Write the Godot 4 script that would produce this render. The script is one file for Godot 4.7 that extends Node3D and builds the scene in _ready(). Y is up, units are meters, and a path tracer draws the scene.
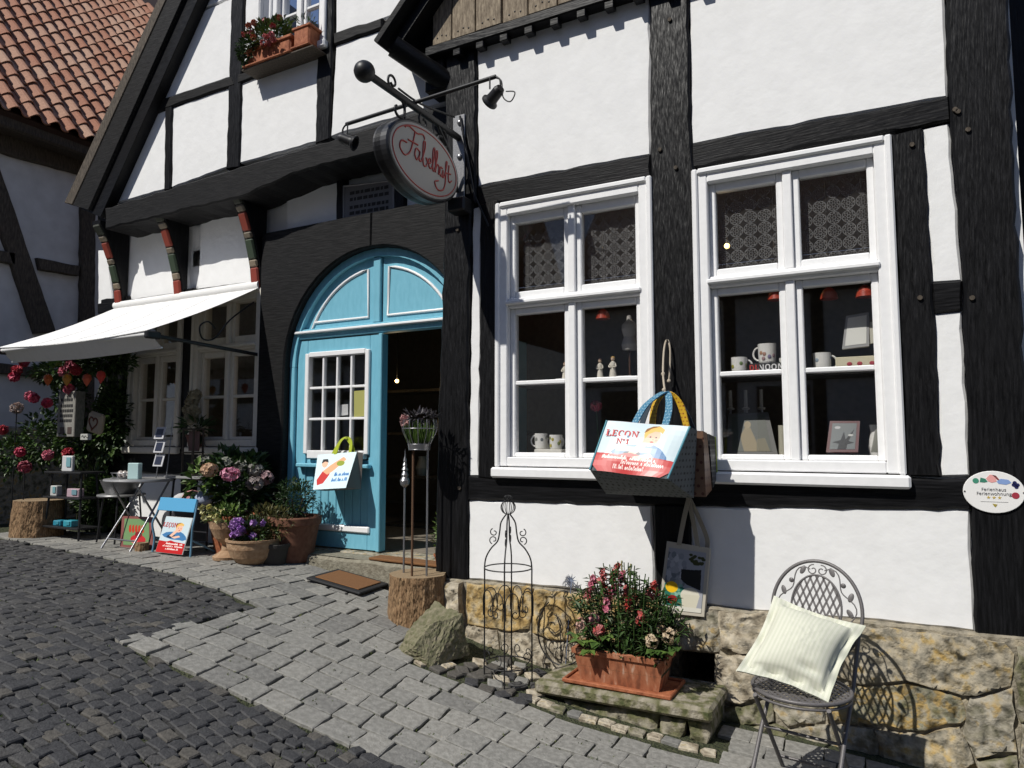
extends Node3D

# ---------------------------------------------------------------- mesh builder
class MB:
	var v := PackedVector3Array()
	var nn := PackedVector3Array()
	var c := PackedColorArray()
	var uv := PackedVector2Array()
	var col := Color(1, 1, 1)
	func tri3(a: Vector3, b: Vector3, d: Vector3, na: Vector3, nb: Vector3, nd: Vector3, ua := Vector2.ZERO, ub := Vector2.ZERO, ud := Vector2.ZERO) -> void:
		v.append(a); v.append(d); v.append(b)
		nn.append(na); nn.append(nd); nn.append(nb)
		uv.append(ua); uv.append(ud); uv.append(ub)
		c.append(col); c.append(col); c.append(col)
	func tri(a: Vector3, b: Vector3, d: Vector3) -> void:
		var m: Vector3 = (b - a).cross(d - a).normalized()
		tri3(a, b, d, m, m, m)
	func quad(a: Vector3, b: Vector3, d: Vector3, e: Vector3) -> void:
		tri(a, b, d); tri(a, d, e)
	func quv(a: Vector3, b: Vector3, d: Vector3, e: Vector3, u0 := Vector2(0, 1), u1 := Vector2(1, 0)) -> void:
		var m: Vector3 = (b - a).cross(d - a).normalized()
		tri3(a, b, d, m, m, m, u0, Vector2(u1.x, u0.y), u1)
		tri3(a, d, e, m, m, m, u0, u1, Vector2(u0.x, u1.y))
	func out(pts: Array, o: Vector3) -> void:
		# a convex face turned so that it looks away from o
		var ct := Vector3.ZERO
		for p: Vector3 in pts: ct += p
		ct /= pts.size()
		var m: Vector3 = (pts[1] - pts[0]).cross(pts[2] - pts[0])
		var fl: bool = m.dot(ct - o) < 0.0
		for i in range(1, pts.size() - 1):
			if fl: tri(pts[0], pts[i + 1], pts[i])
			else: tri(pts[0], pts[i], pts[i + 1])
	func box(ct: Vector3, s: Vector3, bev := 0.004, bs := Basis.IDENTITY) -> void:
		var h: Vector3 = s * 0.5
		var b: float = minf(bev, minf(h.x, minf(h.y, h.z)) * 0.8)
		var V := func(sx: float, sy: float, sz: float, ax: int) -> Vector3:
			var q := Vector3(sx * (h.x - b), sy * (h.y - b), sz * (h.z - b))
			if ax == 0: q.x = sx * h.x
			elif ax == 1: q.y = sy * h.y
			else: q.z = sz * h.z
			return ct + bs * q
		var sg := [-1.0, 1.0]
		for s0: float in sg:
			out([V.call(s0, -1.0, -1.0, 0), V.call(s0, 1.0, -1.0, 0), V.call(s0, 1.0, 1.0, 0), V.call(s0, -1.0, 1.0, 0)], ct)
			out([V.call(-1.0, s0, -1.0, 1), V.call(1.0, s0, -1.0, 1), V.call(1.0, s0, 1.0, 1), V.call(-1.0, s0, 1.0, 1)], ct)
			out([V.call(-1.0, -1.0, s0, 2), V.call(1.0, -1.0, s0, 2), V.call(1.0, 1.0, s0, 2), V.call(-1.0, 1.0, s0, 2)], ct)
		if b < 0.0005: return
		for s0: float in sg:
			for s1: float in sg:
				out([V.call(s0, s1, -1.0, 0), V.call(s0, s1, 1.0, 0), V.call(s0, s1, 1.0, 1), V.call(s0, s1, -1.0, 1)], ct)
				out([V.call(s0, -1.0, s1, 0), V.call(s0, 1.0, s1, 0), V.call(s0, 1.0, s1, 2), V.call(s0, -1.0, s1, 2)], ct)
				out([V.call(-1.0, s0, s1, 1), V.call(1.0, s0, s1, 1), V.call(1.0, s0, s1, 2), V.call(-1.0, s0, s1, 2)], ct)
				for s2: float in sg:
					out([V.call(s0, s1, s2, 0), V.call(s0, s1, s2, 1), V.call(s0, s1, s2, 2)], ct)
	func rect(x0: float, x1: float, y0: float, y1: float, z0: float, z1: float, bev := 0.004) -> void:
		box(Vector3((x0 + x1) / 2, (y0 + y1) / 2, (z0 + z1) / 2), Vector3(x1 - x0, y1 - y0, z1 - z0).abs(), bev)
	func bar(a: Vector3, b: Vector3, w: float, t: float, upv := Vector3.UP, bev := 0.003) -> void:
		# a rectangular bar from a to b, w wide across upv, t thick
		var d: Vector3 = (b - a).normalized()
		var sd: Vector3 = d.cross(upv)
		if sd.length() < 0.001: sd = d.cross(Vector3.RIGHT)
		sd = sd.normalized()
		var u: Vector3 = sd.cross(d).normalized()
		box((a + b) / 2, Vector3((b - a).length(), w, t), bev, Basis(d, u, sd))
	func tube(pts: Array, r: Variant, n := 6, closed := false) -> void:
		var m := pts.size()
		if m < 2: return
		var prev := Vector3.ZERO
		var rings: Array = []
		var nrm: Array = []
		for i in m:
			var p: Vector3 = pts[i]
			var t: Vector3
			if closed: t = (pts[(i + 1) % m] - pts[(i + m - 1) % m])
			else: t = pts[mini(i + 1, m - 1)] - pts[maxi(i - 1, 0)]
			if t.length() < 1e-6: t = Vector3.UP
			t = t.normalized()
			if prev == Vector3.ZERO:
				prev = t.cross(Vector3.UP if absf(t.y) < 0.9 else Vector3.RIGHT).normalized()
			var u: Vector3 = (prev - t * prev.dot(t))
			if u.length() < 1e-4: u = t.cross(Vector3.RIGHT)
			u = u.normalized()
			prev = u
			var w: Vector3 = t.cross(u)
			var rr: float = r[i] if r is Array else r
			var ra: Array = []
			var na: Array = []
			for k in n:
				var a := TAU * k / n
				var dd: Vector3 = u * cos(a) + w * sin(a)
				ra.append(p + dd * rr); na.append(dd)
			rings.append(ra); nrm.append(na)
		for i in (m if closed else m - 1):
			var j := (i + 1) % m
			for k in n:
				var l := (k + 1) % n
				tri3(rings[i][k], rings[i][l], rings[j][l], nrm[i][k], nrm[i][l], nrm[j][l])
				tri3(rings[i][k], rings[j][l], rings[j][k], nrm[i][k], nrm[j][l], nrm[j][k])
		if not closed:
			for k in range(1, n - 1):
				tri(rings[0][0], rings[0][k + 1], rings[0][k])
				tri(rings[m - 1][0], rings[m - 1][k], rings[m - 1][k + 1])
	func lathe(prof: Array, n := 20, ct := Vector3.ZERO, bs := Basis.IDENTITY) -> void:
		# prof: Vector2(radius, height) from the bottom up
		for i in prof.size() - 1:
			var p: Vector2 = prof[i]
			var q: Vector2 = prof[i + 1]
			var sl := Vector2(q.y - p.y, p.x - q.x)
			if sl.length() < 1e-7: continue
			sl = sl.normalized()
			for k in n:
				var a := TAU * k / n
				var b := TAU * (k + 1) / n
				var da := Vector3(cos(a), 0, -sin(a))
				var db := Vector3(cos(b), 0, -sin(b))
				var na: Vector3 = bs * (da * sl.x + Vector3.UP * sl.y)
				var nb: Vector3 = bs * (db * sl.x + Vector3.UP * sl.y)
				var A: Vector3 = ct + bs * (da * p.x + Vector3.UP * p.y)
				var B: Vector3 = ct + bs * (db * p.x + Vector3.UP * p.y)
				var CC: Vector3 = ct + bs * (db * q.x + Vector3.UP * q.y)
				var D: Vector3 = ct + bs * (da * q.x + Vector3.UP * q.y)
				if p.x > 1e-6: tri3(A, B, CC, na, nb, nb)
				if q.x > 1e-6: tri3(A, CC, D, na, nb, na)
	func ball(ct: Vector3, r: Vector3, nu := 12, nv := 8, bs := Basis.IDENTITY) -> void:
		for i in nv:
			for k in nu:
				var P := func(ii: int, kk: int) -> Vector3:
					var th := PI * ii / nv
					var ph := TAU * kk / nu
					return Vector3(sin(th) * cos(ph), cos(th), -sin(th) * sin(ph))
				var a: Vector3 = P.call(i + 1, k)
				var b: Vector3 = P.call(i + 1, k + 1)
				var d: Vector3 = P.call(i, k + 1)
				var e: Vector3 = P.call(i, k)
				var N := func(q: Vector3) -> Vector3: return (bs * (q / r)).normalized()
				if i < nv - 1: tri3(ct + bs * (a * r), ct + bs * (b * r), ct + bs * (d * r), N.call(a), N.call(b), N.call(d))
				if i > 0: tri3(ct + bs * (a * r), ct + bs * (d * r), ct + bs * (e * r), N.call(a), N.call(d), N.call(e))
	func leaf(p: Vector3, d: Vector3, u: Vector3, l: float, w: float, fold := 0.25) -> void:
		var s: Vector3 = d.cross(u)
		if s.length() < 0.01: s = d.cross(Vector3.RIGHT)
		s = s.normalized()
		var m: Vector3 = s.cross(d).normalized()
		var e1: Vector3 = p + d * l * 0.45 + s * w * 0.5 + m * w * fold
		var e2: Vector3 = p + d * l * 0.45 - s * w * 0.5 + m * w * fold
		var tp: Vector3 = p + d * l - m * l * 0.08
		tri(p, e1, tp); tri(p, tp, e2)
	func mesh() -> ArrayMesh:
		var ar := []
		ar.resize(Mesh.ARRAY_MAX)
		ar[Mesh.ARRAY_VERTEX] = v
		ar[Mesh.ARRAY_NORMAL] = nn
		ar[Mesh.ARRAY_COLOR] = c
		ar[Mesh.ARRAY_TEX_UV] = uv
		var am := ArrayMesh.new()
		am.add_surface_from_arrays(Mesh.PRIMITIVE_TRIANGLES, ar)
		return am

var M := {}
var used := {}
var wob := FastNoiseLite.new()

func pv(a: Array) -> PackedVector2Array:
	var o := PackedVector2Array()
	for i in range(0, a.size(), 2): o.append(Vector2(a[i], a[i + 1]))
	return o

func mb() -> MB: return MB.new()

func numbered(s: String) -> String:
	if not used.has(s):
		used[s] = 0
		return s
	used[s] += 1
	return "%s_%03d" % [s, used[s]]

func meta(o: Node, label: String, cat: String, group := "") -> void:
	o.set_meta("label", label)
	o.set_meta("category", cat)
	if group != "": o.set_meta("group", group)

func thing(called: String, label: String, cat: String, at := Vector3.ZERO, group := "") -> Node3D:
	var o := Node3D.new()
	o.name = numbered(called)
	o.position = at
	add_child(o)
	meta(o, label, cat, group)
	return o

func setting(called: String) -> Node3D:
	var o := Node3D.new()
	o.name = called
	add_child(o)
	o.set_meta("kind", "structure")
	return o

# a part whose mesh is in its parent's own coordinates
func part(t: Node3D, called: String, m: Mesh, mat: Material) -> MeshInstance3D:
	var o := MeshInstance3D.new()
	o.name = called
	o.mesh = m
	o.material_override = mat
	t.add_child(o, true)
	return o

# a part whose mesh is in world coordinates, under a thing that stands at its base
func wpart(t: Node3D, called: String, b: MB, mat: Material) -> MeshInstance3D:
	var o := part(t, called, b.mesh(), mat)
	var off := Vector3.ZERO
	var q: Node3D = t
	while q != self and q != null:
		off += q.position
		q = q.get_parent() as Node3D
	o.position = -off
	return o

func resample(poly: PackedVector2Array, amp: float, seg: float, sd: float) -> PackedVector2Array:
	var n := poly.size()
	var area := 0.0
	for i in n: area += poly[i].cross(poly[(i + 1) % n])
	var o := PackedVector2Array()
	for i in n:
		var a := poly[i]
		var b := poly[(i + 1) % n]
		var k := maxi(1, int(a.distance_to(b) / seg)) if seg > 0.0 else 1
		var nr := (b - a).orthogonal().normalized()
		for j in k:
			var p := a.lerp(b, float(j) / k)
			if amp > 0.0:
				if j > 0: p += nr * amp * wob.get_noise_2d(p.x * 260.0 + sd * 97.0, p.y * 260.0 - sd * 31.0) * 2.0
				else: p += Vector2(wob.get_noise_2d(p.x * 200.0 + sd, 7.0), wob.get_noise_2d(p.y * 200.0 - sd, 91.0)) * amp
			o.append(p)
	if area < 0.0: o.reverse()
	return o

# a polygon in the plane of a wall given real depth, with softened front edges.
# ax "z": (x, y) facing +z;  ax "x": (z, y) facing +x
func ext(poly: PackedVector2Array, d0: float, d1: float, bev := 0.006, amp := 0.0, seg := 0.0, sd := 0.0, ax := "z", b: MB = null) -> MB:
	if b == null: b = mb()
	var p := resample(poly, amp, seg, sd)
	var n := p.size()
	var q := PackedVector2Array()
	for i in n:
		var e0 := (p[i] - p[(i + n - 1) % n]).normalized()
		var e1 := (p[(i + 1) % n] - p[i]).normalized()
		var nr := (e0.orthogonal() + e1.orthogonal()) * -1.0
		if nr.length() < 0.05: nr = -e0.orthogonal()
		nr = nr.normalized()
		if nr.dot(Vector2(-e0.y, e0.x)) < 0.0: nr = -nr
		q.append(p[i] + nr * bev)
	var T := func(w: Vector2, d: float) -> Vector3:
		return Vector3(w.x, w.y, d) if ax == "z" else Vector3(d, w.y, w.x)
	var fr := Geometry2D.triangulate_polygon(q)
	if fr.is_empty():
		q = p
		fr = Geometry2D.triangulate_polygon(q)
	var dirv := Vector3(0, 0, 1) if ax == "z" else Vector3(1, 0, 0)
	if d1 < d0: dirv = -dirv
	for i in range(0, fr.size(), 3):
		var A: Vector3 = T.call(q[fr[i]], d1)
		var B: Vector3 = T.call(q[fr[i + 1]], d1)
		var CC: Vector3 = T.call(q[fr[i + 2]], d1)
		if (B - A).cross(CC - A).dot(dirv) < 0.0: b.tri(A, CC, B)
		else: b.tri(A, B, CC)
	var ct2 := Vector2.ZERO
	for w in p: ct2 += w
	ct2 /= n
	var dm := d1 - (bev if d1 > d0 else -bev)
	for i in n:
		var j := (i + 1) % n
		var no2 := -(p[j] - p[i]).orthogonal()
		no2 = -Vector2(-(p[j] - p[i]).y, (p[j] - p[i]).x)
		var mid := (p[i] + p[j]) / 2
		var o2 := mid - no2.normalized() * 0.2
		var o3: Vector3 = T.call(o2, dm - (d1 - dm) * 3.0)
		b.out([T.call(p[i], dm), T.call(p[j], dm), T.call(q[j], d1), T.call(q[i], d1)], o3)
		b.out([T.call(p[i], d0), T.call(p[j], d0), T.call(p[j], dm), T.call(p[i], dm)], T.call(o2, (d0 + dm) / 2))
	return b

func arcpts(ct: Vector3, ux: Vector3, uy: Vector3, rx: float, ry: float, a0: float, a1: float, n: int) -> Array:
	var o := []
	for i in n + 1:
		var a := deg_to_rad(lerpf(a0, a1, float(i) / n))
		o.append(ct + ux * cos(a) * rx + uy * sin(a) * ry)
	return o

# a wrought-iron scroll: a spiral from radius r0 down to r1
func spiral(ct: Vector3, ux: Vector3, uy: Vector3, r0: float, r1: float, a0: float, a1: float, n := 18) -> Array:
	var o := []
	for i in n + 1:
		var t := float(i) / n
		var a := deg_to_rad(lerpf(a0, a1, t))
		var r := lerpf(r0, r1, t)
		o.append(ct + ux * cos(a) * r + uy * sin(a) * r)
	return o

func smooth(pts: Array, k := 6) -> Array:
	var o := []
	var n := pts.size()
	for i in n - 1:
		var p0: Vector3 = pts[maxi(i - 1, 0)]
		var p1: Vector3 = pts[i]
		var p2: Vector3 = pts[i + 1]
		var p3: Vector3 = pts[mini(i + 2, n - 1)]
		for j in k: o.append(p1.cubic_interpolate(p2, p0, p3, float(j) / k))
	o.append(pts[n - 1])
	return o

# ------------------------------------------------------------------ materials
func ntex(seed_: int, freq: float, c0: Color, c1: Color, typ := FastNoiseLite.TYPE_SIMPLEX_SMOOTH, oct := 4, sz := 512, normal := false, bump := 4.0) -> NoiseTexture2D:
	var f := FastNoiseLite.new()
	f.seed = seed_
	f.noise_type = typ
	f.frequency = freq
	f.fractal_octaves = oct
	var t := NoiseTexture2D.new()
	t.width = sz
	t.height = sz
	t.seamless = true
	t.noise = f
	if normal:
		t.as_normal_map = true
		t.bump_strength = bump
	else:
		var g := Gradient.new()
		g.set_color(0, c0)
		g.set_color(1, c1)
		t.color_ramp = g
	return t

func sr(r: float, g: float, b: float) -> Color: return Color(r, g, b).linear_to_srgb()

func plain(col: Color, rough := 0.7, metal := 0.0) -> StandardMaterial3D:
	var m := StandardMaterial3D.new()
	m.albedo_color = col
	m.roughness = rough
	m.metallic = metal
	return m

func surf(c0: Color, c1: Color, rough: float, scale: Vector3, freq := 0.02, seed_ := 1, bump := 0.0, bfreq := 0.05, bscale := 1.0) -> StandardMaterial3D:
	var m := StandardMaterial3D.new()
	m.albedo_texture = ntex(seed_, freq, c0, c1)
	m.roughness = rough
	m.uv1_triplanar = true
	m.uv1_world_triplanar = true
	m.uv1_scale = scale
	if bump > 0.0:
		m.normal_enabled = true
		m.normal_texture = ntex(seed_ + 50, bfreq, Color.BLACK, Color.WHITE, FastNoiseLite.TYPE_SIMPLEX_SMOOTH, 5, 512, true, bump)
		m.normal_scale = bscale
	return m

func vcol(rough := 0.7, back := Color(0, 0, 0)) -> StandardMaterial3D:
	var m := StandardMaterial3D.new()
	m.vertex_color_use_as_albedo = true
	m.roughness = rough
	if back != Color(0, 0, 0):
		m.backlight_enabled = true
		m.backlight = back
	return m

const HX := [-40.0, -12.0, -8.0, -5.5, -4.6, -4.0, -3.5, -3.0, -2.5, -2.0, -1.5, -0.9, -0.3, 0.5, 3.0, 40.0]
const HY := [0.66, 0.64, 0.62, 0.62, 0.605, 0.56, 0.495, 0.395, 0.28, 0.175, 0.10, 0.055, 0.03, -0.02, -0.2, -0.5]
func hgt(x: float) -> float:
	for i in HX.size() - 1:
		if x < HX[i + 1]: return lerpf(HY[i], HY[i + 1], clampf((x - HX[i]) / (HX[i + 1] - HX[i]), 0, 1))
	return -0.5
func slope(x: float) -> float: return (hgt(x + 0.15) - hgt(x - 0.15)) / 0.3

func text(t: Node3D, s: String, size: float, mat: Material, xf: Transform3D, font := "Droid Sans", called := "lettering", weight := 400, ital := false) -> void:
	var tm := TextMesh.new()
	var f := SystemFont.new()
	f.font_names = PackedStringArray([font])
	f.font_weight = weight
	f.font_italic = ital
	tm.font = f
	tm.text = s
	tm.font_size = 64
	tm.pixel_size = size / 64.0
	tm.depth = 0.001
	tm.curve_step = 2.0
	var o := part(t, called, tm, mat)
	o.transform = xf

func img_poly(im: Image, pts: PackedVector2Array, col: Color) -> void:
	var lo := pts[0]
	var hi := pts[0]
	for p in pts:
		lo = lo.min(p); hi = hi.max(p)
	for y in range(maxi(0, int(lo.y)), mini(im.get_height(), int(hi.y) + 1)):
		for x in range(maxi(0, int(lo.x)), mini(im.get_width(), int(hi.x) + 1)):
			if Geometry2D.is_point_in_polygon(Vector2(x + 0.5, y + 0.5), pts): im.set_pixel(x, y, col)
func img_ell(im: Image, cx: float, cy: float, rx: float, ry: float, col: Color) -> void:
	for y in range(maxi(0, int(cy - ry)), mini(im.get_height(), int(cy + ry) + 1)):
		for x in range(maxi(0, int(cx - rx)), mini(im.get_width(), int(cx + rx) + 1)):
			if Vector2((x + 0.5 - cx) / rx, (y + 0.5 - cy) / ry).length() < 1.0: im.set_pixel(x, y, col)
func img_mat(im: Image, rough := 0.5) -> StandardMaterial3D:
	im.generate_mipmaps()
	var m := StandardMaterial3D.new()
	m.albedo_texture = ImageTexture.create_from_image(im)
	m.roughness = rough
	return m

func materials() -> void:
	var k := Color(1, 1, 1)
	M.tv = surf(sr(0.002, 0.002, 0.0023), sr(0.013, 0.013, 0.0145), 0.42, Vector3(3.2, 0.22, 3.2), 0.03, 11, 3.0, 0.045, 0.38)   # tarred upright timber
	M.th = surf(sr(0.002, 0.002, 0.0023), sr(0.013, 0.013, 0.0145), 0.42, Vector3(0.22, 3.2, 3.2), 0.03, 12, 3.0, 0.045, 0.38)   # tarred lying timber
	for k2 in ["tv", "th"]: M[k2].metallic_specular = 0.3
	M.tg = surf(sr(0.004, 0.004, 0.0043), sr(0.022, 0.0215, 0.022), 0.6, Vector3(0.25, 3.0, 3.0), 0.035, 13, 3.0, 0.045, 0.4)
	M.tg.metallic_specular = 0.3   # greyer weathered timber
	M.tb = surf(sr(0.03, 0.022, 0.015), sr(0.11, 0.088, 0.064), 0.8, Vector3(2.6, 0.6, 2.6), 0.03, 14, 3.0, 0.05, 0.6)      # brown timber
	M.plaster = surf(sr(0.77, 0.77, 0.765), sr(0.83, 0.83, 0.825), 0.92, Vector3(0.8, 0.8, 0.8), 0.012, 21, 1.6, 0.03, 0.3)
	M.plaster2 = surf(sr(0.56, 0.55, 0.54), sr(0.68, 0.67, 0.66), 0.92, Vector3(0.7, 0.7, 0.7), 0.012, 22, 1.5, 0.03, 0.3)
	M.white = surf(sr(0.78, 0.78, 0.78), sr(0.84, 0.84, 0.84), 0.4, Vector3(1.5, 1.5, 1.5), 0.02, 23, 1.0, 0.03, 0.2)
	M.cream = surf(sr(0.66, 0.62, 0.54), sr(0.74, 0.70, 0.62), 0.45, Vector3(1.5, 1.5, 1.5), 0.02, 24)
	M.blue = surf(sr(0.145, 0.41, 0.53), sr(0.19, 0.48, 0.61), 0.5, Vector3(2, 0.5, 2), 0.02, 25, 2.0, 0.02, 0.25)
	var g := StandardMaterial3D.new()
	g.albedo_color = Color(0.06, 0.07, 0.075, 0.05)
	g.transparency = BaseMaterial3D.TRANSPARENCY_ALPHA
	g.roughness = 0.02
	g.metallic_specular = 0.6
	M.glass = g
	M.room = surf(sr(0.16, 0.135, 0.105), sr(0.22, 0.19, 0.15), 0.9, Vector3.ONE, 0.02, 26)
	M.stone_ochre = surf(sr(0.20, 0.13, 0.045), sr(0.47, 0.36, 0.19), 0.95, Vector3(1.6, 1.6, 1.6), 0.02, 31, 16.0, 0.04, 1.3)
	M.stone_grey = surf(sr(0.13, 0.115, 0.085), sr(0.36, 0.33, 0.27), 0.95, Vector3(1.7, 1.7, 1.7), 0.02, 32, 18.0, 0.035, 1.4)
	M.stone_pale = surf(sr(0.20, 0.17, 0.125), sr(0.44, 0.39, 0.31), 0.95, Vector3(1.6, 1.6, 1.6), 0.025, 33, 16.0, 0.04, 1.3)
	M.stone_moss = surf(sr(0.05, 0.055, 0.022), sr(0.20, 0.185, 0.13), 0.95, Vector3(1.5, 1.5, 1.5), 0.02, 34, 16.0, 0.04, 1.3)
	M.mortar = surf(sr(0.09, 0.08, 0.06), sr(0.24, 0.215, 0.17), 0.98, Vector3(2, 2, 2), 0.04, 35, 18.0, 0.06, 1.4)
	M.slab = surf(sr(0.145, 0.141, 0.127), sr(0.305, 0.297, 0.272), 0.9, Vector3(1.6, 1.6, 1.6), 0.03, 36, 3.0, 0.09, 0.6)
	M.slab2 = surf(sr(0.175, 0.168, 0.15), sr(0.34, 0.33, 0.3), 0.9, Vector3(1.6, 1.6, 1.6), 0.03, 37, 3.0, 0.09, 0.6)
	M.slab3 = surf(sr(0.115, 0.112, 0.104), sr(0.25, 0.244, 0.225), 0.9, Vector3(1.6, 1.6, 1.6), 0.03, 38, 3.0, 0.09, 0.6)
	M.cob = surf(sr(0.022, 0.022, 0.024), sr(0.06, 0.06, 0.062), 0.75, Vector3(2.4, 2.4, 2.4), 0.03, 39, 4.0, 0.06, 0.8)
	M.cob2 = surf(sr(0.032, 0.031, 0.031), sr(0.085, 0.083, 0.08), 0.78, Vector3(2.4, 2.4, 2.4), 0.03, 40, 4.0, 0.06, 0.8)
	M.cob3 = surf(sr(0.05, 0.046, 0.04), sr(0.12, 0.11, 0.095), 0.85, Vector3(2.4, 2.4, 2.4), 0.03, 41, 4.0, 0.06, 0.8)
	M.soil = surf(sr(0.02, 0.03, 0.008), sr(0.085, 0.085, 0.045), 0.98, Vector3(1.1, 1.1, 1.1), 0.03, 42, 14.0, 0.08, 1.2)
	M.iron = surf(sr(0.012, 0.012, 0.013), sr(0.03, 0.03, 0.032), 0.45, Vector3(6, 6, 6), 0.05, 43)
	M.iron.metallic = 0.3
	M.steel = plain(sr(0.32, 0.32, 0.33), 0.35, 0.8)
	M.terra = surf(sr(0.22, 0.06, 0.022), sr(0.42, 0.15, 0.065), 0.8, Vector3(1.6, 0.9, 1.6), 0.02, 44, 4.0, 0.05, 0.5)
	M.terra2 = surf(sr(0.22, 0.12, 0.06), sr(0.46, 0.32, 0.2), 0.85, Vector3(1.8, 1.8, 1.8), 0.02, 45, 5.0, 0.05, 0.6)
	M.log = surf(sr(0.10, 0.05, 0.02), sr(0.36, 0.24, 0.13), 0.9, Vector3(2.6, 0.5, 2.6), 0.03, 46, 12.0, 0.04, 1.0)
	M.leaf = vcol(0.5, sr(0.03, 0.06, 0.01))
	M.petal = vcol(0.65, sr(0.05, 0.03, 0.03))
	M.paint = vcol(0.5)
	M.cloth = vcol(0.9)

func quadpoly(x0: float, x1: float, y0: float, y1: float) -> PackedVector2Array:
	return PackedVector2Array([Vector2(x0, y0), Vector2(x1, y0), Vector2(x1, y1), Vector2(x0, y1)])

# a casement window of two upper and two lower lights, as a part of its house
func window(h: Node3D, label: String, x0: float, x1: float, y0: float, y1: float, z: float, ya: Array, mat: Material, bar_rows := 1, lower_only := false) -> MeshInstance3D:
	var cx := (x0 + x1) / 2
	var b := mb()
	var f := 0.075
	# outer casing, with a raised moulding at its outside edge
	b.rect(x0, x0 + f, y0, y1, z - 0.12, z + 0.035, 0.006)
	b.rect(x1 - f, x1, y0, y1, z - 0.12, z + 0.035, 0.006)
	b.rect(x0 + f, x1 - f, y1 - f, y1, z - 0.12, z + 0.035, 0.006)
	b.rect(x0 + f, x1 - f, y0, y0 + f * 0.8, z - 0.12, z + 0.035, 0.006)
	b.rect(x0 - 0.012, x0 + 0.022, y0 - 0.006, y1 + 0.012, z + 0.018, z + 0.052, 0.008)
	b.rect(x1 - 0.022, x1 + 0.012, y0 - 0.006, y1 + 0.012, z + 0.018, z + 0.052, 0.008)
	b.rect(x0 + 0.022, x1 - 0.022, y1 - 0.022, y1 + 0.0125, z + 0.018, z + 0.053, 0.008)
	var w := part(h, "window", b.mesh(), mat)
	w.set_meta("label", label)
	var sl := mb()
	sl.rect(x0 - 0.03, x1 + 0.03, y0 - 0.075, y0 - 0.007, z - 0.02, z + 0.075, 0.012)
	part(w, "sill", sl.mesh(), mat)
	# ya = [bottom of lower glass, top of lower glass, bottom of upper glass, top of upper glass]
	var tr := mb()
	var tm: float = (ya[1] + ya[2]) / 2
	tr.rect(x0 + f, x1 - f, tm - 0.036, tm + 0.03, z - 0.10, z + 0.02, 0.006)
	tr.rect(x0 + f - 0.01, x1 - f + 0.01, tm - 0.016, tm + 0.012, z + 0.02, z + 0.05, 0.007)
	part(w, "transom", tr.mesh(), mat)
	var mu := mb()
	mu.rect(cx - 0.024, cx + 0.024, y0 + f * 0.8, tm - 0.036, z - 0.09, z + 0.012, 0.005)
	mu.rect(cx - 0.024, cx + 0.024, tm + 0.03, y1 - f, z - 0.09, z + 0.012, 0.005)
	part(w, "mullion", mu.mesh(), mat)
	for sd in 2:
		var a := x0 + f if sd == 0 else cx + 0.024
		var e := cx - 0.024 if sd == 0 else x1 - f
		for rw in 2:
			var p: float = y0 + f * 0.8 if rw == 0 else tm + 0.03
			var q: float = tm - 0.036 if rw == 0 else y1 - f
			var g0: float = ya[0] if rw == 0 else ya[2]
			var g1: float = ya[1] if rw == 0 else ya[3]
			var s := mb()
			var fw := 0.037
			var zz := z - 0.012
			s.rect(a, a + fw, p, q, z - 0.07, zz, 0.006)
			s.rect(e - fw, e, p, q, z - 0.07, zz, 0.006)
			s.rect(a + fw, e - fw, p, g0, z - 0.07, zz, 0.006)
			s.rect(a + fw, e - fw, g1, q, z - 0.07, zz, 0.006)
			part(w, "sash", s.mesh(), mat)
			var ys := [g0, g1]
			if rw == 0 and bar_rows == 1:
				var ym := (g0 + g1) / 2
				var gb := mb()
				gb.rect(a + fw, e - fw, ym - 0.014, ym + 0.014, z - 0.06, z - 0.018, 0.005)
				part(w, "glazing_bar", gb.mesh(), mat)
				ys = [g0, ym - 0.014, ym + 0.014, g1]
			for i in range(0, ys.size(), 2):
				var gl := mb()
				gl.rect(a + fw - 0.003, e - fw + 0.003, ys[i] - 0.003, ys[i + 1] + 0.003, z - 0.046, z - 0.042, 0.0)
				part(w, "pane", gl.mesh(), M.glass)
	return w

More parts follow.
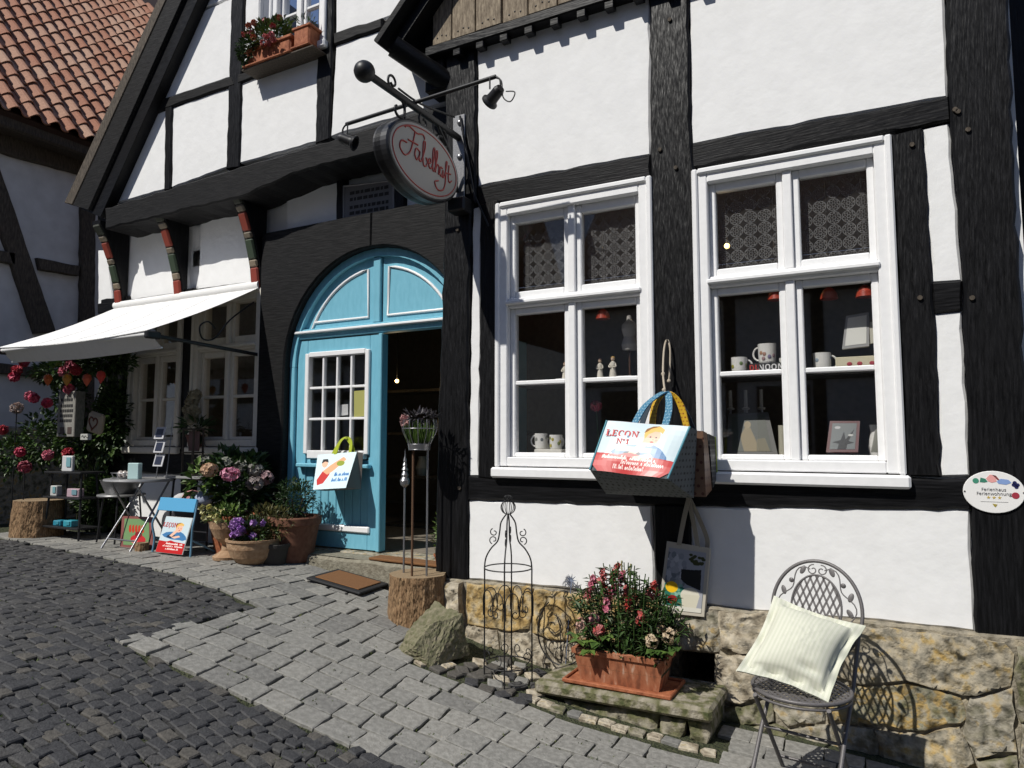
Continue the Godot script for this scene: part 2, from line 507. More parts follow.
func timbered_house() -> void:
	var h := thing("timbered_house", "white plastered half-timbered house with black beams and two big shop windows", "house")
	var n := 0
	# backing walls round the openings
	var core := mb()
	for r in [[-2.72, -2.29, -0.3, 4.6], [-2.29, -1.22, 0.48, 1.32], [-2.29, -1.22, 3.16, 4.6], [-1.22, -0.955, 0.48, 6.2], [-0.955, 0.065, 0.48, 1.32], [-0.955, 0.065, 3.15, 6.2], [0.065, 0.62, -0.3, 6.2], [-2.72, -1.22, 4.6, 6.2]]:
		core.rect(r[0], r[1], r[2], r[3], -0.16, -0.03, 0.0)
	for r in [[-7.15, -4.65, 0.3, 1.42], [-7.15, -6.86, 1.42, 3.9], [-6.05, -5.9, 1.42, 3.9], [-6.86, -4.97, 2.98, 3.9], [-4.97, -4.65, 1.42, 3.9], [-4.65, -2.72, 3.15, 3.9]]:
		core.rect(r[0], r[1], r[2], r[3], -0.56, -0.45, 0.0)
	ext(pv([-7.083,3.904,-6.399,4.889,-5.755,5.748,-5.153,6.552,-4.914,6.52,-4.865,4.07]), -0.36, -0.22, 0.0, 0, 0, 0, "z", core)
	core.rect(-4.75, -4.05, 3.95, 4.86, -0.36, -0.22, 0.0)
	core.rect(-4.05, -2.7, 3.95, 6.6, -0.36, -0.22, 0.0)
	part(h, "wall", core.mesh(), M.plaster)
	var ret := mb()
	ret.rect(-2.76, -2.70, 0.0, 4.3, -0.52, -0.03, 0.0)
	part(h, "post", ret.mesh(), M.tv)
	# rooms behind the openings: floor, ceiling, back and side walls
	var room := mb()
	room.rect(-7.25, 0.62, 0.45, 0.66, -4.2, -0.57, 0.0)
	room.rect(-7.25, 0.62, 3.62, 3.75, -4.2, -0.57, 0.0)
	room.rect(-2.72, 0.62, 3.62, 3.75, -0.56, -0.165, 0.0)
	room.rect(-2.72, 0.62, 0.45, 0.66, -0.56, -0.165, 0.0)
	room.rect(-7.25, 0.62, 0.66, 3.62, -4.4, -4.21, 0.0)
	room.rect(-7.4, -7.26, 0.45, 3.75, -4.2, -0.57, 0.0)
	room.rect(0.49, 0.615, 0.66, 3.62, -4.2, -0.165, 0.0)
	part(h, "room", room.mesh(), M.room)
	# plaster panels of the shop front
	for q in [pv([-2.481,5.009,-1.203,4.84,-1.222,3.309,-2.465,3.324]), pv([-0.967,4.622,0.351,4.43,0.339,3.306,-0.969,3.321]), pv([-2.505,3.18,-2.432,3.183,-2.44,1.314,-2.527,1.312]), pv([0.218,3.163,0.337,3.169,0.357,2.347,0.228,2.351]), pv([0.23,2.191,0.35,2.196,0.347,1.379,0.226,1.372]), pv([-2.526,1.15,-1.251,1.171,-1.236,0.631,-2.523,0.624]), pv([-1.025,1.175,0.34,1.219,0.335,0.638,-0.162,0.636,-0.643,0.618,-1.037,0.624])]:
		part(h, "plaster_panel", ext(q, -0.03, 0.006, 0.012, 0.006, 0.09, n).mesh(), M.plaster)
		n += 1
	# posts and beams of the shop front
	for q in [pv([-2.727,4.628,-2.479,4.555,-2.465,3.231,-2.505,3.151,-2.525,2.317,-2.519,1.312,-2.523,0.617,-2.782,0.607,-2.768,1.697,-2.749,2.334,-2.724,3.274]), pv([-2.432,3.19,-2.288,3.202,-2.308,1.291,-2.44,1.301]), pv([-1.207,4.574,-0.967,4.622,-0.969,3.321,-0.944,3.101,-0.947,1.361,-1.23,1.354,-1.218,3.137]), pv([0.076,3.15,0.218,3.163,0.228,2.351,0.23,2.191,0.226,1.372,0.074,1.373]), pv([0.358,4.372,0.623,4.323,0.59,2.764,0.588,1.413,0.565,0.626,0.334,0.628,0.344,1.219,0.357,2.347,0.339,3.306])]:
		part(h, "post", ext(q, -0.06, 0.03, 0.012, 0.008, 0.08, n).mesh(), M.tv)
		n += 1
	part(h, "post", ext(pv([-1.233,1.172,-1.02,1.175,-1.025,0.625,-1.23,0.632]), -0.06, 0.026, 0.01, 0.006, 0.08, n).mesh(), M.tv)
	for q in [pv([-2.465,3.324,-1.222,3.309,-1.218,3.144,-2.456,3.179]), pv([-0.969,3.321,0.339,3.306,0.342,3.173,-0.966,3.172]), pv([-2.527,1.312,0.351,1.365,0.344,1.219,-1.025,1.175,-1.233,1.172,-2.526,1.15]), pv([0.228,2.351,0.357,2.347,0.35,2.196,0.23,2.191])]:
		part(h, "beam", ext(q, -0.06, 0.022, 0.012, 0.009, 0.07, n).mesh(), M.th)
		n += 1
	# oak pegs at the joints
	for q in [Vector3(-1.156, 3.317, 0.03), Vector3(-1.06, 3.186, 0.03), Vector3(-1.168, 1.252, 0.03), Vector3(-1.062, 1.279, 0.03), Vector3(0.375, 3.206, 0.03), Vector3(0.413, 3.103, 0.03), Vector3(0.392, 2.252, 0.03), Vector3(-2.578, 3.269, 0.03), Vector3(-2.61, 3.029, 0.03), Vector3(-2.58, 1.231, 0.03), Vector3(0.168, 3.076, 0.03), Vector3(0.171, 2.274, 0.03), Vector3(0.363, 3.219, 0.03), Vector3(-1.08, 4.123, 0.03)]:
		var pg := mb()
		pg.tube([q - Vector3(0, 0, 0.01), q + Vector3(0, 0, 0.012)], [0.014, 0.012], 9)
		part(h, "peg", pg.mesh(), M.tb)
	window(h, "large white window with lace above, left of the hanging bags", -2.29, -1.222, 1.385, 3.152, 0.0, [1.475, 2.395, 2.55, 3.02], M.white)
	window(h, "large white window near the house corner, right of the hanging bags", -0.955, 0.065, 1.385, 3.138, 0.0, [1.475, 2.395, 2.55, 3.015], M.white)
	# ---- entrance bay and the small-paned windows under the awning
	for q in [pv([-7.58,3.641,-7.415,3.62,-7.264,3.022,-7.529,3.014]), pv([-7.009,3.772,-6.235,3.805,-6.054,3.018,-7.057,3.024]), pv([-5.905,3.815,-5.099,3.802,-4.989,3.012,-5.907,3.033]), pv([-4.753,3.81,-4.122,3.808,-4.112,3.416,-4.726,3.397]), pv([-3.402,3.678,-2.973,3.682,-2.989,3.418,-3.388,3.425]), pv([-6.994,1.231,-5.996,1.233,-5.96,0.608,-6.947,0.594]), pv([-5.837,1.227,-5.093,1.217,-5.062,0.491,-5.798,0.526])]:
		part(h, "plaster_panel", ext(q, -0.46, -0.41, 0.01, 0.005, 0.09, n).mesh(), M.plaster)
		n += 1
	for q in [pv([-6.115,3.045,-5.937,3.046,-5.811,0.247,-5.978,0.419]), pv([-7.426,3.07,-6.959,3.068,-6.799,0.355,-7.263,0.318]), pv([-4.129,4.078,-4.05,4.062,-4.033,3.387,-4.111,3.381]), pv([-3.498,3.951,-3.396,3.93,-3.387,3.391,-3.488,3.374])]:
		part(h, "post", ext(q, -0.46, -0.375, 0.008, 0.005, 0.09, n).mesh(), M.tv)
		n += 1
	for q in [pv([-7.477,3.031,-5.013,2.987,-5.009,2.894,-7.468,2.92]), pv([-7.148,1.488,-4.952,1.478,-4.942,1.238,-7.128,1.229]), pv([-7.559,4.065,-4.7,4.053,-2.966,4.024,-2.965,3.843,-4.741,3.826,-7.541,3.838])]:
		part(h, "beam", ext(q, -0.46, -0.37, 0.01, 0.006, 0.09, n).mesh(), M.th)
		n += 1
	window(h, "small-paned cream window left of the dark post under the awning", -6.86, -6.06, 1.5, 2.93, -0.4, [1.59, 2.34, 2.53, 2.85], M.cream)
	window(h, "small-paned cream window under the awning beside the blue door", -5.895, -4.97, 1.5, 2.93, -0.4, [1.59, 2.34, 2.53, 2.85], M.cream)
	# arched door surround cut from two great timbers
	var arc := PackedVector2Array()
	var arc2 := PackedVector2Array()
	for i in 13:
		var a := deg_to_rad(180.0 - i * 7.5)
		arc.append(Vector2(-3.7 + 0.95 * cos(a), 2.2 + 0.95 * sin(a)))
		var a2 := deg_to_rad(90.0 - i * 7.5)
		arc2.append(Vector2(-3.7 + 0.95 * cos(a2), 2.2 + 0.95 * sin(a2)))
	var lp := PackedVector2Array([Vector2(-4.65, 0.5)])
	lp.append_array(arc)
	lp.append_array(PackedVector2Array([Vector2(-3.7, 3.44), Vector2(-4.97, 3.44), Vector2(-4.97, 0.4), Vector2(-4.65, 0.4)]))
	part(h, "arch_timber", ext(lp, -0.46, -0.34, 0.014).mesh(), M.tg)
	var rp := PackedVector2Array()
	rp.append_array(arc2)
	rp.append_array(PackedVector2Array([Vector2(-2.75, 0.5), Vector2(-2.72, 0.5), Vector2(-2.72, 3.44), Vector2(-3.696, 3.44)]))
	part(h, "arch_timber", ext(rp, -0.46, -0.341, 0.014).mesh(), M.tg)
	door(h)
	brackets(h)
	# ---- jettied upper floor of the gable
	for q in [pv([-6.648,4.798,-6.147,4.81,-6.112,4.002,-7.123,3.985]), pv([-6.071,4.813,-5.222,4.827,-5.239,4.058,-6.037,3.999]), pv([-5.87,5.701,-5.169,5.696,-5.213,4.911,-6.545,4.933]), pv([-5.116,4.83,-4.129,4.849,-4.163,4.072,-5.134,4.057]), pv([-3.973,4.868,-3.465,4.871,-2.827,4.558,-2.823,4.107,-4.007,4.083]), pv([-3.983,5.636,-3.119,5.593,-3.111,4.941,-3.976,4.966]), pv([-5.09,6.014,-4.907,6.009,-4.889,4.951,-5.082,4.945]), pv([-5.733,5.874,-5.193,6.247,-5.196,5.704,-5.783,5.715])]:
		part(h, "plaster_panel", ext(q, -0.23, -0.174, 0.012, 0.005, 0.09, n).mesh(), M.plaster)
		n += 1
	for q in [pv([-5.262,6.272,-5.098,6.214,-5.08,4.019,-5.251,4.032]), pv([-4.16,5.879,-3.988,5.818,-4.007,4.057,-4.162,4.046]), pv([-6.163,4.834,-6.057,4.83,-6.036,3.979,-6.126,3.985])]:
		part(h, "post", ext(q, -0.23, -0.155, 0.01, 0.006, 0.08, n).mesh(), M.tv)
		n += 1
	for q in [pv([-6.545,4.933,-5.213,4.911,-5.168,4.814,-6.649,4.809]), pv([-3.976,4.974,-3.467,4.956,-3.465,4.871,-3.973,4.868]), pv([-5.133,4.901,-4.132,4.921,-4.129,4.84,-5.129,4.814])]:
		part(h, "beam", ext(q, -0.22, -0.15, 0.012, 0.008, 0.08, n).mesh(), M.tg)
		n += 1
	part(h, "jetty_beam", ext(pv([-6.907,3.905,-5.042,3.959,-4.017,3.984,-2.724,4.025,-2.722,3.805,-4.311,3.786,-4.903,3.69,-6.89,3.686]), -0.42, -0.06, 0.014, 0.008, 0.08, 77.0).mesh(), M.tg)
	# upper window with its sashes
	window(h, "upper white casement window above the flower box", -4.72, -4.07, 4.93, 6.3, -0.18, [5.02, 5.62, 5.75, 6.2], M.white)
	# left verge: barge board, soffit and roof sheet
	part(h, "barge_board", ext(pv([-7.434,4.012,-5.636,6.325,-5.435,6.254,-7.145,3.912]), -0.07, -0.03, 0.006).mesh(), M.tg)
	part(h, "roof", ext(pv([-7.564,4.054,-5.739,6.383,-5.622,6.341,-7.416,4.009]), -5.0, -0.02, 0.01).mesh(), M.tb)
	part(h, "soffit", ext(pv([-7.323,3.962,-5.535,6.289,-5.268,6.194,-6.985,3.824]), -0.17, -0.065, 0.004).mesh(), M.th)
	# boarded gable that oversails the shop front
	var bx := -2.8
	for i in 14:
		var w := [0.17, 0.2, 0.21, 0.2, 0.22, 0.19][i % 6] as float
		var y0: float = 4.405
		var zf: float = 0.088 + 0.004 * (i % 3)
		var bb := mb()
		bb.rect(bx, bx + w - 0.012, y0, y0 + 1.5, 0.05, zf, 0.004)
		part(h, "weatherboard", bb.mesh(), M.board)
		for j in 3:
			var nb := mb()
			nb.ball(Vector3(bx + w * (0.25 + 0.22 * j), y0 + 0.045 + 0.012 * (j % 2), zf + 0.001), Vector3(0.007, 0.007, 0.004), 6, 4)
			part(h, "nail", nb.mesh(), M.iron)
		bx += w
	var be := mb()
	be.rect(-2.86, 0.7, 4.325, 4.402, 0.0, 0.105, 0.01)
	part(h, "beam", be.mesh(), M.th)
	for i in 18:
		var db := mb()
		db.rect(-2.62 + i * 0.19, -2.56 + i * 0.19, 4.275, 4.323, 0.035, 0.098, 0.004)
		part(h, "dentil", db.mesh(), M.th)
	# left slope of the small gable's roof with its purlin end
	var v0 := Vector3(-3.173, 4.438, 0.28)
	var v1 := Vector3(-2.882, 4.728, 0.28)
	var dv := (v1 - v0)
	var nv := Vector3(-dv.y, dv.x, 0).normalized()
	v0.z = 0.02
	var vb := mb()
	vb.bar(v0, v0 + dv * 3.0, 0.06, 0.52, nv, 0.008)
	part(h, "roof_edge", vb.mesh(), M.tg)
	var so := mb()
	so.bar(v0 - nv * 0.075 + Vector3(0.03, 0, -0.02), v0 + dv * 3.0 - nv * 0.075 + Vector3(0, 0, -0.02), 0.08, 0.4, nv, 0.006)
	part(h, "soffit", so.mesh(), M.th)
	var pu := mb()
	pu.tube([Vector3(-2.993, 4.348, 0.3), Vector3(-2.721, 4.147, -0.05)], [0.075, 0.08], 14)
	part(h, "purlin", pu.mesh(), M.th)
	var sb := mb()
	sb.rect(-2.9, -2.74, 4.1, 5.6, -0.15, 0.04, 0.006)
	part(h, "strut", sb.mesh(), M.tv)
	plinth(h)

func brackets(h: Node3D) -> void:
	# carved consoles under the jetty with painted bands on their hollow front edge
	var cols := [sr(0.03, 0.033, 0.022), sr(0.17, 0.14, 0.10), sr(0.22, 0.035, 0.018), sr(0.14, 0.115, 0.08), sr(0.028, 0.046, 0.024), sr(0.2, 0.16, 0.11), sr(0.22, 0.03, 0.016)]
	var yy := [3.76, 3.66, 3.60, 3.44, 3.38, 3.20, 3.13, 2.93]
	var zz := [-0.075, -0.14, -0.175, -0.24, -0.262, -0.315, -0.333, -0.36]
	for xb in [-7.0, -6.05, -4.97]:
		var body := mb()
		var pr := PackedVector2Array([Vector2(-0.4, 2.9), Vector2(-0.4, 3.8), Vector2(-0.07, 3.8)])
		for i in 8: pr.append(Vector2(zz[i], yy[i]))
		ext(pr, xb - 0.13, xb, 0.006, 0.0, 0.0, 0.0, "x", body)
		var bp := part(h, "console", body.mesh(), M.tv)
		for i in 7:
			var s := mb()
			var a := Vector3(xb - 0.065, yy[i] - 0.003, zz[i] + 0.006)
			var e := Vector3(xb - 0.065, yy[i + 1] + 0.003, zz[i + 1] + 0.006)
			s.bar(a, e, 0.034, 0.1, Vector3(0, zz[i + 1] - zz[i], yy[i] - yy[i + 1]).normalized(), 0.013)
			part(bp, "painted_band", s.mesh(), plain(cols[i], 0.6))

func door(h: Node3D) -> void:
	# frame that follows the arch
	var fr := mb()
	var o := PackedVector2Array()
	var inn := PackedVector2Array()
	for i in 25:
		var a := deg_to_rad(180.0 - i * 7.5)
		o.append(Vector2(-3.7 + 0.948 * cos(a), 2.2 + 0.948 * sin(a)))
		inn.append(Vector2(-3.7 + 0.885 * cos(a), 2.2 + 0.885 * sin(a)))
	for i in 24:
		ext(PackedVector2Array([o[i], o[i + 1], inn[i + 1], inn[i]]), -0.5, -0.41, 0.001, 0, 0, 0, "z", fr)
	fr.rect(-4.648, -4.585, 0.62, 2.2, -0.5, -0.41, 0.006)
	fr.rect(-2.815, -2.752, 0.62, 2.2, -0.5, -0.41, 0.006)
	var d := part(h, "door", fr.mesh(), M.blue)
	d.set_meta("label", "pale blue arched door with a glazed left leaf, its right leaf standing open")
	# fanlight: two solid quarter panels with white beads, a post between and a white-edged rail
	for s in [-1.0, 1.0]:
		var pl := PackedVector2Array([Vector2(-3.7 + s * 0.045, 2.53)])
		var bead: Array = []
		for i in 13:
			var a := deg_to_rad(90.0 - s * (i * 6.2 + 3.0))
			var r := 0.885
			var p := Vector2(-3.7 + r * cos(a), 2.2 + r * sin(a))
			if p.y < 2.53: continue
			pl.append(p)
		pl.append(Vector2(-3.7 + s * 0.82, 2.53))
		part(d, "fanlight_panel", ext(pl, -0.49, -0.455, 0.002).mesh(), M.blue)
		var bd := mb()
		var pts := []
		pts.append(Vector3(-3.7 + s * 0.10, 2.585, -0.452))
		for i in 13:
			var a := deg_to_rad(90.0 - s * (8.0 + i * 4.9))
			pts.append(Vector3(-3.7 + 0.80 * cos(a), 2.2 + 0.80 * sin(a), -0.452))
		pts.append(Vector3(-3.7 + s * 0.705, 2.585, -0.452))
		bd.tube(pts, 0.013, 6, true)
		part(d, "bead", bd.mesh(), M.white)
	var ps := mb()
	ps.rect(-3.738, -3.662, 2.53, 3.08, -0.5, -0.425, 0.006)
	part(d, "fanlight_post", ps.mesh(), M.blue)
	var rl := mb()
	rl.rect(-4.585, -2.815, 2.44, 2.528, -0.5, -0.42, 0.006)
	part(d, "rail", rl.mesh(), M.blue)
	var re := mb()
	re.rect(-4.585, -2.815, 2.485, 2.508, -0.419, -0.385, 0.006)
	part(d, "drip_moulding", re.mesh(), M.white)
	# left leaf
	var x0 := -4.575
	var x1 := -3.62
	var y0 := 0.665
	var y1 := 2.43
	var wx0 := -4.46
	var wx1 := -3.765
	var wy0 := 1.44
	var wy1 := 2.31
	var lf := mb()
	lf.rect(x0, wx0, y0, y1, -0.49, -0.435, 0.004)
	lf.rect(wx1, x1, y0, y1, -0.49, -0.435, 0.004)
	lf.rect(wx0, wx1, wy1, y1, -0.49, -0.436, 0.004)
	lf.rect(wx0, wx1, y0, y0 + 0.13, -0.49, -0.436, 0.004)
	var leafp := part(d, "door_leaf", lf.mesh(), M.blue)
	var nb := 8
	var bw := (wx1 - wx0) / nb
	for i in nb:
		var bo := mb()
		bo.rect(wx0 + i * bw + 0.002, wx0 + (i + 1) * bw - 0.002, y0 + 0.132, wy0 - 0.05, -0.485, -0.447, 0.006)
		part(d, "board", bo.mesh(), M.blue)
	var lb := mb()
	lb.rect(wx1 + 0.11, wx1 + 0.15, y0, y1 + 0.0, -0.434, -0.40, 0.006)
	part(d, "cover_strip", lb.mesh(), M.blue)
	var wf := mb()
	wf.rect(wx0 - 0.01, wx0 + 0.035, wy0, wy1, -0.47, -0.41, 0.006)
	wf.rect(wx1 - 0.035, wx1 + 0.01, wy0, wy1, -0.47, -0.41, 0.006)
	wf.rect(wx0 + 0.035, wx1 - 0.035, wy1 - 0.035, wy1 + 0.01, -0.47, -0.41, 0.006)
	wf.rect(wx0 + 0.035, wx1 - 0.035, wy0 - 0.04, wy0 + 0.03, -0.47, -0.41, 0.006)
	part(d, "window_frame", wf.mesh(), M.white)
	var le := mb()
	le.rect(wx0 - 0.06, wx1 + 0.04, wy0 - 0.115, wy0 - 0.08, -0.435, -0.375, 0.008)
	part(d, "ledge", le.mesh(), M.blue)
	var kk := mb()
	kk.rect(wx0 - 0.03, wx1 + 0.03, y0 + 0.135, y0 + 0.19, -0.446, -0.415, 0.01)
	part(d, "weather_bar", kk.mesh(), M.white)
	var gw := (wx1 - wx0 - 0.07) / 4
	var gh := (wy1 - wy0 - 0.065) / 3
	for i in 3:
		var mv := mb()
		mv.rect(wx0 + 0.035 + gw * (i + 1) - 0.011, wx0 + 0.035 + gw * (i + 1) + 0.011, wy0 + 0.03, wy1 - 0.035, -0.462, -0.425, 0.004)
		part(d, "glazing_bar", mv.mesh(), M.white)
	for i in 2:
		var mh := mb()
		mh.rect(wx0 + 0.035, wx1 - 0.035, wy0 + 0.03 + gh * (i + 1) - 0.011, wy0 + 0.03 + gh * (i + 1) + 0.011, -0.463, -0.4265, 0.004)
		part(d, "glazing_bar", mh.mesh(), M.white)
	for i in 4:
		for j in 3:
			var gp := mb()
			gp.rect(wx0 + 0.037 + gw * i, wx0 + 0.033 + gw * (i + 1), wy0 + 0.032 + gh * j, wy0 + 0.028 + gh * (j + 1), -0.452, -0.448, 0.0)
			part(d, "pane", gp.mesh(), M.glass)
	# right leaf, swung inwards
	var rt := mb()
	rt.rect(-2.865, -2.82, y0, y1, -1.45, -0.5, 0.006)
	part(d, "door_leaf", rt.mesh(), M.blue)
	# threshold
	var th := mb()
	th.rect(-4.64, -2.76, 0.5, 0.655, -0.58, -0.36, 0.01)
	part(h, "threshold", th.mesh(), M.stone_grey)

# a rough-hewn stone: its face a fine net pushed in and out
func rough_ext(poly: PackedVector2Array, z0: float, z1: float, sd: float) -> MB:
	var ct := Vector2.ZERO
	for w in poly: ct += w / poly.size()
	var big := PackedVector2Array()
	for w in poly: big.append(ct + (w - ct) * 1.03)
	var p := resample(big, 0.012, 0.05, sd)
	var inner := PackedVector2Array()
	for w in p: inner.append(ct + (w - ct) * 0.9)
	var all := p.duplicate()
	all.append_array(inner)
	var lo := p[0]
	var hi := p[0]
	for w in p:
		lo = lo.min(w); hi = hi.max(w)
	var st := 0.028
	var x := lo.x
	while x < hi.x:
		var y := lo.y
		while y < hi.y:
			var q := Vector2(x + wob.get_noise_2d(x * 900.0, y * 900.0 + sd) * 0.02, y + wob.get_noise_2d(y * 900.0, x * 900.0 - sd) * 0.02)
			var q2 := ct + (q - ct) / 0.86
			if Geometry2D.is_point_in_polygon(q2, p): all.append(q)
			y += st
		x += st
	var tr := Geometry2D.triangulate_delaunay(all)
	var b := mb()
	var n := p.size()
	var HZ := func(w: Vector2) -> float:
		return z1 + 0.012 * wob.get_noise_3d(w.x * 90.0, w.y * 130.0, sd * 7.0) * 2.0 + 0.007 * wob.get_noise_3d(w.x * 330.0, w.y * 420.0, sd * 3.0) * 2.0
	var Z := func(i: int) -> Vector3:
		var w := all[i]
		var zz: float = HZ.call(w)
		if i < n: zz = minf(zz - 0.024, z1 - 0.012)
		return Vector3(w.x, w.y, zz)
	var NZ := func(i: int) -> Vector3:
		var w := all[i]
		var e := 0.006
		var gx: float = (HZ.call(w + Vector2(e, 0)) - HZ.call(w - Vector2(e, 0))) / (2 * e)
		var gy: float = (HZ.call(w + Vector2(0, e)) - HZ.call(w - Vector2(0, e))) / (2 * e)
		var q := Vector3(-gx, -gy, 1.0)
		if i < n: q += Vector3(w.x - ct.x, w.y - ct.y, 0).normalized() * 0.5
		return q.normalized()
	for i in range(0, tr.size(), 3):
		var A := all[tr[i]]
		var B := all[tr[i + 1]]
		var CC := all[tr[i + 2]]
		if not Geometry2D.is_point_in_polygon((A + B + CC) / 3.0, p): continue
		var VA: Vector3 = Z.call(tr[i])
		var VB: Vector3 = Z.call(tr[i + 1])
		var VC: Vector3 = Z.call(tr[i + 2])
		var fl := (VB - VA).cross(VC - VA).z < 0.0
		var NA: Vector3 = NZ.call(tr[i])
		var NB: Vector3 = NZ.call(tr[i + 1])
		var NC: Vector3 = NZ.call(tr[i + 2])
		if fl: b.tri3(VA, VC, VB, NA, NC, NB)
		else: b.tri3(VA, VB, VC, NA, NB, NC)
	for i in n:
		var j := (i + 1) % n
		var P0: Vector3 = Z.call(i)
		var P1: Vector3 = Z.call(j)
		b.out([Vector3(p[i].x, p[i].y, z0), Vector3(p[j].x, p[j].y, z0), P1, P0], Vector3(ct.x, ct.y, (z0 + z1) / 2))
	return b

func plinth(h: Node3D) -> void:
	var core := ext(pv([-2.782,0.62,-2.515,0.624,-1.037,0.624,-0.643,0.623,-0.162,0.641,0.335,0.638,0.607,0.645,0.564,-0.219,-0.908,-0.586,-0.896,0.37,-1.17,0.355,-1.185,-0.492,-2.831,-0.217]), -0.1, 0.046, 0.01, 0.006, 0.15, 3.0)
	var p := part(h, "plinth", core.mesh(), M.mortar)
	var rec := mb()
	rec.rect(-1.2, -1.135, -0.1, 0.5, -0.7, -0.1, 0.0)
	rec.rect(-0.855, -0.8, -0.1, 0.5, -0.7, -0.1, 0.0)
	rec.rect(-1.135, -0.855, 0.40, 0.47, -0.7, -0.1, 0.0)
	rec.rect(-1.135, -0.855, -0.1, 0.1, -0.7, -0.1, 0.0)
	rec.rect(-1.135, -0.855, 0.1, 0.40, -0.78, -0.7, 0.0)
	part(h, "cellar_recess", rec.mesh(), M.mortar)
	var n := 100
	for q in [
		[pv([-2.774,0.594,-2.547,0.602,-2.529,0.223,-2.786,0.189]), 0.13, M.stone_pale],
		[pv([-2.507,0.605,-2.021,0.613,-2.05,0.366,-2.224,0.332,-2.498,0.344]), 0.075, M.stone_ochre],
		[pv([-1.999,0.609,-1.566,0.615,-1.55,0.35,-1.854,0.329,-2.014,0.345]), 0.08, M.stone_ochre],
		[pv([-1.547,0.611,-1.212,0.617,-1.204,0.39,-1.531,0.347]), 0.07, M.stone_ochre],
		[pv([-2.514,0.322,-2.284,0.325,-2.261,0.194,-2.528,0.145]), 0.08, M.stone_pale],
		[pv([-2.246,0.317,-2.036,0.349,-1.882,0.307,-1.911,0.12,-2.239,0.147]), 0.07, M.stone_pale],
		[pv([-2.513,0.134,-2.269,0.168,-2.254,0.044,-2.512,0.004]), 0.07, M.stone_pale],
		[pv([-1.868,0.309,-1.615,0.324,-1.63,0.115,-1.883,0.112]), 0.075, M.stone_pale],
		[pv([-1.595,0.327,-1.193,0.363,-1.198,0.103,-1.604,0.084]), 0.065, M.stone_grey],
		[pv([-2.512,-0.015,-1.925,0.081,-1.925,-0.095,-2.526,-0.166]), 0.07, M.stone_moss],
		[pv([-1.189,0.602,-0.869,0.609,-0.863,0.385,-1.205,0.361]), 0.065, M.stone_grey],
		[pv([-0.858,0.61,-0.391,0.615,-0.369,0.391,-0.608,0.41,-0.852,0.398]), 0.075, M.stone_pale],
		[pv([-0.874,0.373,-0.608,0.394,-0.603,0.211,-0.761,0.132,-0.885,0.143]), 0.09, M.stone_pale],
		[pv([-0.588,0.386,-0.369,0.376,-0.339,0.122,-0.517,0.06,-0.59,0.129]), 0.075, M.stone_grey],
		[pv([-0.891,0.115,-0.762,0.116,-0.604,0.19,-0.597,0.076,-0.754,0.016,-0.894,-0.009]), 0.09, M.stone_moss],
		[pv([-0.895,-0.031,-0.776,-0.003,-0.77,-0.197,-0.898,-0.192]), 0.10, M.stone_moss],
		[pv([-0.76,-0,-0.597,0.055,-0.527,0.037,-0.552,-0.122,-0.645,-0.192,-0.754,-0.194]), 0.12, M.stone_moss],
		[pv([-0.377,0.606,0.018,0.618,0.433,0.608,0.469,0.558,0.447,0.417,0.261,0.351,0.03,0.381,-0.164,0.331,-0.351,0.363]), 0.085, M.stone_lichen],
		[pv([-0.342,0.344,-0.165,0.311,0.029,0.361,0.252,0.33,0.281,0.251,0.107,0.154,-0.125,0.141,-0.32,0.126]), 0.078, M.stone_lichen2],
		[pv([0.301,0.339,0.462,0.402,0.465,0.135,0.309,0.072,0.261,0.164]), 0.09, M.stone_grey],
		[pv([-0.517,0.039,-0.311,0.107,-0.126,0.121,-0.097,-0.058,-0.301,-0.15,-0.533,-0.138]), 0.09, M.stone_grey],
		[pv([-0.108,0.115,0.102,0.134,0.246,0.189,0.296,0.051,0.16,-0.07,-0.079,-0.064]), 0.095, M.stone_lichen],
		[pv([0.312,0.054,0.464,0.112,0.458,-0.157,0.318,-0.172]), 0.10, M.stone_moss],
		[pv([-0.081,-0.093,0.16,-0.089,0.311,0.017,0.309,-0.192,-0.088,-0.296]), 0.11, M.stone_lichen2],
		[pv([0.486,0.593,0.604,0.595,0.589,0.279,0.483,0.273]), 0.085, M.stone_moss],
		[pv([0.486,0.251,0.587,0.257,0.57,-0.087,0.476,-0.108]), 0.09, M.stone_grey],
		[pv([-0.543,-0.161,-0.302,-0.17,-0.098,-0.097,-0.106,-0.3,-0.551,-0.406]), 0.10, M.stone_grey],
		[pv([-0.899,-0.213,-0.755,-0.215,-0.646,-0.213,-0.563,-0.165,-0.57,-0.375,-0.903,-0.384]), 0.13, M.stone_moss]]:
		part(p, "stone", rough_ext(q[0], 0.0, q[1], n).mesh(), q[2])
		n += 1
	# sill slab with stones below it, in front of the cellar opening
	var sl := mb()
	sl.box(Vector3(-1.31, 0.184, 0.265), Vector3(0.98, 0.07, 0.43), 0.016, Basis(Vector3.BACK, 0.012))
	part(h, "stone_ledge", sl.mesh(), M.stone_moss)
	for q in [[pv([-1.645,0.111,-1.114,0.126,-1.126,-0.001,-1.646,-0.05]), 0.43], [pv([-1.103,0.123,-0.963,0.128,-0.981,-0.002,-1.1,-0.006]), 0.44], [pv([-0.948,0.131,-0.848,0.13,-0.86,0.022,-0.956,-0.007]), 0.43], [pv([-1.799,0.15,-1.657,0.119,-1.67,-0.033,-1.819,-0.017]), 0.42]]:
		var cc := PackedVector2Array()
		for w in q[0]: cc.append(w)
		part(p, "stone", rough_ext(cc, -0.02, q[1], n).mesh(), M.stone_moss)
		n += 1

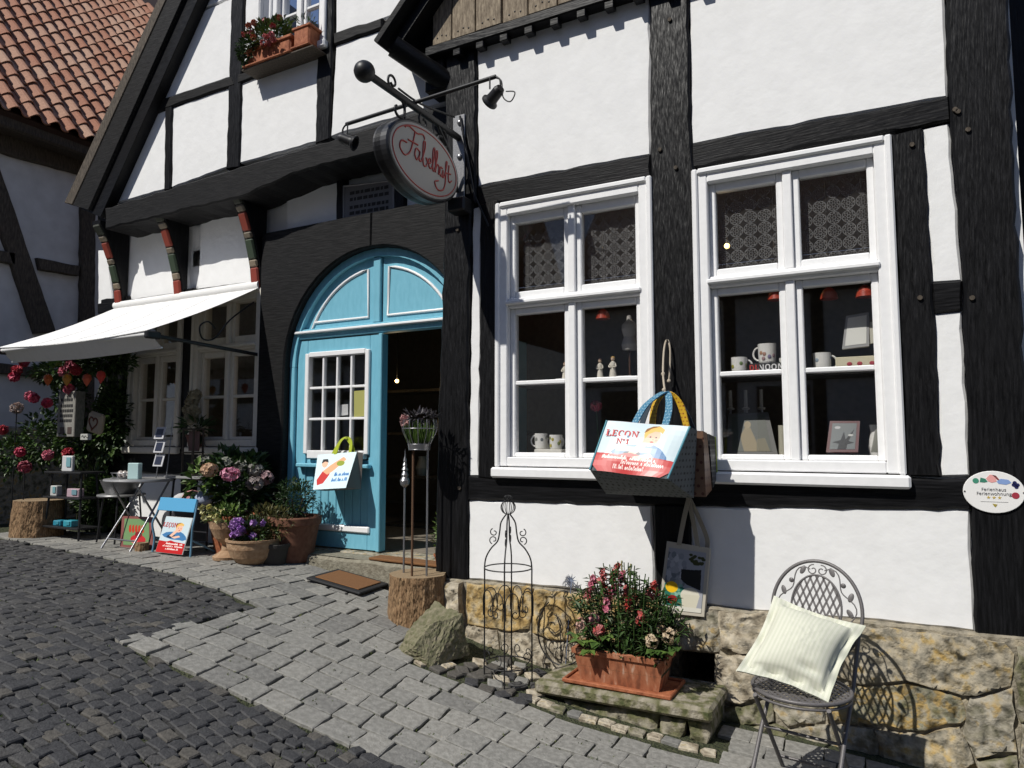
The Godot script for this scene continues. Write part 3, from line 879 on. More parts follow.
func neighbour() -> void:
	var h := thing("neighbouring_house", "shaded half-timbered house with a red pantile roof beyond the awning", "house", Vector3(-9, 0.6, 0))
	var w := mb()
	w.rect(-12.0, -9.04, 0.0, 5.15, -9.0, 0.9, 0.0)
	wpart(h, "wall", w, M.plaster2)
	var n := 300
	for q in [pv([0.388,5.803,-0.122,4.558,-0.777,2.889,-0.539,2.832,-0.112,3.97,0.357,5.236]), pv([-1.002,4.758,-1.179,4.816,-1.373,0.039,-1.184,0.066]), pv([0.08,3.744,-0.271,3.759,-0.278,3.617,0.073,3.607]), pv([-0.514,3.756,-1.025,3.772,-1.019,3.641,-0.555,3.618]), pv([0.108,2.451,-1.104,2.422,-1.111,2.295,0.102,2.34]), pv([0.268,5.392,-1.212,5.502,-1.238,4.969,0.24,4.878])]:
		wpart(h, "beam", ext(q, -9.1, -8.97, 0.01, 0.006, 0.1, n, "x"), M.tb)
		n += 1
	var ba := ext(pv([0.069,1.739,-1.345,1.666,-1.412,0.285,-0.004,0.403]), -9.1, -8.93, 0.02, 0.01, 0.2, n, "x")
	wpart(h, "plinth", ba, M.stone_grey)
	# roof: rafters' sheet with rows of pantiles
	var pitch := deg_to_rad(50.0)
	var up := Vector3(-cos(pitch), sin(pitch), 0)
	var nr := Vector3(sin(pitch), cos(pitch), 0)
	var e := Vector3(-8.62, 5.28, 0)
	var rf := mb()
	rf.box(e + up * 4.0 + Vector3(0, 0, -4.0) - nr * 0.07, Vector3(8.0, 0.1, 14.0), 0.01, Basis(up, nr, Vector3.BACK))
	var roof := wpart(h, "roof", rf, M.roofbase)
	var ev := mb()
	ev.box(e + Vector3(-0.1, -0.1, -4.0), Vector3(0.06, 0.16, 10.0), 0.01)
	wpart(h, "fascia", ev, M.tb)
	var sf := mb()
	sf.rect(-9.0, -8.68, 5.12, 5.16, -9.0, 1.0, 0.0)
	wpart(h, "soffit", sf, M.tb)
	# pantile: an S-shaped sheet with thickness
	var tw := 0.215
	var tl := 0.34
	var tile := mb()
	var prof := []
	for i in 11:
		var t := float(i) / 10.0
		var hh: float
		if t < 0.62: hh = sin(t / 0.62 * PI) * 0.068
		else: hh = -sin((t - 0.62) / 0.38 * PI) * 0.016
		prof.append(Vector2((t - 0.5) * (tw + 0.02), hh))
	for i in 10:
		var p: Vector2 = prof[i]
		var q: Vector2 = prof[i + 1]
		var a := Vector3(p.x, p.y + 0.02, tl / 2)
		var b := Vector3(q.x, q.y + 0.02, tl / 2)
		var c := Vector3(q.x, q.y - 0.012, -tl / 2)
		var d := Vector3(p.x, p.y - 0.012, -tl / 2)
		tile.quad(a, b, c, d)
		tile.quad(a - Vector3(0, 0.016, 0), b - Vector3(0, 0.016, 0), b, a)
	var tmsh := tile.mesh()
	var rng := RandomNumberGenerator.new()
	rng.seed = 5
	var bs := Basis(Vector3(0, 0, -1), nr, -up)
	var ex := 0.272
	var rest := mb()
	for r in 24:
		for c in range(-3, 36):
			var o := MeshInstance3D.new()
			o.name = "tile"
			o.mesh = tmsh
			o.material_override = M.tiles[rng.randi() % M.tiles.size()]
			var p: Vector3 = e + up * (r * ex + tl * 0.42) + Vector3(0, 0, 0.6 - c * tw + (rng.randf() - 0.5) * 0.008) + nr * 0.01
			var vd := p - Vector3(0, 1.55, 4.1)
			var dep := vd.dot(Vector3(-0.4703, 0.0811, -0.8788))
			var sx := 512.0 + 700.0 * vd.dot(Vector3(0.8816, 0, -0.4719)) / dep
			var sy := 384.0 - 700.0 * vd.dot(Vector3(0.0383, 0.9967, 0.0715)) / dep
			if sx < -40.0 or sx > 185.0 - sy * 0.3 or sy < -30.0:
				o.free()
				var sb := Transform3D(bs, p)
				rest.col = Color(0.30, 0.115, 0.06).lerp(Color(0.46, 0.26, 0.17), rng.randf())
				for k in range(0, tile.v.size(), 3): rest.tri3(sb * tile.v[k], sb * tile.v[k + 2], sb * tile.v[k + 1], sb.basis * tile.nn[k], sb.basis * tile.nn[k + 2], sb.basis * tile.nn[k + 1])
				continue
			o.transform = Transform3D(bs.rotated(nr, (rng.randf() - 0.5) * 0.05), p - h.position)
			roof.add_child(o, true)
			o.position -= roof.position
	var ro := wpart(roof, "tiles", rest, vcol(0.8))
	ro.set_meta("kind", "stuff")

func right_neighbour() -> void:
	var h := thing("side_house", "dark sliver of a house past the corner post at the right edge", "house", Vector3(0.9, 0, -1.2))
	var w := mb()
	w.rect(0.75, 3.0, -0.5, 6.5, -4.0, -1.3, 0.0)
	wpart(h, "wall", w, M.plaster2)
	var b := mb()
	b.rect(0.70, 1.15, -0.5, 6.5, -1.3, -1.2, 0.01)
	wpart(h, "post", b, M.tv)

# the courses of slabs swing away from the house and back
func zshift(x: float) -> float:
	if x > -1.84: return 0.0
	if x > -3.55: return (-1.84 - x) * 0.12
	return 0.205 - (-3.55 - x) * 0.12

func ground() -> void:
	var g := mb()
	var xs := [-30.0, -20.0, -14.0, -10.0, -8.0, -6.5, -5.5, -5.0, -4.6, -4.3, -4.0, -3.75, -3.5, -3.25, -3.0, -2.75, -2.5, -2.25, -2.0, -1.75, -1.5, -1.2, -0.9, -0.6, -0.3, 0.1, 0.5, 1.5, 3.0, 8.0, 20.0, 30.0]
	for i in xs.size() - 1:
		var a: float = xs[i]
		var b: float = xs[i + 1]
		for z in [[-20.0, -0.3], [-0.3, 1.0], [1.0, 2.5], [2.5, 6.0], [6.0, 30.0]]:
			g.quad(Vector3(a, hgt(a) - 0.016, z[1]), Vector3(b, hgt(b) - 0.016, z[1]), Vector3(b, hgt(b) - 0.016, z[0]), Vector3(a, hgt(a) - 0.016, z[0]))
	var gr := part(self, "ground", g.mesh(), M.soil)
	gr.set_meta("kind", "structure")
	var rng := RandomNumberGenerator.new()
	rng.seed = 77
	# paving slabs: real blocks with open joints, laid in rows along the house
	var pv_ := setting("pavement")
	var variants := []
	for k in 6:
		var pl := PackedVector2Array()
		for c in [Vector2(-0.5, -0.5), Vector2(0.5, -0.5), Vector2(0.5, 0.5), Vector2(-0.5, 0.5)]:
			pl.append(c + Vector2(rng.randf_range(-0.05, 0.05), rng.randf_range(-0.05, 0.05)))
		var e := ext(pl, 0.0, 1.0, 0.05, 0.02, 0.2, k)
		variants.append(e.mesh())
	var put := func(parent: Node3D, called: String, x: float, z: float, w: float, d: float, hh: float, m: Mesh, mat: Material, turn: float) -> void:
		var o := MeshInstance3D.new()
		o.name = called
		o.mesh = m
		o.material_override = mat
		var s := atan(slope(x))
		var bs := Basis(Vector3.BACK, s + rng.randf_range(-0.012, 0.012)) * Basis(Vector3.RIGHT, rng.randf_range(-0.012, 0.012)) * Basis(Vector3.UP, turn) * Basis(Vector3.RIGHT, Vector3.FORWARD, Vector3.UP)
		o.transform = Transform3D(bs * Basis.from_scale(Vector3(w, d, hh)), Vector3(x, hgt(x) - 0.05 + rng.randf_range(-0.003, 0.003), z))
		parent.add_child(o, true)
	var sm := [M.slab, M.slab, M.slab2, M.slab3, M.slab]
	var z := 1.56
	var row := 0
	var zb := 0.7
	while z > -0.6:
		var d: float = [0.155, 0.146, 0.162, 0.15][row % 4]
		var wide := z < 0.76
		if wide and z > 0.5: zb = z
		var x := 0.05 - rng.randf() * 0.2
		var left := -7.9 if wide else -3.56
		while x > left:
			var w := rng.randf_range(0.145, 0.185) if rng.randf() < 0.8 else rng.randf_range(0.185, 0.24)
			if x - w < left and not wide: w = maxf(0.1, x - left)
			var cx := x - w / 2
			var zz := z - d / 2 + zshift(cx)
			var skip := false
			if zz < 0.575 and cx > -1.84 and cx < -0.76: skip = true
			if zz < 0.66 and cx > -2.5 and cx <= -1.84: skip = true
			if zz < 0.3 and cx > -2.62 and cx <= -0.76: skip = true
			if zz < 0.2 and cx > -0.76: skip = true
			if zz < -0.08 and cx > -4.25: skip = true
			if zz < -0.3: skip = true
			if not skip:
				var ang := atan(0.12) if cx > -3.55 and cx < -1.84 else (-atan(0.12) if cx <= -3.55 else 0.0)
				put.call(pv_, "paving_slab", cx, zz, w - 0.009 + rng.randf_range(-0.005, 0.002), d - 0.009 + rng.randf_range(-0.006, 0.002), 0.052, variants[rng.randi() % 6], sm[rng.randi() % 5], ang + rng.randf_range(-0.022, 0.022))
			x -= w
		z -= d
		row += 1
	# small setts between the slabs and the wall
	var cv := []
	for k in 7:
		var pl := PackedVector2Array()
		var nn := 4 + k % 2
		for i in nn:
			var a := TAU * (i + 0.5) / nn + rng.randf_range(-0.12, 0.12)
			var r := rng.randf_range(0.5, 0.6)
			var q := Vector2(cos(a), sin(a)) * r
			q = Vector2(clampf(q.x * 1.5, -0.5, 0.5), clampf(q.y * 1.5, -0.5, 0.5))
			pl.append(q)
		var b := mb()
		var ct := Vector3(0, 0, 1.0)
		var lim := []
		for i in nn: lim.append(pl[i])
		for i in nn:
			var p: Vector2 = pl[i]
			var q: Vector2 = pl[(i + 1) % nn]
			var P := Vector3(p.x, p.y, 0.0)
			var Q := Vector3(q.x, q.y, 0.0)
			var P1 := Vector3(p.x, p.y, 0.89)
			var Q1 := Vector3(q.x, q.y, 0.89)
			var P2 := Vector3(p.x * 0.84, p.y * 0.84, 0.98)
			var Q2 := Vector3(q.x * 0.84, q.y * 0.84, 0.98)
			b.quad(P, Q, Q1, P1)
			b.quad(P1, Q1, Q2, P2)
			b.tri(P2, Q2, ct)
		cv.append(b.mesh())
	var cm := [M.cob, M.cob, M.cob, M.cob2, M.cob2, M.cob3]
	for i in 8:
		for j in 6:
			var x := -2.45 + i * 0.105 + rng.randf_range(-0.015, 0.015)
			var zz := 0.63 - j * 0.088 + rng.randf_range(-0.012, 0.012)
			if zz < 0.14 or x > -1.8 or (x < -2.25 and zz < 0.52): continue
			put.call(pv_, "sett", x, zz, rng.randf_range(0.08, 0.1), rng.randf_range(0.07, 0.09), 0.055, cv[rng.randi() % 7], [M.cob, M.cob2, M.cob3, M.slab, M.stone_pale][rng.randi() % 5], rng.randf() * 3.0)
	for i in 12:
		put.call(pv_, "sett", -1.8 + i * 0.088 + rng.randf_range(-0.01, 0.01), 0.53 + rng.randf_range(-0.01, 0.012), rng.randf_range(0.075, 0.095), rng.randf_range(0.06, 0.08), 0.052, cv[rng.randi() % 7], [M.stone_moss, M.stone_moss, M.slab3, M.stone_pale][rng.randi() % 4], rng.randf_range(-0.2, 0.2))
	# dark cobbles of the street, in wavy rows
	var st := setting("street")
	var cam := Vector3(0, 1.55, 4.1)
	var fw := Vector3(-0.4703, 0.0811, -0.8788)
	var rt := Vector3(0.8816, 0, -0.4719)
	var near := []
	var far := []
	var rz := 0.1
	var ri := 0
	while rz < 4.9:
		var x := -10.2 + rng.randf() * 0.1
		while x < 2.6:
			var w := rng.randf_range(0.055, 0.092)
			x += w
			var zz := rz + 0.06 * sin(x * 2.1) + 0.025 * sin(x * 5.0 + rz * 3.0) + rng.randf_range(-0.012, 0.012)
			if x > -3.54 and zz < 1.585 + zshift(x): continue
			if x <= -3.54 and zz < zb + 0.04 + zshift(x): continue
			var p := Vector3(x - w / 2, hgt(x), zz)
			var dd := (p - cam)
			var dep := dd.dot(fw)
			var sx := dd.dot(rt) / maxf(dep, 0.01) * 700.0
			var up := rt.cross(fw)
			var sy := dd.dot(up) / maxf(dep, 0.01) * 700.0
			var item := [p, w + 0.004, rng.randf_range(0.06, 0.068), rng.randi() % 7, mini(rng.randi() % 12, 11) % 12 / 2 if rng.randf() < 0.6 else rng.randi() % 5, rng.randf_range(-0.16, 0.16), rng.randf_range(0.048, 0.062)]
			if dep > 0.3 and sx > -515.0 and sx < 515.0 and sy > -388.0: near.append([dd.length(), item])
			else: far.append(item)
		rz += 0.06
		ri += 1
	near.sort_custom(func(a: Array, b: Array) -> bool: return a[0] < b[0])
	for i in near.size():
		var it: Array = near[i][1]
		if i < 300: put.call(st, "cobble", it[0].x, it[0].z, it[1], it[2], it[6], cv[it[3]], cm[it[4]], it[5])
		else: far.append(it)
	# all the farther stones, too small to pick apart, as one mesh
	var base := []
	for k in 7: base.append((cv[k] as ArrayMesh).surface_get_arrays(0))
	var sv := PackedVector3Array()
	var sn := PackedVector3Array()
	var sc := PackedColorArray()
	for it: Array in far:
		var x: float = it[0].x
		var bs := Basis(Vector3.BACK, atan(slope(x)) + rng.randf_range(-0.05, 0.05)) * Basis(Vector3.RIGHT, rng.randf_range(-0.05, 0.05)) * Basis(Vector3.UP, it[5]) * Basis(Vector3.RIGHT, Vector3.FORWARD, Vector3.UP)
		var full := bs * Basis.from_scale(Vector3(it[1], it[2], it[6]))
		var nb := full.inverse().transposed()
		var p := Vector3(x, hgt(x) - 0.05, it[0].z)
		var cc: Color = [Color(0.7, 0.7, 0.74), Color(0.7, 0.7, 0.74), Color(0.75, 0.75, 0.76), Color(1.0, 0.98, 0.96), Color(1.1, 1.08, 1.04), Color(1.7, 1.55, 1.35)][it[4]]
		var vv: PackedVector3Array = base[it[3]][Mesh.ARRAY_VERTEX]
		var nv: PackedVector3Array = base[it[3]][Mesh.ARRAY_NORMAL]
		for i in vv.size():
			sv.append(p + full * vv[i])
			sn.append((nb * nv[i]).normalized())
			sc.append(cc)
	var ar := []
	ar.resize(Mesh.ARRAY_MAX)
	ar[Mesh.ARRAY_VERTEX] = sv
	ar[Mesh.ARRAY_NORMAL] = sn
	ar[Mesh.ARRAY_COLOR] = sc
	var am := ArrayMesh.new()
	am.add_surface_from_arrays(Mesh.PRIMITIVE_TRIANGLES, ar)
	var cmat: StandardMaterial3D = M.cob2.duplicate()
	cmat.vertex_color_use_as_albedo = true
	var so := part(st, "cobbles", am, cmat)
	so.set_meta("kind", "stuff")
	# grass and moss tufts in the joints
	var gm := mb()
	for i in 6000:
		var x := rng.randf_range(-7.5, 0.3)
		var zz := rng.randf_range(0.7, 3.2)
		if wob.get_noise_2d(x * 60.0, zz * 60.0) < 0.06: continue
		gm.col = Color(0.05, 0.09, 0.02).lerp(Color(0.13, 0.15, 0.04), rng.randf())
		var y := hgt(x) - 0.014
		for j in 3:
			var a := rng.randf() * TAU
			gm.leaf(Vector3(x + rng.randf_range(-0.012, 0.012), y, zz + rng.randf_range(-0.012, 0.012)), Vector3(cos(a) * 0.6, 0.9, sin(a) * 0.6).normalized(), Vector3(sin(a), 0, cos(a)), rng.randf_range(0.014, 0.03), 0.008)
	var gt := part(self, "joint_grass", gm.mesh(), M.leaf)
	gt.set_meta("kind", "stuff")
	meta(gt, "tiny tufts of grass and moss in the street joints", "grass")

# ------------------------------------------------------------------- planting
func leaves(b: MB, ct: Vector3, rad: Vector3, n: int, l: float, w: float, c0: Color, c1: Color, rng: RandomNumberGenerator, up := 0.3, fill := 0.5) -> void:
	for i in n:
		var d := Vector3(rng.randfn(), rng.randfn(), rng.randfn()).normalized()
		var r := lerpf(fill, 1.0, sqrt(rng.randf()))
		r *= 0.86 + 0.22 * wob.get_noise_3d(d.x * 30.0 + ct.x * 50.0, d.y * 30.0, d.z * 30.0) * 2.0
		var p := ct + d * rad * r
		var dd := (d + Vector3(rng.randf_range(-0.6, 0.6), rng.randf_range(-0.5, 0.6) + up, rng.randf_range(-0.6, 0.6))).normalized()
		b.col = c0.lerp(c1, rng.randf())
		var k := rng.randf_range(0.7, 1.25)
		b.leaf(p, dd, Vector3(rng.randf_range(-0.5, 0.5), 1, rng.randf_range(-0.5, 0.5)), l * k, w * k)

func florets(b: MB, ct: Vector3, rad: Vector3, n: int, s: float, c0: Color, c1: Color, rng: RandomNumberGenerator) -> void:
	for i in n:
		var d := Vector3(rng.randfn(), rng.randfn(), rng.randfn()).normalized()
		var p := ct + d * rad * rng.randf_range(0.75, 1.0)
		var u := d.cross(Vector3(rng.randfn(), rng.randfn(), rng.randfn())).normalized()
		var w := d.cross(u)
		b.col = c0.lerp(c1, rng.randf())
		for k in 4:
			var a := TAU * k / 4.0
			var e := (u * cos(a) + w * sin(a) + d * 0.35).normalized()
			b.leaf(p, e, d, s, s * 0.85, 0.1)

func stalks(b: MB, from: Array, rng: RandomNumberGenerator, r := 0.003) -> void:
	for q in from:
		var m: Vector3 = (q[0] + q[1]) / 2 + Vector3(rng.randf_range(-0.02, 0.02), 0.01, rng.randf_range(-0.02, 0.02))
		b.tube([q[0], m, q[1]], [r, r * 0.85, r * 0.6], 5)

func pot(t: Node3D, at: Vector3, r0: float, r1: float, h: float, mat: Material, called := "pot") -> void:
	var b := mb()
	b.lathe([Vector2(0, 0), Vector2(r0, 0), Vector2(lerpf(r0, r1, 0.6), h * 0.55), Vector2(r1 * 0.98, h * 0.8), Vector2(r1 * 1.06, h * 0.82), Vector2(r1 * 1.08, h * 0.97), Vector2(r1 * 1.04, h), Vector2(r1 * 0.93, h * 0.99), Vector2(r1 * 0.9, h * 0.86), Vector2(0, h * 0.86)], 28)
	var o := part(t, called, b.mesh(), mat)
	o.position = at - t.position

const GD := Color(0.012, 0.03, 0.008)
const GM := Color(0.04, 0.085, 0.018)
const GL := Color(0.12, 0.19, 0.035)

func trough() -> void:
	var rng := RandomNumberGenerator.new()
	rng.seed = 21
	var t := thing("flower_trough", "terracotta trough of red snapdragons and hydrangeas on the stone ledge", "planter", Vector3(-1.33, 0.222, 0.3))
	var sa := mb()
	sa.rect(-1.63, -1.04, 0.222, 0.232, 0.16, 0.45, 0.003)
	for q in [[-1.64, -1.03, 0.44, 0.455], [-1.64, -1.03, 0.155, 0.17], [-1.64, -1.625, 0.17, 0.44], [-1.045, -1.03, 0.17, 0.44]]:
		sa.rect(q[0], q[1], 0.224, 0.246, q[2], q[3], 0.005)
	wpart(t, "saucer", sa, M.terra)
	var b := mb()
	var c := Vector3(-1.335, 0.233, 0.305)
	# tapered box with a thick rim
	var lo := Vector2(0.222, 0.08)
	var hi := Vector2(0.25, 0.098)
	var P := func(e: Vector2, y: float, i: int) -> Vector3:
		var sx: float = [-1.0, 1.0, 1.0, -1.0][i]
		var sz: float = [1.0, 1.0, -1.0, -1.0][i]
		return c + Vector3(e.x * sx, y, e.y * sz)
	for i in 4:
		var j := (i + 1) % 4
		b.quad(P.call(lo, 0.0, i), P.call(lo, 0.0, j), P.call(hi, 0.14, j), P.call(hi, 0.14, i))
		b.quad(P.call(hi, 0.14, i), P.call(hi, 0.14, j), P.call(hi + Vector2(0.012, 0.012), 0.145, j), P.call(hi + Vector2(0.012, 0.012), 0.145, i))
		b.quad(P.call(hi + Vector2(0.012, 0.012), 0.145, i), P.call(hi + Vector2(0.012, 0.012), 0.145, j), P.call(hi + Vector2(0.014, 0.014), 0.17, j), P.call(hi + Vector2(0.014, 0.014), 0.17, i))
		b.quad(P.call(hi + Vector2(0.014, 0.014), 0.17, i), P.call(hi + Vector2(0.014, 0.014), 0.17, j), P.call(hi - Vector2(0.008, 0.008), 0.174, j), P.call(hi - Vector2(0.008, 0.008), 0.174, i))
		b.quad(P.call(hi - Vector2(0.008, 0.008), 0.174, i), P.call(hi - Vector2(0.008, 0.008), 0.174, j), P.call(lo, 0.05, j), P.call(lo, 0.05, i))
	wpart(t, "trough", b, M.terra_streak)
	var so := mb()
	so.rect(-1.575, -1.095, 0.3, 0.385, 0.215, 0.395, 0.01)
	wpart(t, "soil", so, M.soil)
	var lf := mb()
	# tall stems dressed with narrow leaves
	for i in 74:
		var x := rng.randf_range(-1.54, -1.1)
		var z := rng.randf_range(0.22, 0.4)
		var mid: float = 1.0 - absf(x + 1.33) / 0.34
		var hh := 0.16 + 0.30 * mid + rng.randf_range(-0.05, 0.07)
		var lean := Vector3((x + 1.33) * 0.5 + rng.randf_range(-0.05, 0.05), 0, rng.randf_range(-0.03, 0.08))
		var p0 := Vector3(x, 0.38, z)
		lf.col = GM
		lf.tube([p0, p0 + lean * 0.4 + Vector3(0, hh * 0.5, 0), p0 + lean + Vector3(0, hh, 0)], 0.003, 4)
		for k in 34:
			var s := rng.randf_range(0.0, 0.95)
			var p := p0 + lean * s + Vector3(0, hh * s, 0)
			var a := rng.randf() * TAU
			lf.col = GD.lerp(GM, rng.randf()).lerp(GL, rng.randf() * 0.12)
			lf.leaf(p, Vector3(cos(a), rng.randf_range(-0.5, 0.5), sin(a)).normalized(), Vector3.UP, rng.randf_range(0.035, 0.066), rng.randf_range(0.012, 0.02))
	wpart(t, "snapdragon_foliage", lf, M.leaf)
	# flower spikes
	var reds := [Color(0.34, 0.012, 0.018), Color(0.42, 0.03, 0.02), Color(0.5, 0.09, 0.16), Color(0.45, 0.06, 0.05)]
	for q in [Vector3(-1.501, 0.785, 0.34), Vector3(-1.445, 0.822, 0.33), Vector3(-1.51, 0.72, 0.38), Vector3(-1.404, 0.795, 0.28), Vector3(-1.337, 0.815, 0.3), Vector3(-1.289, 0.749, 0.36), Vector3(-1.396, 0.681, 0.4), Vector3(-1.259, 0.736, 0.33), Vector3(-1.265, 0.7, 0.4), Vector3(-1.19, 0.737, 0.3), Vector3(-1.164, 0.772, 0.27), Vector3(-1.204, 0.638, 0.4), Vector3(-1.384, 0.848, 0.25), Vector3(-1.445, 0.739, 0.3), Vector3(-1.355, 0.757, 0.35), Vector3(-1.402, 0.72, 0.32)]:
		var f := mb()
		var cc: Color = reds[rng.randi() % 4]
		for k in 5:
			florets(f, q + Vector3(rng.randf_range(-0.008, 0.008), -0.012 * k, rng.randf_range(-0.008, 0.008)), Vector3.ONE * (0.008 + 0.003 * k), 7, 0.016, cc, cc.lightened(0.18), rng)
		wpart(t, "flower_spike", f, M.petal)
	var bd := mb()
	for q in [Vector3(-1.337, 0.876, 0.3), Vector3(-1.29, 0.863, 0.3)]:
		for k in 6:
			bd.col = Color(0.22, 0.2, 0.08)
			bd.ball(q + Vector3(rng.randf_range(-0.006, 0.006), -0.012 * k, 0), Vector3(0.006, 0.009, 0.006), 6, 4)
	wpart(t, "seed_heads", bd, M.petal)
	# hydrangeas at either end
	for q in [[Vector3(-1.539, 0.536, 0.4), Color(0.42, 0.2, 0.14), 0.034], [Vector3(-1.475, 0.566, 0.38), Color(0.5, 0.2, 0.22), 0.03], [Vector3(-1.431, 0.521, 0.42), Color(0.42, 0.07, 0.06), 0.032], [Vector3(-1.135, 0.501, 0.42), Color(0.40, 0.29, 0.16), 0.036], [Vector3(-1.044, 0.534, 0.4), Color(0.42, 0.31, 0.18), 0.042], [Vector3(-1.097, 0.558, 0.38), Color(0.3, 0.21, 0.1), 0.03]]:
		var f := mb()
		florets(f, q[0], Vector3.ONE * q[2], 46, 0.015, q[1], (q[1] as Color).lightened(0.15), rng)
		wpart(t, "hydrangea_head", f, M.petal)
	var bl := mb()
	for q in [Vector3(-1.543, 0.453, 0.42), Vector3(-1.439, 0.459, 0.43), Vector3(-1.477, 0.414, 0.44), Vector3(-1.593, 0.465, 0.36), Vector3(-1.047, 0.46, 0.43), Vector3(-1.113, 0.463, 0.44), Vector3(-1.018, 0.481, 0.38), Vector3(-1.41, 0.498, 0.4)]:
		for k in 3:
			bl.col = GM.lerp(GL, rng.randf() * 0.7)
			var a := rng.randf() * TAU
			bl.leaf(q, Vector3(cos(a), rng.randf_range(-0.3, 0.1), absf(sin(a)) + 0.2).normalized(), Vector3.UP, 0.07, 0.055, 0.15)
	wpart(t, "broad_leaves", bl, M.leaf)

func hull8(b: MB, f: Array, k: Array, skip_front := false) -> void:
	var ct := Vector3.ZERO
	for p: Vector3 in f: ct += p / 8.0
	for p: Vector3 in k: ct += p / 8.0
	if not skip_front: b.out([f[0], f[1], f[2], f[3]], ct)
	b.out([k[0], k[1], k[2], k[3]], ct)
	for i in 4:
		var j := (i + 1) % 4
		b.out([f[i], f[j], k[j], k[i]], ct)

func ribbon(b: MB, pts: Array, w: Vector3, th := 0.003) -> void:
	var s := smooth(pts, 6)
	for i in s.size() - 1:
		var a: Vector3 = s[i]
		var d: Vector3 = s[i + 1]
		var n: Vector3 = (d - a).cross(w).normalized() * th
		b.quad(a - w / 2 + n, a + w / 2 + n, d + w / 2 + n, d - w / 2 + n)
		b.quad(a - w / 2 - n, d - w / 2 - n, d + w / 2 - n, a + w / 2 - n)
		b.quad(a - w / 2 - n, a - w / 2 + n, d - w / 2 + n, d - w / 2 - n)
		b.quad(a + w / 2 - n, d + w / 2 - n, d + w / 2 + n, a + w / 2 + n)

func dots(c0: Color, c1: Color, n: int, sz := 256) -> Image:
	var im := Image.create(sz, sz, false, Image.FORMAT_RGB8)
	im.fill(c0)
	var s := float(sz) / n
	for i in n:
		for j in n:
			img_ell(im, (i + 0.5 + 0.5 * (j % 2)) * s, (j + 0.5) * s, s * 0.2, s * 0.2, c1)
			if i == n - 1 and j % 2 == 1: img_ell(im, 0, (j + 0.5) * s, s * 0.2, s * 0.2, c1)
	return im

func tri_mat(im: Image, sc: float, rough := 0.6) -> StandardMaterial3D:
	var m := img_mat(im, rough)
	m.uv1_triplanar = true
	m.uv1_world_triplanar = true
	m.uv1_scale = Vector3.ONE * sc
	return m

func scribble(im: Image, x0: float, x1: float, y: float, h: float, col: Color, rng: RandomNumberGenerator) -> void:
	var x := x0
	while x < x1:
		var w := rng.randf_range(h * 0.5, h * 0.9)
		if rng.randf() < 0.16:
			x += h * 0.7
			continue
		var hh := h * (1.7 if rng.randf() < 0.3 else 1.0)
		var n := 14
		for k in n:
			var t := float(k) / n
			var px := x + w * t
			var py := y - hh * 0.5 * (1.0 - cos(t * TAU)) * 0.5 * 1.6
			img_ell(im, px, py, 1.5, 1.5, col)
		x += w

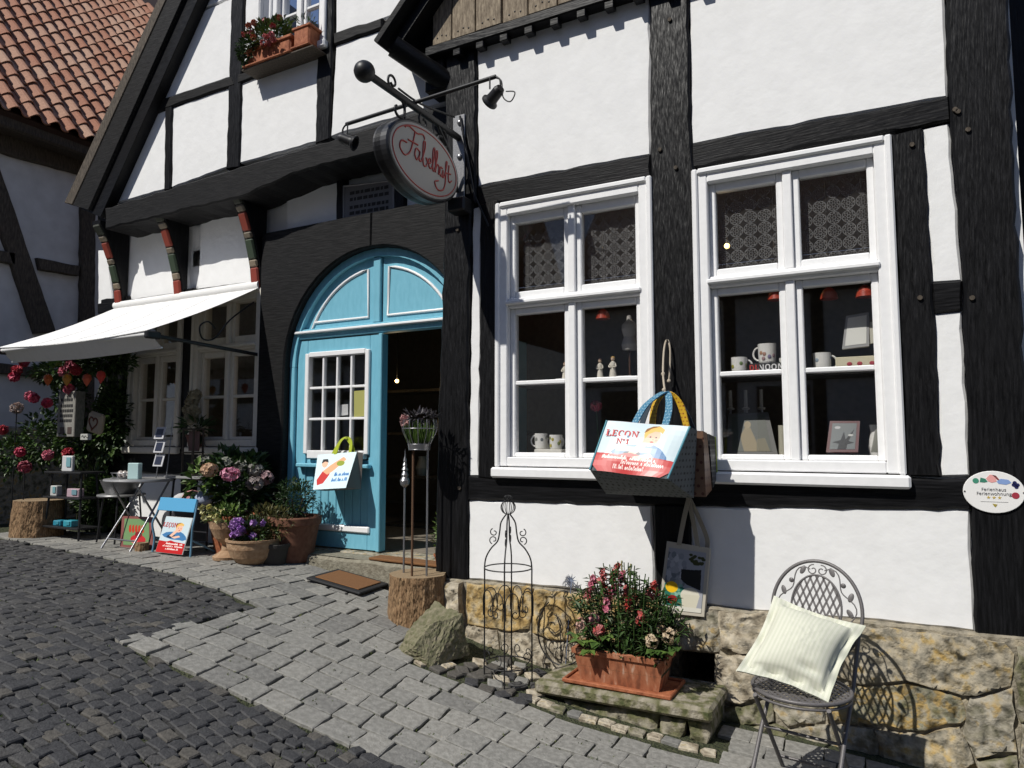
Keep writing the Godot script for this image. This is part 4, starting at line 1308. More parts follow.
# a fifties style advertisement: a fair child in a blue jumper over a red band
func child_print(wide: bool) -> Image:
	var rng := RandomNumberGenerator.new()
	rng.seed = 3
	var W := 320 if wide else 200
	var H := 200 if wide else 260
	var im := Image.create(W, H, false, Image.FORMAT_RGB8)
	im.fill(Color(0.78, 0.84, 0.86))
	var red := Color(0.74, 0.09, 0.08)
	var sk := Color(0.93, 0.74, 0.63)
	var bl := Color(0.25, 0.47, 0.66)
	var S := 1.12 if wide else 0.92
	var o := Vector2(196, 56) if wide else Vector2(120, 78)
	var V := func(a: Array) -> PackedVector2Array:
		var r := PackedVector2Array()
		for i in range(0, a.size(), 2): r.append(o + Vector2(a[i], a[i + 1]) * S)
		return r
	# jumper
	img_poly(im, V.call([-120, 62, -92, 40, -60, 34, -20, 30, 20, 26, 52, 40, 78, 62, 88, 84, 60, 96, 30, 92, -30, 92, -95, 78]), bl)
	img_poly(im, V.call([-70, 60, -30, 44, -10, 62, -40, 84, -80, 78]), Color(0.10, 0.17, 0.26))
	for i in 110:
		var p: Vector2 = o + Vector2(rng.randf_range(-100, 80), rng.randf_range(40, 88)) * S
		if p.x > 1 and p.x < W - 1 and p.y < H - 1 and im.get_pixelv(Vector2i(p)).is_equal_approx(im.get_pixelv(Vector2i(o + Vector2(30, 60) * S))): img_ell(im, p.x, p.y, 2, 2, Color(0.2, 0.42, 0.62))
	# face, hair, hand
	img_poly(im, V.call([-58, 66, -22, 20, -8, 8, 4, 18, -4, 34, -36, 72]), sk)
	img_ell(im, o.x + 6 * S, o.y + 2 * S, 27 * S, 32 * S, sk)
	img_poly(im, V.call([-24, -6, -26, -26, -8, -40, 18, -42, 38, -30, 36, -14, 28, -20, 8, -22, -10, -10, -16, 8]), Color(0.90, 0.72, 0.38))
	img_poly(im, V.call([-27, -14, -24, -30, -6, -41, 16, -43, 8, -38, -8, -32, -20, -18]), Color(0.55, 0.38, 0.16))
	img_ell(im, o.x + 0 * S, o.y + 0, 3.2 * S, 2.4 * S, Color(0.15, 0.2, 0.3))
	img_ell(im, o.x + 20 * S, o.y + 1, 3 * S, 2.3 * S, Color(0.15, 0.2, 0.3))
	img_ell(im, o.x + 11 * S, o.y + 18 * S, 6.5 * S, 2.6 * S, Color(0.75, 0.22, 0.2))
	img_ell(im, o.x + 12 * S, o.y + 9 * S, 2.4 * S, 1.8 * S, Color(0.82, 0.56, 0.46))
	img_ell(im, o.x + 24 * S, o.y + 11 * S, 4.5 * S, 4 * S, Color(0.93, 0.62, 0.54))
	# red band with white handwriting
	var yb := 130.0 if wide else 176.0
	img_poly(im, PackedVector2Array([Vector2(0, yb), Vector2(W * 0.3, yb + 4), Vector2(W * 0.45, yb - 6), Vector2(W * 0.6, yb + 2), Vector2(W, yb + 8), Vector2(W, H), Vector2(0, H)]), red)
	img_poly(im, V.call([-40, 74, 20, 58, 34, 68, -10, 84]), sk)
	var wh := Color(0.95, 0.93, 0.9)
	if wide:
		scribble(im, 34, 250, 150, 9, wh, rng)
		scribble(im, 110, 285, 166, 11, wh, rng)
		scribble(im, 80, 220, 185, 11, wh, rng)
	else:
		scribble(im, 60, 180, 198, 8, wh, rng)
		scribble(im, 40, 185, 216, 9, wh, rng)
		scribble(im, 60, 160, 236, 9, wh, rng)
	var tb := Color(0.16, 0.36, 0.5)
	if wide:
		img_ell(im, 60, 62, 5, 5, tb)
		img_ell(im, 112, 62, 5, 5, tb)
	else:
		img_ell(im, 26, 74, 4, 4, tb)
		img_ell(im, 74, 74, 4, 4, tb)
	return im

func bags() -> void:
	var red := plain(sr(0.55, 0.04, 0.04), 0.6)
	# front tote
	var f := [Vector3(-1.349, 1.659, 0.48), Vector3(-0.897, 1.622, 0.48), Vector3(-0.978, 1.36, 0.62), Vector3(-1.395, 1.397, 0.62)]
	var k := [Vector3(-1.352, 1.644, 0.41), Vector3(-0.88, 1.607, 0.4), Vector3(-0.921, 1.248, 0.33), Vector3(-1.404, 1.254, 0.36)]
	var t := thing("tote_bag", "large tote bag printed with a child over a red band, hanging frontmost", "bag", Vector3(-1.2, 1.25, 0.2), "bags hung on the post between the windows")
	var b := mb()
	hull8(b, f, k)
	wpart(t, "bag_body", b, tri_mat(dots(Color(0.34, 0.36, 0.37), Color(0.02, 0.03, 0.05), 5), 6.0, 0.85))
	var pr := mb()
	var n: Vector3 = (f[1] - f[0]).cross(f[3] - f[0]).normalized() * -0.004
	if n.z < 0: n = -n
	# print panel with rounded lower corners, bulging a little
	var nu := 16
	var nvv := 10
	var Q := func(u: float, v: float) -> Vector3:
		var uu := u
		var cr := 0.0
		if v > 0.8: cr = (1.0 - sqrt(maxf(0.0, 1.0 - pow((v - 0.8) / 0.2, 2.0)))) * 0.1
		uu = lerpf(cr, 1.0 - cr, u)
		var p: Vector3 = (f[0] as Vector3).lerp(f[1], uu).lerp((f[3] as Vector3).lerp(f[2], uu), v)
		return p + n * (1.0 + 5.0 * sin(u * PI) * sin(v * PI) + 0.8 * sin(u * 9.0))
	for i in nu:
		for j in nvv:
			var u0 := float(i) / nu
			var u1 := float(i + 1) / nu
			var v0 := float(j) / nvv
			var v1 := float(j + 1) / nvv
			pr.quv(Q.call(u0, v1), Q.call(u1, v1), Q.call(u1, v0), Q.call(u0, v0), Vector2(u0, v1), Vector2(u1, v0))
	var pm := img_mat(child_print(true), 0.35)
	var pp := wpart(t, "printed_panel", pr, pm)
	pp.set_meta("label", "white and red print of a fair child in a blue jumper")
	var xa: Vector3 = (f[1] - f[0]).normalized()
	var ya: Vector3 = ((f[0] - f[3]) - xa * (f[0] - f[3]).dot(xa)).normalized()
	var za := xa.cross(ya)
	text(t, "LEÇON", 0.052, red, Transform3D(Basis(xa, ya, za), (f[0] as Vector3).lerp(f[3], 0.26) + xa * 0.115 + n * 4.4 - t.position), "Droid Serif", "lettering", 700)
	text(t, "N°1", 0.042, red, Transform3D(Basis(xa, ya, za), (f[0] as Vector3).lerp(f[3], 0.42) + xa * 0.135 + n * 5.6 - t.position), "Droid Serif", "lettering", 700)
	var edge := mb()
	edge.tube([f[0] + n, f[3] + n], 0.006, 6)
	wpart(t, "teal_piping", edge, plain(sr(0.05, 0.22, 0.28), 0.5))
	var edge2 := mb()
	edge2.tube([f[1] + n, f[2] + n], 0.006, 6)
	wpart(t, "teal_piping", edge2, plain(sr(0.05, 0.22, 0.28), 0.5))
	var hook := Vector3(-1.07, 1.82, 0.3)
	var bm := tri_mat(dots(Color(0.22, 0.44, 0.56), Color(0.65, 0.78, 0.82), 5), 12.0, 0.6)
	var ym := tri_mat(dots(Color(0.75, 0.60, 0.12), Color(0.45, 0.08, 0.05), 4), 12.0, 0.6)
	var hd := mb()
	ribbon(hd, [Vector3(-1.2, 1.636, 0.47), Vector3(-1.153, 1.745, 0.4), hook, Vector3(-1.027, 1.726, 0.4), Vector3(-1.031, 1.623, 0.47)], Vector3(0.042, 0, 0.02))
	wpart(t, "handle", hd, bm)
	# the two bags behind it
	var f2 := [Vector3(-1.322, 1.628, 0.38), Vector3(-0.856, 1.602, 0.37), Vector3(-0.86, 1.255, 0.32), Vector3(-1.376, 1.254, 0.34)]
	var k2 := [Vector3(-1.327, 1.618, 0.3), Vector3(-0.856, 1.593, 0.28), Vector3(-0.863, 1.282, 0.16), Vector3(-1.391, 1.278, 0.2)]
	var t2 := thing("tote_bag", "brown patterned tote bag sandwiched in the middle of the hanging bags", "bag", Vector3(-1.1, 1.25, 0.12), "bags hung on the post between the windows")
	var b2 := mb()
	hull8(b2, f2, k2)
	wpart(t2, "bag_body", b2, tri_mat(dots(Color(0.45, 0.34, 0.27), Color(0.26, 0.08, 0.07), 4), 6.0, 0.5))
	var h2 := mb()
	ribbon(h2, [Vector3(-1.134, 1.621, 0.36), Vector3(-1.127, 1.748, 0.32), hook + Vector3(0, 0, -0.01), Vector3(-0.991, 1.751, 0.31), Vector3(-0.948, 1.609, 0.34)], Vector3(0.04, 0, 0.02))
	wpart(t2, "handle", h2, ym)
	var f3 := [Vector3(-1.319, 1.613, 0.27), Vector3(-0.852, 1.588, 0.25), Vector3(-0.859, 1.292, 0.15), Vector3(-1.385, 1.289, 0.18)]
	var k3 := [Vector3(-1.33, 1.603, 0.15), Vector3(-0.85, 1.572, 0.11), Vector3(-0.856, 1.342, 0.055), Vector3(-1.39, 1.306, 0.06)]
	var t3 := thing("tote_bag", "dark dotted tote bag with lime edge, hanging nearest the wall", "bag", Vector3(-1.05, 1.25, 0.06), "bags hung on the post between the windows")
	var b3 := mb()
	hull8(b3, f3, k3)
	wpart(t3, "bag_body", b3, tri_mat(dots(Color(0.12, 0.13, 0.15), Color(0.5, 0.5, 0.5), 5), 7.0, 0.5))
	var e3 := mb()
	e3.tube([k3[1], k3[2]], 0.005, 6)
	wpart(t3, "lime_piping", e3, plain(sr(0.35, 0.45, 0.05), 0.6))
	var h3 := mb()
	ribbon(h3, [Vector3(-1.234, 1.612, 0.26), Vector3(-1.174, 1.758, 0.26), hook + Vector3(0, 0.004, -0.018), Vector3(-0.988, 1.721, 0.24), Vector3(-0.935, 1.594, 0.24)], Vector3(0.036, 0, 0.018))
	wpart(t3, "handle", h3, plain(sr(0.03, 0.05, 0.07), 0.7))
	# cord they hang from
	var cd := thing("knotted_cord", "pale knotted cord looped over a nail above the hanging bags", "cord", Vector3(-1.134, 2.142, 0.03))
	var cb := mb()
	cb.tube(smooth([hook + Vector3(-0.005, -0.004, 0), Vector3(-1.113, 1.93, 0.2), Vector3(-1.139, 2.083, 0.08), Vector3(-1.129, 2.145, 0.05), Vector3(-1.109, 2.095, 0.06), Vector3(-1.109, 1.964, 0.07), Vector3(-1.116, 1.906, 0.07)], 5), 0.006, 6)
	for q in [Vector3(-1.113, 1.93, 0.2), Vector3(-1.116, 1.9, 0.07), Vector3(-1.084, 1.832, 0.29)]: cb.ball(q, Vector3(0.012, 0.012, 0.01), 8, 6)
	wpart(cd, "cord", cb, plain(sr(0.42, 0.36, 0.28), 0.9))
	var nl := mb()
	nl.tube([Vector3(-1.143, 2.152, 0), Vector3(-1.123, 2.142, 0.07)], 0.005, 6)
	wpart(cd, "nail", nl, M.iron)
	# small garden-print tote
	var g := [Vector3(-1.143, 0.976, 0.075), Vector3(-0.903, 0.952, 0.06), Vector3(-0.941, 0.573, 0.075), Vector3(-1.198, 0.574, 0.09)]
	var gk := [Vector3(-1.146, 0.967, 0.045), Vector3(-0.903, 0.943, 0.035), Vector3(-0.939, 0.57, 0.035), Vector3(-1.194, 0.571, 0.045)]
	var s := thing("small_tote", "small beige tote with a flower garden print hanging under the large bags", "bag", Vector3(-1.05, 0.55, 0.06), "bags hung on the post between the windows")
	var sb := mb()
	hull8(sb, g, gk)
	wpart(s, "bag_body", sb, plain(sr(0.5, 0.46, 0.38), 0.85))
	var im := Image.create(120, 190, false, Image.FORMAT_RGB8)
	im.fill(Color(0.62, 0.63, 0.66))
	var rng := RandomNumberGenerator.new()
	rng.seed = 8
	for i in 60: img_ell(im, rng.randf() * 60, 20 + rng.randf() * 90, 8, 10, Color(0.4, 0.43, 0.46).lerp(Color(0.78, 0.78, 0.8), rng.randf()))
	img_poly(im, pv([48, 60, 110, 55, 112, 120, 70, 105, 50, 90]), Color(0.06, 0.06, 0.07))
	for i in 26: img_ell(im, 70 + rng.randf() * 45, 10 + rng.randf() * 30, 6, 4, Color(0.2, 0.22, 0.06))
	img_poly(im, pv([0, 110, 50, 108, 66, 120, 60, 175, 0, 175]), Color(0.12, 0.42, 0.36))
	for i in 16: img_ell(im, 25 + rng.randf() * 38, 105 + rng.randf() * 50, 7, 5, Color(0.15, 0.45, 0.3).lerp(Color(0.6, 0.75, 0.7), rng.randf()))
	img_ell(im, 24, 118, 20, 17, Color(0.95, 0.75, 0.05))
	img_ell(im, 30, 156, 15, 14, Color(0.55, 0.03, 0.06))
	img_ell(im, 82, 138, 28, 24, Color(0.85, 0.83, 0.76))
	img_poly(im, pv([56, 136, 112, 136, 104, 178, 62, 178]), Color(0.82, 0.80, 0.72))
	im.fill_rect(Rect2i(0, 176, 120, 14), Color(0.84, 0.83, 0.78))
	var gp := mb()
	var gn := Vector3(0.03, 0, 0.999) * 0.003
	var I := func(u: float, v: float) -> Vector3: return (g[0] as Vector3).lerp(g[1], u).lerp((g[3] as Vector3).lerp(g[2], u), v) + gn
	gp.quv(I.call(0.07, 0.95), I.call(0.93, 0.95), I.call(0.93, 0.08), I.call(0.07, 0.08))
	wpart(s, "printed_panel", gp, img_mat(im, 0.6))
	var hh := mb()
	ribbon(hh, [Vector3(-1.074, 0.959, 0.075), Vector3(-1.043, 1.112, 0.07), Vector3(-1.018, 1.224, 0.05)], Vector3(0.026, 0, 0.004))
	ribbon(hh, [Vector3(-0.97, 0.953, 0.06), Vector3(-0.996, 1.102, 0.055), Vector3(-1.02, 1.224, 0.04), Vector3(-0.928, 1.02, 0.04), Vector3(-0.925, 0.941, 0.035)], Vector3(0.026, 0, 0.004))
	wpart(s, "handle", hh, plain(sr(0.34, 0.31, 0.25), 0.9))
	# tote on the door
	var d := [Vector3(-4.244, 1.432, -0.36), Vector3(-3.821, 1.461, -0.36), Vector3(-3.763, 1.182, -0.17), Vector3(-4.108, 1.156, -0.17)]
	var dk := [Vector3(-4.248, 1.423, -0.4), Vector3(-3.792, 1.452, -0.4), Vector3(-3.748, 1.166, -0.33), Vector3(-4.129, 1.137, -0.33)]
	var dt := thing("door_tote", "pale printed tote bag with lime handles hanging on the blue door", "bag", Vector3(-3.9, 1.15, -0.3))
	var db := mb()
	hull8(db, d, dk)
	wpart(dt, "bag_body", db, plain(sr(0.17, 0.14, 0.12), 0.6))
	var dm := Image.create(160, 120, false, Image.FORMAT_RGB8)
	dm.fill(Color(0.82, 0.90, 0.92))
	img_poly(dm, pv([10, 88, 30, 60, 52, 52, 60, 70, 40, 100, 14, 106]), Color(0.75, 0.16, 0.14))
	img_poly(dm, pv([30, 60, 60, 40, 110, 14, 122, 24, 100, 40, 70, 62, 50, 72]), Color(0.90, 0.66, 0.50))
	img_ell(dm, 36, 34, 12, 13, Color(0.92, 0.72, 0.6))
	img_poly(dm, pv([22, 32, 26, 18, 46, 18, 50, 30, 36, 26]), Color(0.12, 0.10, 0.1))
	img_ell(dm, 100, 36, 16, 9, Color(0.55, 0.60, 0.16))
	scribble(dm, 84, 150, 78, 8, Color(0.2, 0.45, 0.7), rng)
	scribble(dm, 78, 150, 96, 8, Color(0.2, 0.45, 0.7), rng)
	var dp := mb()
	var dn: Vector3 = (d[1] - d[0]).cross(d[3] - d[0]).normalized()
	if dn.z < 0: dn = -dn
	dp.quv(d[3] + dn * 0.003, d[2] + dn * 0.003, d[1] + dn * 0.003, d[0] + dn * 0.003)
	wpart(dt, "printed_panel", dp, img_mat(dm, 0.4))
	var dh := mb()
	ribbon(dh, [Vector3(-4.051, 1.434, -0.355), Vector3(-4.005, 1.542, -0.36), Vector3(-3.939, 1.583, -0.37), Vector3(-3.895, 1.542, -0.37), Vector3(-3.895, 1.452, -0.36)], Vector3(0.03, 0, 0.0))
	ribbon(dh, [Vector3(-4.107, 1.425, -0.38), Vector3(-4.048, 1.517, -0.385), Vector3(-3.974, 1.575, -0.385), Vector3(-3.897, 1.509, -0.385), Vector3(-3.874, 1.443, -0.385)], Vector3(0.03, 0, 0.0))
	wpart(dt, "handle", dh, plain(sr(0.42, 0.5, 0.03), 0.6))

func chair() -> void:
	var gy := hgt(-0.37)
	var t := thing("bistro_chair", "round-backed wrought-iron bistro chair with leaf scrolls before the stone plinth", "chair", Vector3(-0.375, gy, 0.73))
	t.rotation.y = deg_to_rad(-10.0)
	var cm: StandardMaterial3D = surf(sr(0.09, 0.083, 0.083), sr(0.19, 0.18, 0.178), 0.5, Vector3(6, 6, 6), 0.05, 81)
	cm.metallic = 0.25
	var X := Vector3.RIGHT
	var sy := 0.445
	# seat: rim and a perforated sheet of crossing straps
	var se := mb()
	se.tube(arcpts(Vector3(0, sy, 0), X, Vector3.BACK, 0.2, 0.2, 0, 352, 44), 0.009, 6, true)
	se.tube(arcpts(Vector3(0, sy - 0.022, 0), X, Vector3.BACK, 0.198, 0.198, 0, 352, 44), 0.006, 6, true)
	var seat := part(t, "seat", se.mesh(), cm)
	var st := mb()
	for i in 15:
		var o := -0.182 + i * 0.026
		var l := sqrt(maxf(0.0, 0.2 * 0.2 - o * o))
		var a := deg_to_rad(45)
		for s in [-1.0, 1.0]:
			var dx := Vector3(cos(a), 0, sin(a) * s)
			var nx := Vector3(-sin(a) * s, 0, cos(a))
			st.bar(Vector3(0, sy + 0.001 * s, 0) + nx * o - dx * l, Vector3(0, sy + 0.001 * s, 0) + nx * o + dx * l, 0.002, 0.014, Vector3.UP, 0.0)
	part(seat, "seat_mesh", st.mesh(), cm)
	# back: hoop, oval of lattice, vine scrolls
	var tilt := deg_to_rad(14.0)
	var up := Vector3(0, cos(tilt), -sin(tilt))
	var bc := Vector3(0, 0, -0.2) + Vector3(0, sy, 0) + up * 0.29
	var hp := mb()
	hp.tube(arcpts(bc, X, up, 0.2, 0.225, 0, 353, 52), 0.0085, 7, true)
	part(t, "back_hoop", hp.mesh(), cm)
	var la := mb()
	la.tube(arcpts(bc + up * 0.01, X, up, 0.112, 0.15, 0, 352, 40), 0.005, 6, true)
	for i in 11:
		for s in [-1.0, 1.0]:
			var o := (i - 5) * 0.03
			# chord of the ellipse along a slanted line
			var dr := Vector2(0.45 * s, 1.0).normalized()
			var q0 := Vector2(o, 0)
			var A := pow(dr.x / 0.112, 2) + pow(dr.y / 0.15, 2)
			var B := 2 * (q0.x * dr.x / pow(0.112, 2))
			var CC := pow(q0.x / 0.112, 2) - 1.0
			var dsc := B * B - 4 * A * CC
			if dsc <= 0.0: continue
			var t0 := (-B - sqrt(dsc)) / (2 * A)
			var t1 := (-B + sqrt(dsc)) / (2 * A)
			var c0 := bc + up * 0.01
			la.bar(c0 + X * (q0.x + dr.x * t0) + up * dr.y * t0, c0 + X * (q0.x + dr.x * t1) + up * dr.y * t1, 0.009, 0.002, X, 0.0)
	part(t, "back_lattice", la.mesh(), cm)
	var vi := mb()
	var lv := mb()
	for s in [-1.0, 1.0]:
		var pts := []
		for i in 25:
			var f := i / 24.0
			var a := deg_to_rad(90.0 - s * (12.0 + 130.0 * f))
			var rr := 0.0 + 0.022 * sin(f * 14.0)
			pts.append(bc + X * cos(a) * (0.155 + rr) + up * sin(a) * (0.188 + rr))
		vi.tube(pts, 0.003, 5)
		vi.tube(spiral(bc + X * s * 0.02 + up * 0.182, X * s, up, 0.026, 0.006, 100, -320, 18), 0.003, 5)
		for i in 6:
			var f := (i + 0.6) / 6.0
			var a := deg_to_rad(90.0 - s * (14.0 + 130.0 * f))
			var p := bc + X * cos(a) * 0.155 + up * sin(a) * 0.188
			var d: Vector3 = (X * (-sin(a)) * s + up * cos(a) * s + (X * cos(a) + up * sin(a)) * (0.8 if i % 2 == 0 else -0.8)).normalized()
			if i % 3 == 1: lv.ball(p, Vector3(0.012, 0.012, 0.006), 8, 6)
			else:
				var sdv: Vector3 = d.cross(Vector3.BACK).normalized()
				lv.ball(p + d * 0.012, Vector3(0.022, 0.012, 0.003), 10, 6, Basis(d, sdv, d.cross(sdv)))
	part(t, "back_scrolls", vi.mesh(), cm)
	part(t, "back_leaves", lv.mesh(), cm)
	# folding legs crossing under the seat
	for s in [-1.0, 1.0]:
		var l1 := mb()
		l1.tube([Vector3(0.17 * s, 0, 0.24), Vector3(0.17 * s, sy * 0.55, 0.02), Vector3(0.17 * s, sy, -0.19), Vector3(0.185 * s, sy + 0.2, -0.25)], 0.0095, 7)
		part(t, "leg", l1.mesh(), cm)
		var l2 := mb()
		l2.tube([Vector3(0.15 * s, 0, -0.2), Vector3(0.15 * s, sy * 0.55, 0.0), Vector3(0.15 * s, sy - 0.02, 0.15)], 0.0095, 7)
		part(t, "leg", l2.mesh(), cm)
	for q in [[0.17, 0.06, 0.213], [0.15, 0.06, -0.176], [0.16, 0.25, 0.012]]:
		var st2 := mb()
		st2.tube([Vector3(-q[0], q[1], q[2]), Vector3(q[0], q[1], q[2])], 0.007, 6)
		part(t, "stretcher", st2.mesh(), cm)
	# cushion
	var c := [Vector3(-0.495, 0.816, 0.56), Vector3(-0.128, 0.732, 0.58), Vector3(-0.262, 0.486, 0.86), Vector3(-0.604, 0.567, 0.9)]
	for i in 4: c[i] = (c[i] as Vector3).lerp((c[0] + c[2]) / 2.0, 0.05)
	var cu := thing("cushion", "cream striped square cushion with wide flange lying on the bistro chair", "cushion", Vector3(-0.37, 0.49, 0.73))
	var b := mb()
	var n: Vector3 = (c[1] - c[0]).cross(c[3] - c[0]).normalized()
	if n.y < 0: n = -n
	var N := 40
	var H := func(u: float, v: float, sd: float) -> Vector3:
		var p: Vector3 = (c[0] as Vector3).lerp(c[1], u).lerp((c[3] as Vector3).lerp(c[2], u), v)
		# sides drawn in between the corners
		p += ((c[0] + c[1] + c[2] + c[3]) / 4.0 - p) * 0.10 * (sin(u * PI) + sin(v * PI) - 1.0) * (1.0 if minf(minf(u, 1 - u), minf(v, 1 - v)) < 0.3 else 1.0)
		var e := minf(minf(u, 1.0 - u), minf(v, 1.0 - v))
		var pf := clampf((e - 0.085) / 0.915 * 2.0, 0.0, 1.0)
		var hh := 0.0
		if e > 0.085:
			var uu := (u - 0.085) / 0.83 * PI
			var vv := (v - 0.085) / 0.83 * PI
			hh = 0.09 * pow(maxf(0.0, sin(uu) * sin(vv)), 0.34)
		hh += 0.006 * wob.get_noise_2d(u * 120.0, v * 120.0) * pf
		hh -= 0.02 * exp(-pow((u - 0.72) / 0.12, 2.0) - pow((v - 0.82) / 0.035, 2.0))
		var fl := 0.010 * sin(u * 23.0) * sin(v * 19.0) if e < 0.085 else 0.0
		return p + n * ((hh + 0.003) * sd + fl)
	for i in N:
		for j in N:
			for sd in [1.0, -1.0]:
				var stripe := i % 2
				b.col = Color(0.62, 0.62, 0.52) if stripe == 0 else Color(0.56, 0.57, 0.46)
				var u0 := float(i) / N
				var u1 := float(i + 1) / N
				var v0 := float(j) / N
				var v1 := float(j + 1) / N
				var A: Vector3 = H.call(u0, v0, sd)
				var B: Vector3 = H.call(u1, v0, sd)
				var CC: Vector3 = H.call(u1, v1, sd)
				var D: Vector3 = H.call(u0, v1, sd)
				var NM := func(u: float, v: float) -> Vector3:
					var e := 0.012
					var du: Vector3 = H.call(minf(u + e, 1.0), v, sd) - H.call(maxf(u - e, 0.0), v, sd)
					var dv: Vector3 = H.call(u, minf(v + e, 1.0), sd) - H.call(u, maxf(v - e, 0.0), sd)
					var q := du.cross(dv).normalized()
					return q if q.dot(n) * sd > 0.0 else -q
				if (B - A).cross(CC - A).dot(n) * sd > 0.0:
					b.tri3(A, B, CC, NM.call(u0, v0), NM.call(u1, v0), NM.call(u1, v1))
					b.tri3(A, CC, D, NM.call(u0, v0), NM.call(u1, v1), NM.call(u0, v1))
				else:
					b.tri3(A, CC, B, NM.call(u0, v0), NM.call(u1, v1), NM.call(u1, v0))
					b.tri3(A, D, CC, NM.call(u0, v0), NM.call(u0, v1), NM.call(u1, v1))
	wpart(cu, "cushion_cover", b, M.cloth)

func iron_things() -> void:
	# obelisk of four bent rods with scrolls, three rings and a wire ball
	var gp := Vector3(-1.985, 0, 0.44)
	gp.y = hgt(gp.x)
	var t := thing("iron_obelisk", "tall wrought-iron plant obelisk with scrolls and a wire ball finial", "trellis", gp)
	var r := 0.145
	for k in 4:
		var a := deg_to_rad(20.0 + 90.0 * k)
		var d := Vector3(cos(a), 0, -sin(a))
		var b := mb()
		b.tube(smooth([d * r, d * r + Vector3(0, 0.60, 0), d * r + Vector3(0, 0.70, 0), d * (r * 0.93) + Vector3(0, 0.76, 0), d * (r * 0.72) + Vector3(0, 0.815, 0), d * (r * 0.45) + Vector3(0, 0.86, 0), d * (r * 0.36) + Vector3(0, 0.92, 0), d * (r * 0.3) + Vector3(0, 0.98, 0), d * 0.012 + Vector3(0, 1.03, 0)], 5), 0.0045, 6)
		part(t, "rod", b.mesh(), M.iron)
		var s := mb()
		s.tube(spiral(d * (r * 0.62) + Vector3(0, 0.868, 0), d, Vector3.UP, 0.028, 0.008, -70, 280, 16), 0.0035, 5)
		s.tube(spiral(d * (r * 0.60) + Vector3(0, 0.915, 0), d, Vector3.UP, 0.026, 0.008, 70, -280, 16), 0.0035, 5)
		part(t, "scroll", s.mesh(), M.iron)
		# double scrolls between the rods
		var a2 := deg_to_rad(20.0 + 90.0 * k + 45.0)
		var tg := Vector3(-sin(a2), 0, -cos(a2))
		var ct := Vector3(cos(a2), 0, -sin(a2)) * (r * 0.78)
		for sg in [-1.0, 1.0]:
			var q := mb()
			var pts := [ct + tg * sg * 0.1 + Vector3(0, 0.40, 0)]
			pts.append_array(arcpts(ct + tg * sg * 0.055 + Vector3(0, 0.5, 0), tg * sg, Vector3.UP, 0.048, 0.06, 0, 180, 10))
			pts.append_array(spiral(ct + tg * sg * 0.03 + Vector3(0, 0.43, 0), tg * sg, Vector3.UP, 0.034, 0.009, 150, 520, 16))
			q.tube(pts, 0.0032, 5)
			part(t, "scroll", q.mesh(), M.iron)
			var q2 := mb()
			q2.tube(spiral(ct + tg * sg * 0.05 + Vector3(0, 0.16, 0), tg * sg, Vector3.UP, 0.042, 0.01, -90, 270, 16), 0.003, 5)
			part(t, "scroll", q2.mesh(), M.iron)
	for y in [0.105, 0.695]:
		var rg := mb()
		rg.tube(arcpts(Vector3(0, y, 0), Vector3.RIGHT, Vector3.BACK, r, r, 0, 350, 36), 0.0042, 6, true)
		part(t, "ring", rg.mesh(), M.iron)
	var bl := mb()
	for k in 5: bl.tube(arcpts(Vector3(0, 1.075, 0), Vector3(cos(k * PI / 5), 0, sin(k * PI / 5)), Vector3.UP, 0.045, 0.045, 0, 345, 24), 0.0025, 5, true)
	part(t, "wire_ball", bl.mesh(), M.iron)
	var fb := mb()
	for k in 7: fb.tube(arcpts(Vector3(0, 1.135, 0), Vector3(cos(k * 0.9), 0, sin(k * 0.9)), Vector3.UP, 0.026, 0.016, 0, 330, 12), 0.002, 4, true)
	part(t, "finial", fb.mesh(), M.iron)
	t.scale = Vector3(0.96, 0.92, 0.96)
	# hoop ornament leaning on the wall, with leafy arc and a blue star flower
	var hp := Vector3(-1.79, hgt(-1.79), 0.14)
	var h := thing("iron_hoop_ornament", "round wrought-iron ornament with leafy arc and blue star, leaning on the plinth", "ornament", hp)
	var up := Vector3(0, 0.985, -0.17)
	var C := up * 0.26
	var X := Vector3.RIGHT
	var b := mb()
	b.tube(arcpts(C, X, up, 0.17, 0.2, 0, 352, 44), 0.0045, 6, true)
	part(h, "hoop", b.mesh(), M.iron)
	var sc := mb()
	for s in [-1.0, 1.0]:
		sc.tube(spiral(C + X * s * 0.07 + up * 0.02, X * s, up, 0.065, 0.012, 90, 500, 22), 0.003, 5)
		sc.tube(spiral(C + X * s * 0.05 - up * 0.1, X * s, up, 0.045, 0.01, -90, 300, 18), 0.003, 5)
		sc.tube(smooth([C - up * 0.2, C + X * s * 0.02, C + X * s * 0.05 + up * 0.1, C + up * 0.2], 5), 0.003, 5)
	part(h, "scrolls", sc.mesh(), M.iron)
	var lf := mb()
	for i in 18:
		var a := deg_to_rad(-20.0 + i * 7.5)
		var p := C + X * cos(a) * 0.17 + up * sin(a) * 0.2
		var d := (X * cos(a + (0.9 if i % 2 == 0 else -0.9)) + up * sin(a + (0.9 if i % 2 == 0 else -0.9)))
		lf.ball(p + d * 0.014, Vector3(0.02, 0.008, 0.003), 8, 5, Basis(d, Vector3.BACK.cross(d), Vector3.BACK))
	part(h, "leaf", lf.mesh(), M.iron)
	var sr_ := mb()
	sr_.tube([C + X * 0.03 - up * 0.2, C + X * 0.035 + up * 0.3], 0.003, 5)
	for k in 9:
		var a := TAU * k / 9.0
		sr_.tube([C + X * 0.035 + up * 0.3, C + X * 0.035 + up * 0.3 + X * cos(a) * 0.04 + up * sin(a) * 0.04 + Vector3.BACK * 0.01], [0.005, 0.001], 5)
	var sp := part(h, "star_flower", sr_.mesh(), plain(sr(0.14, 0.17, 0.24), 0.5))
	sp.set_meta("label", "grey-blue star-shaped flower on a wire stem")

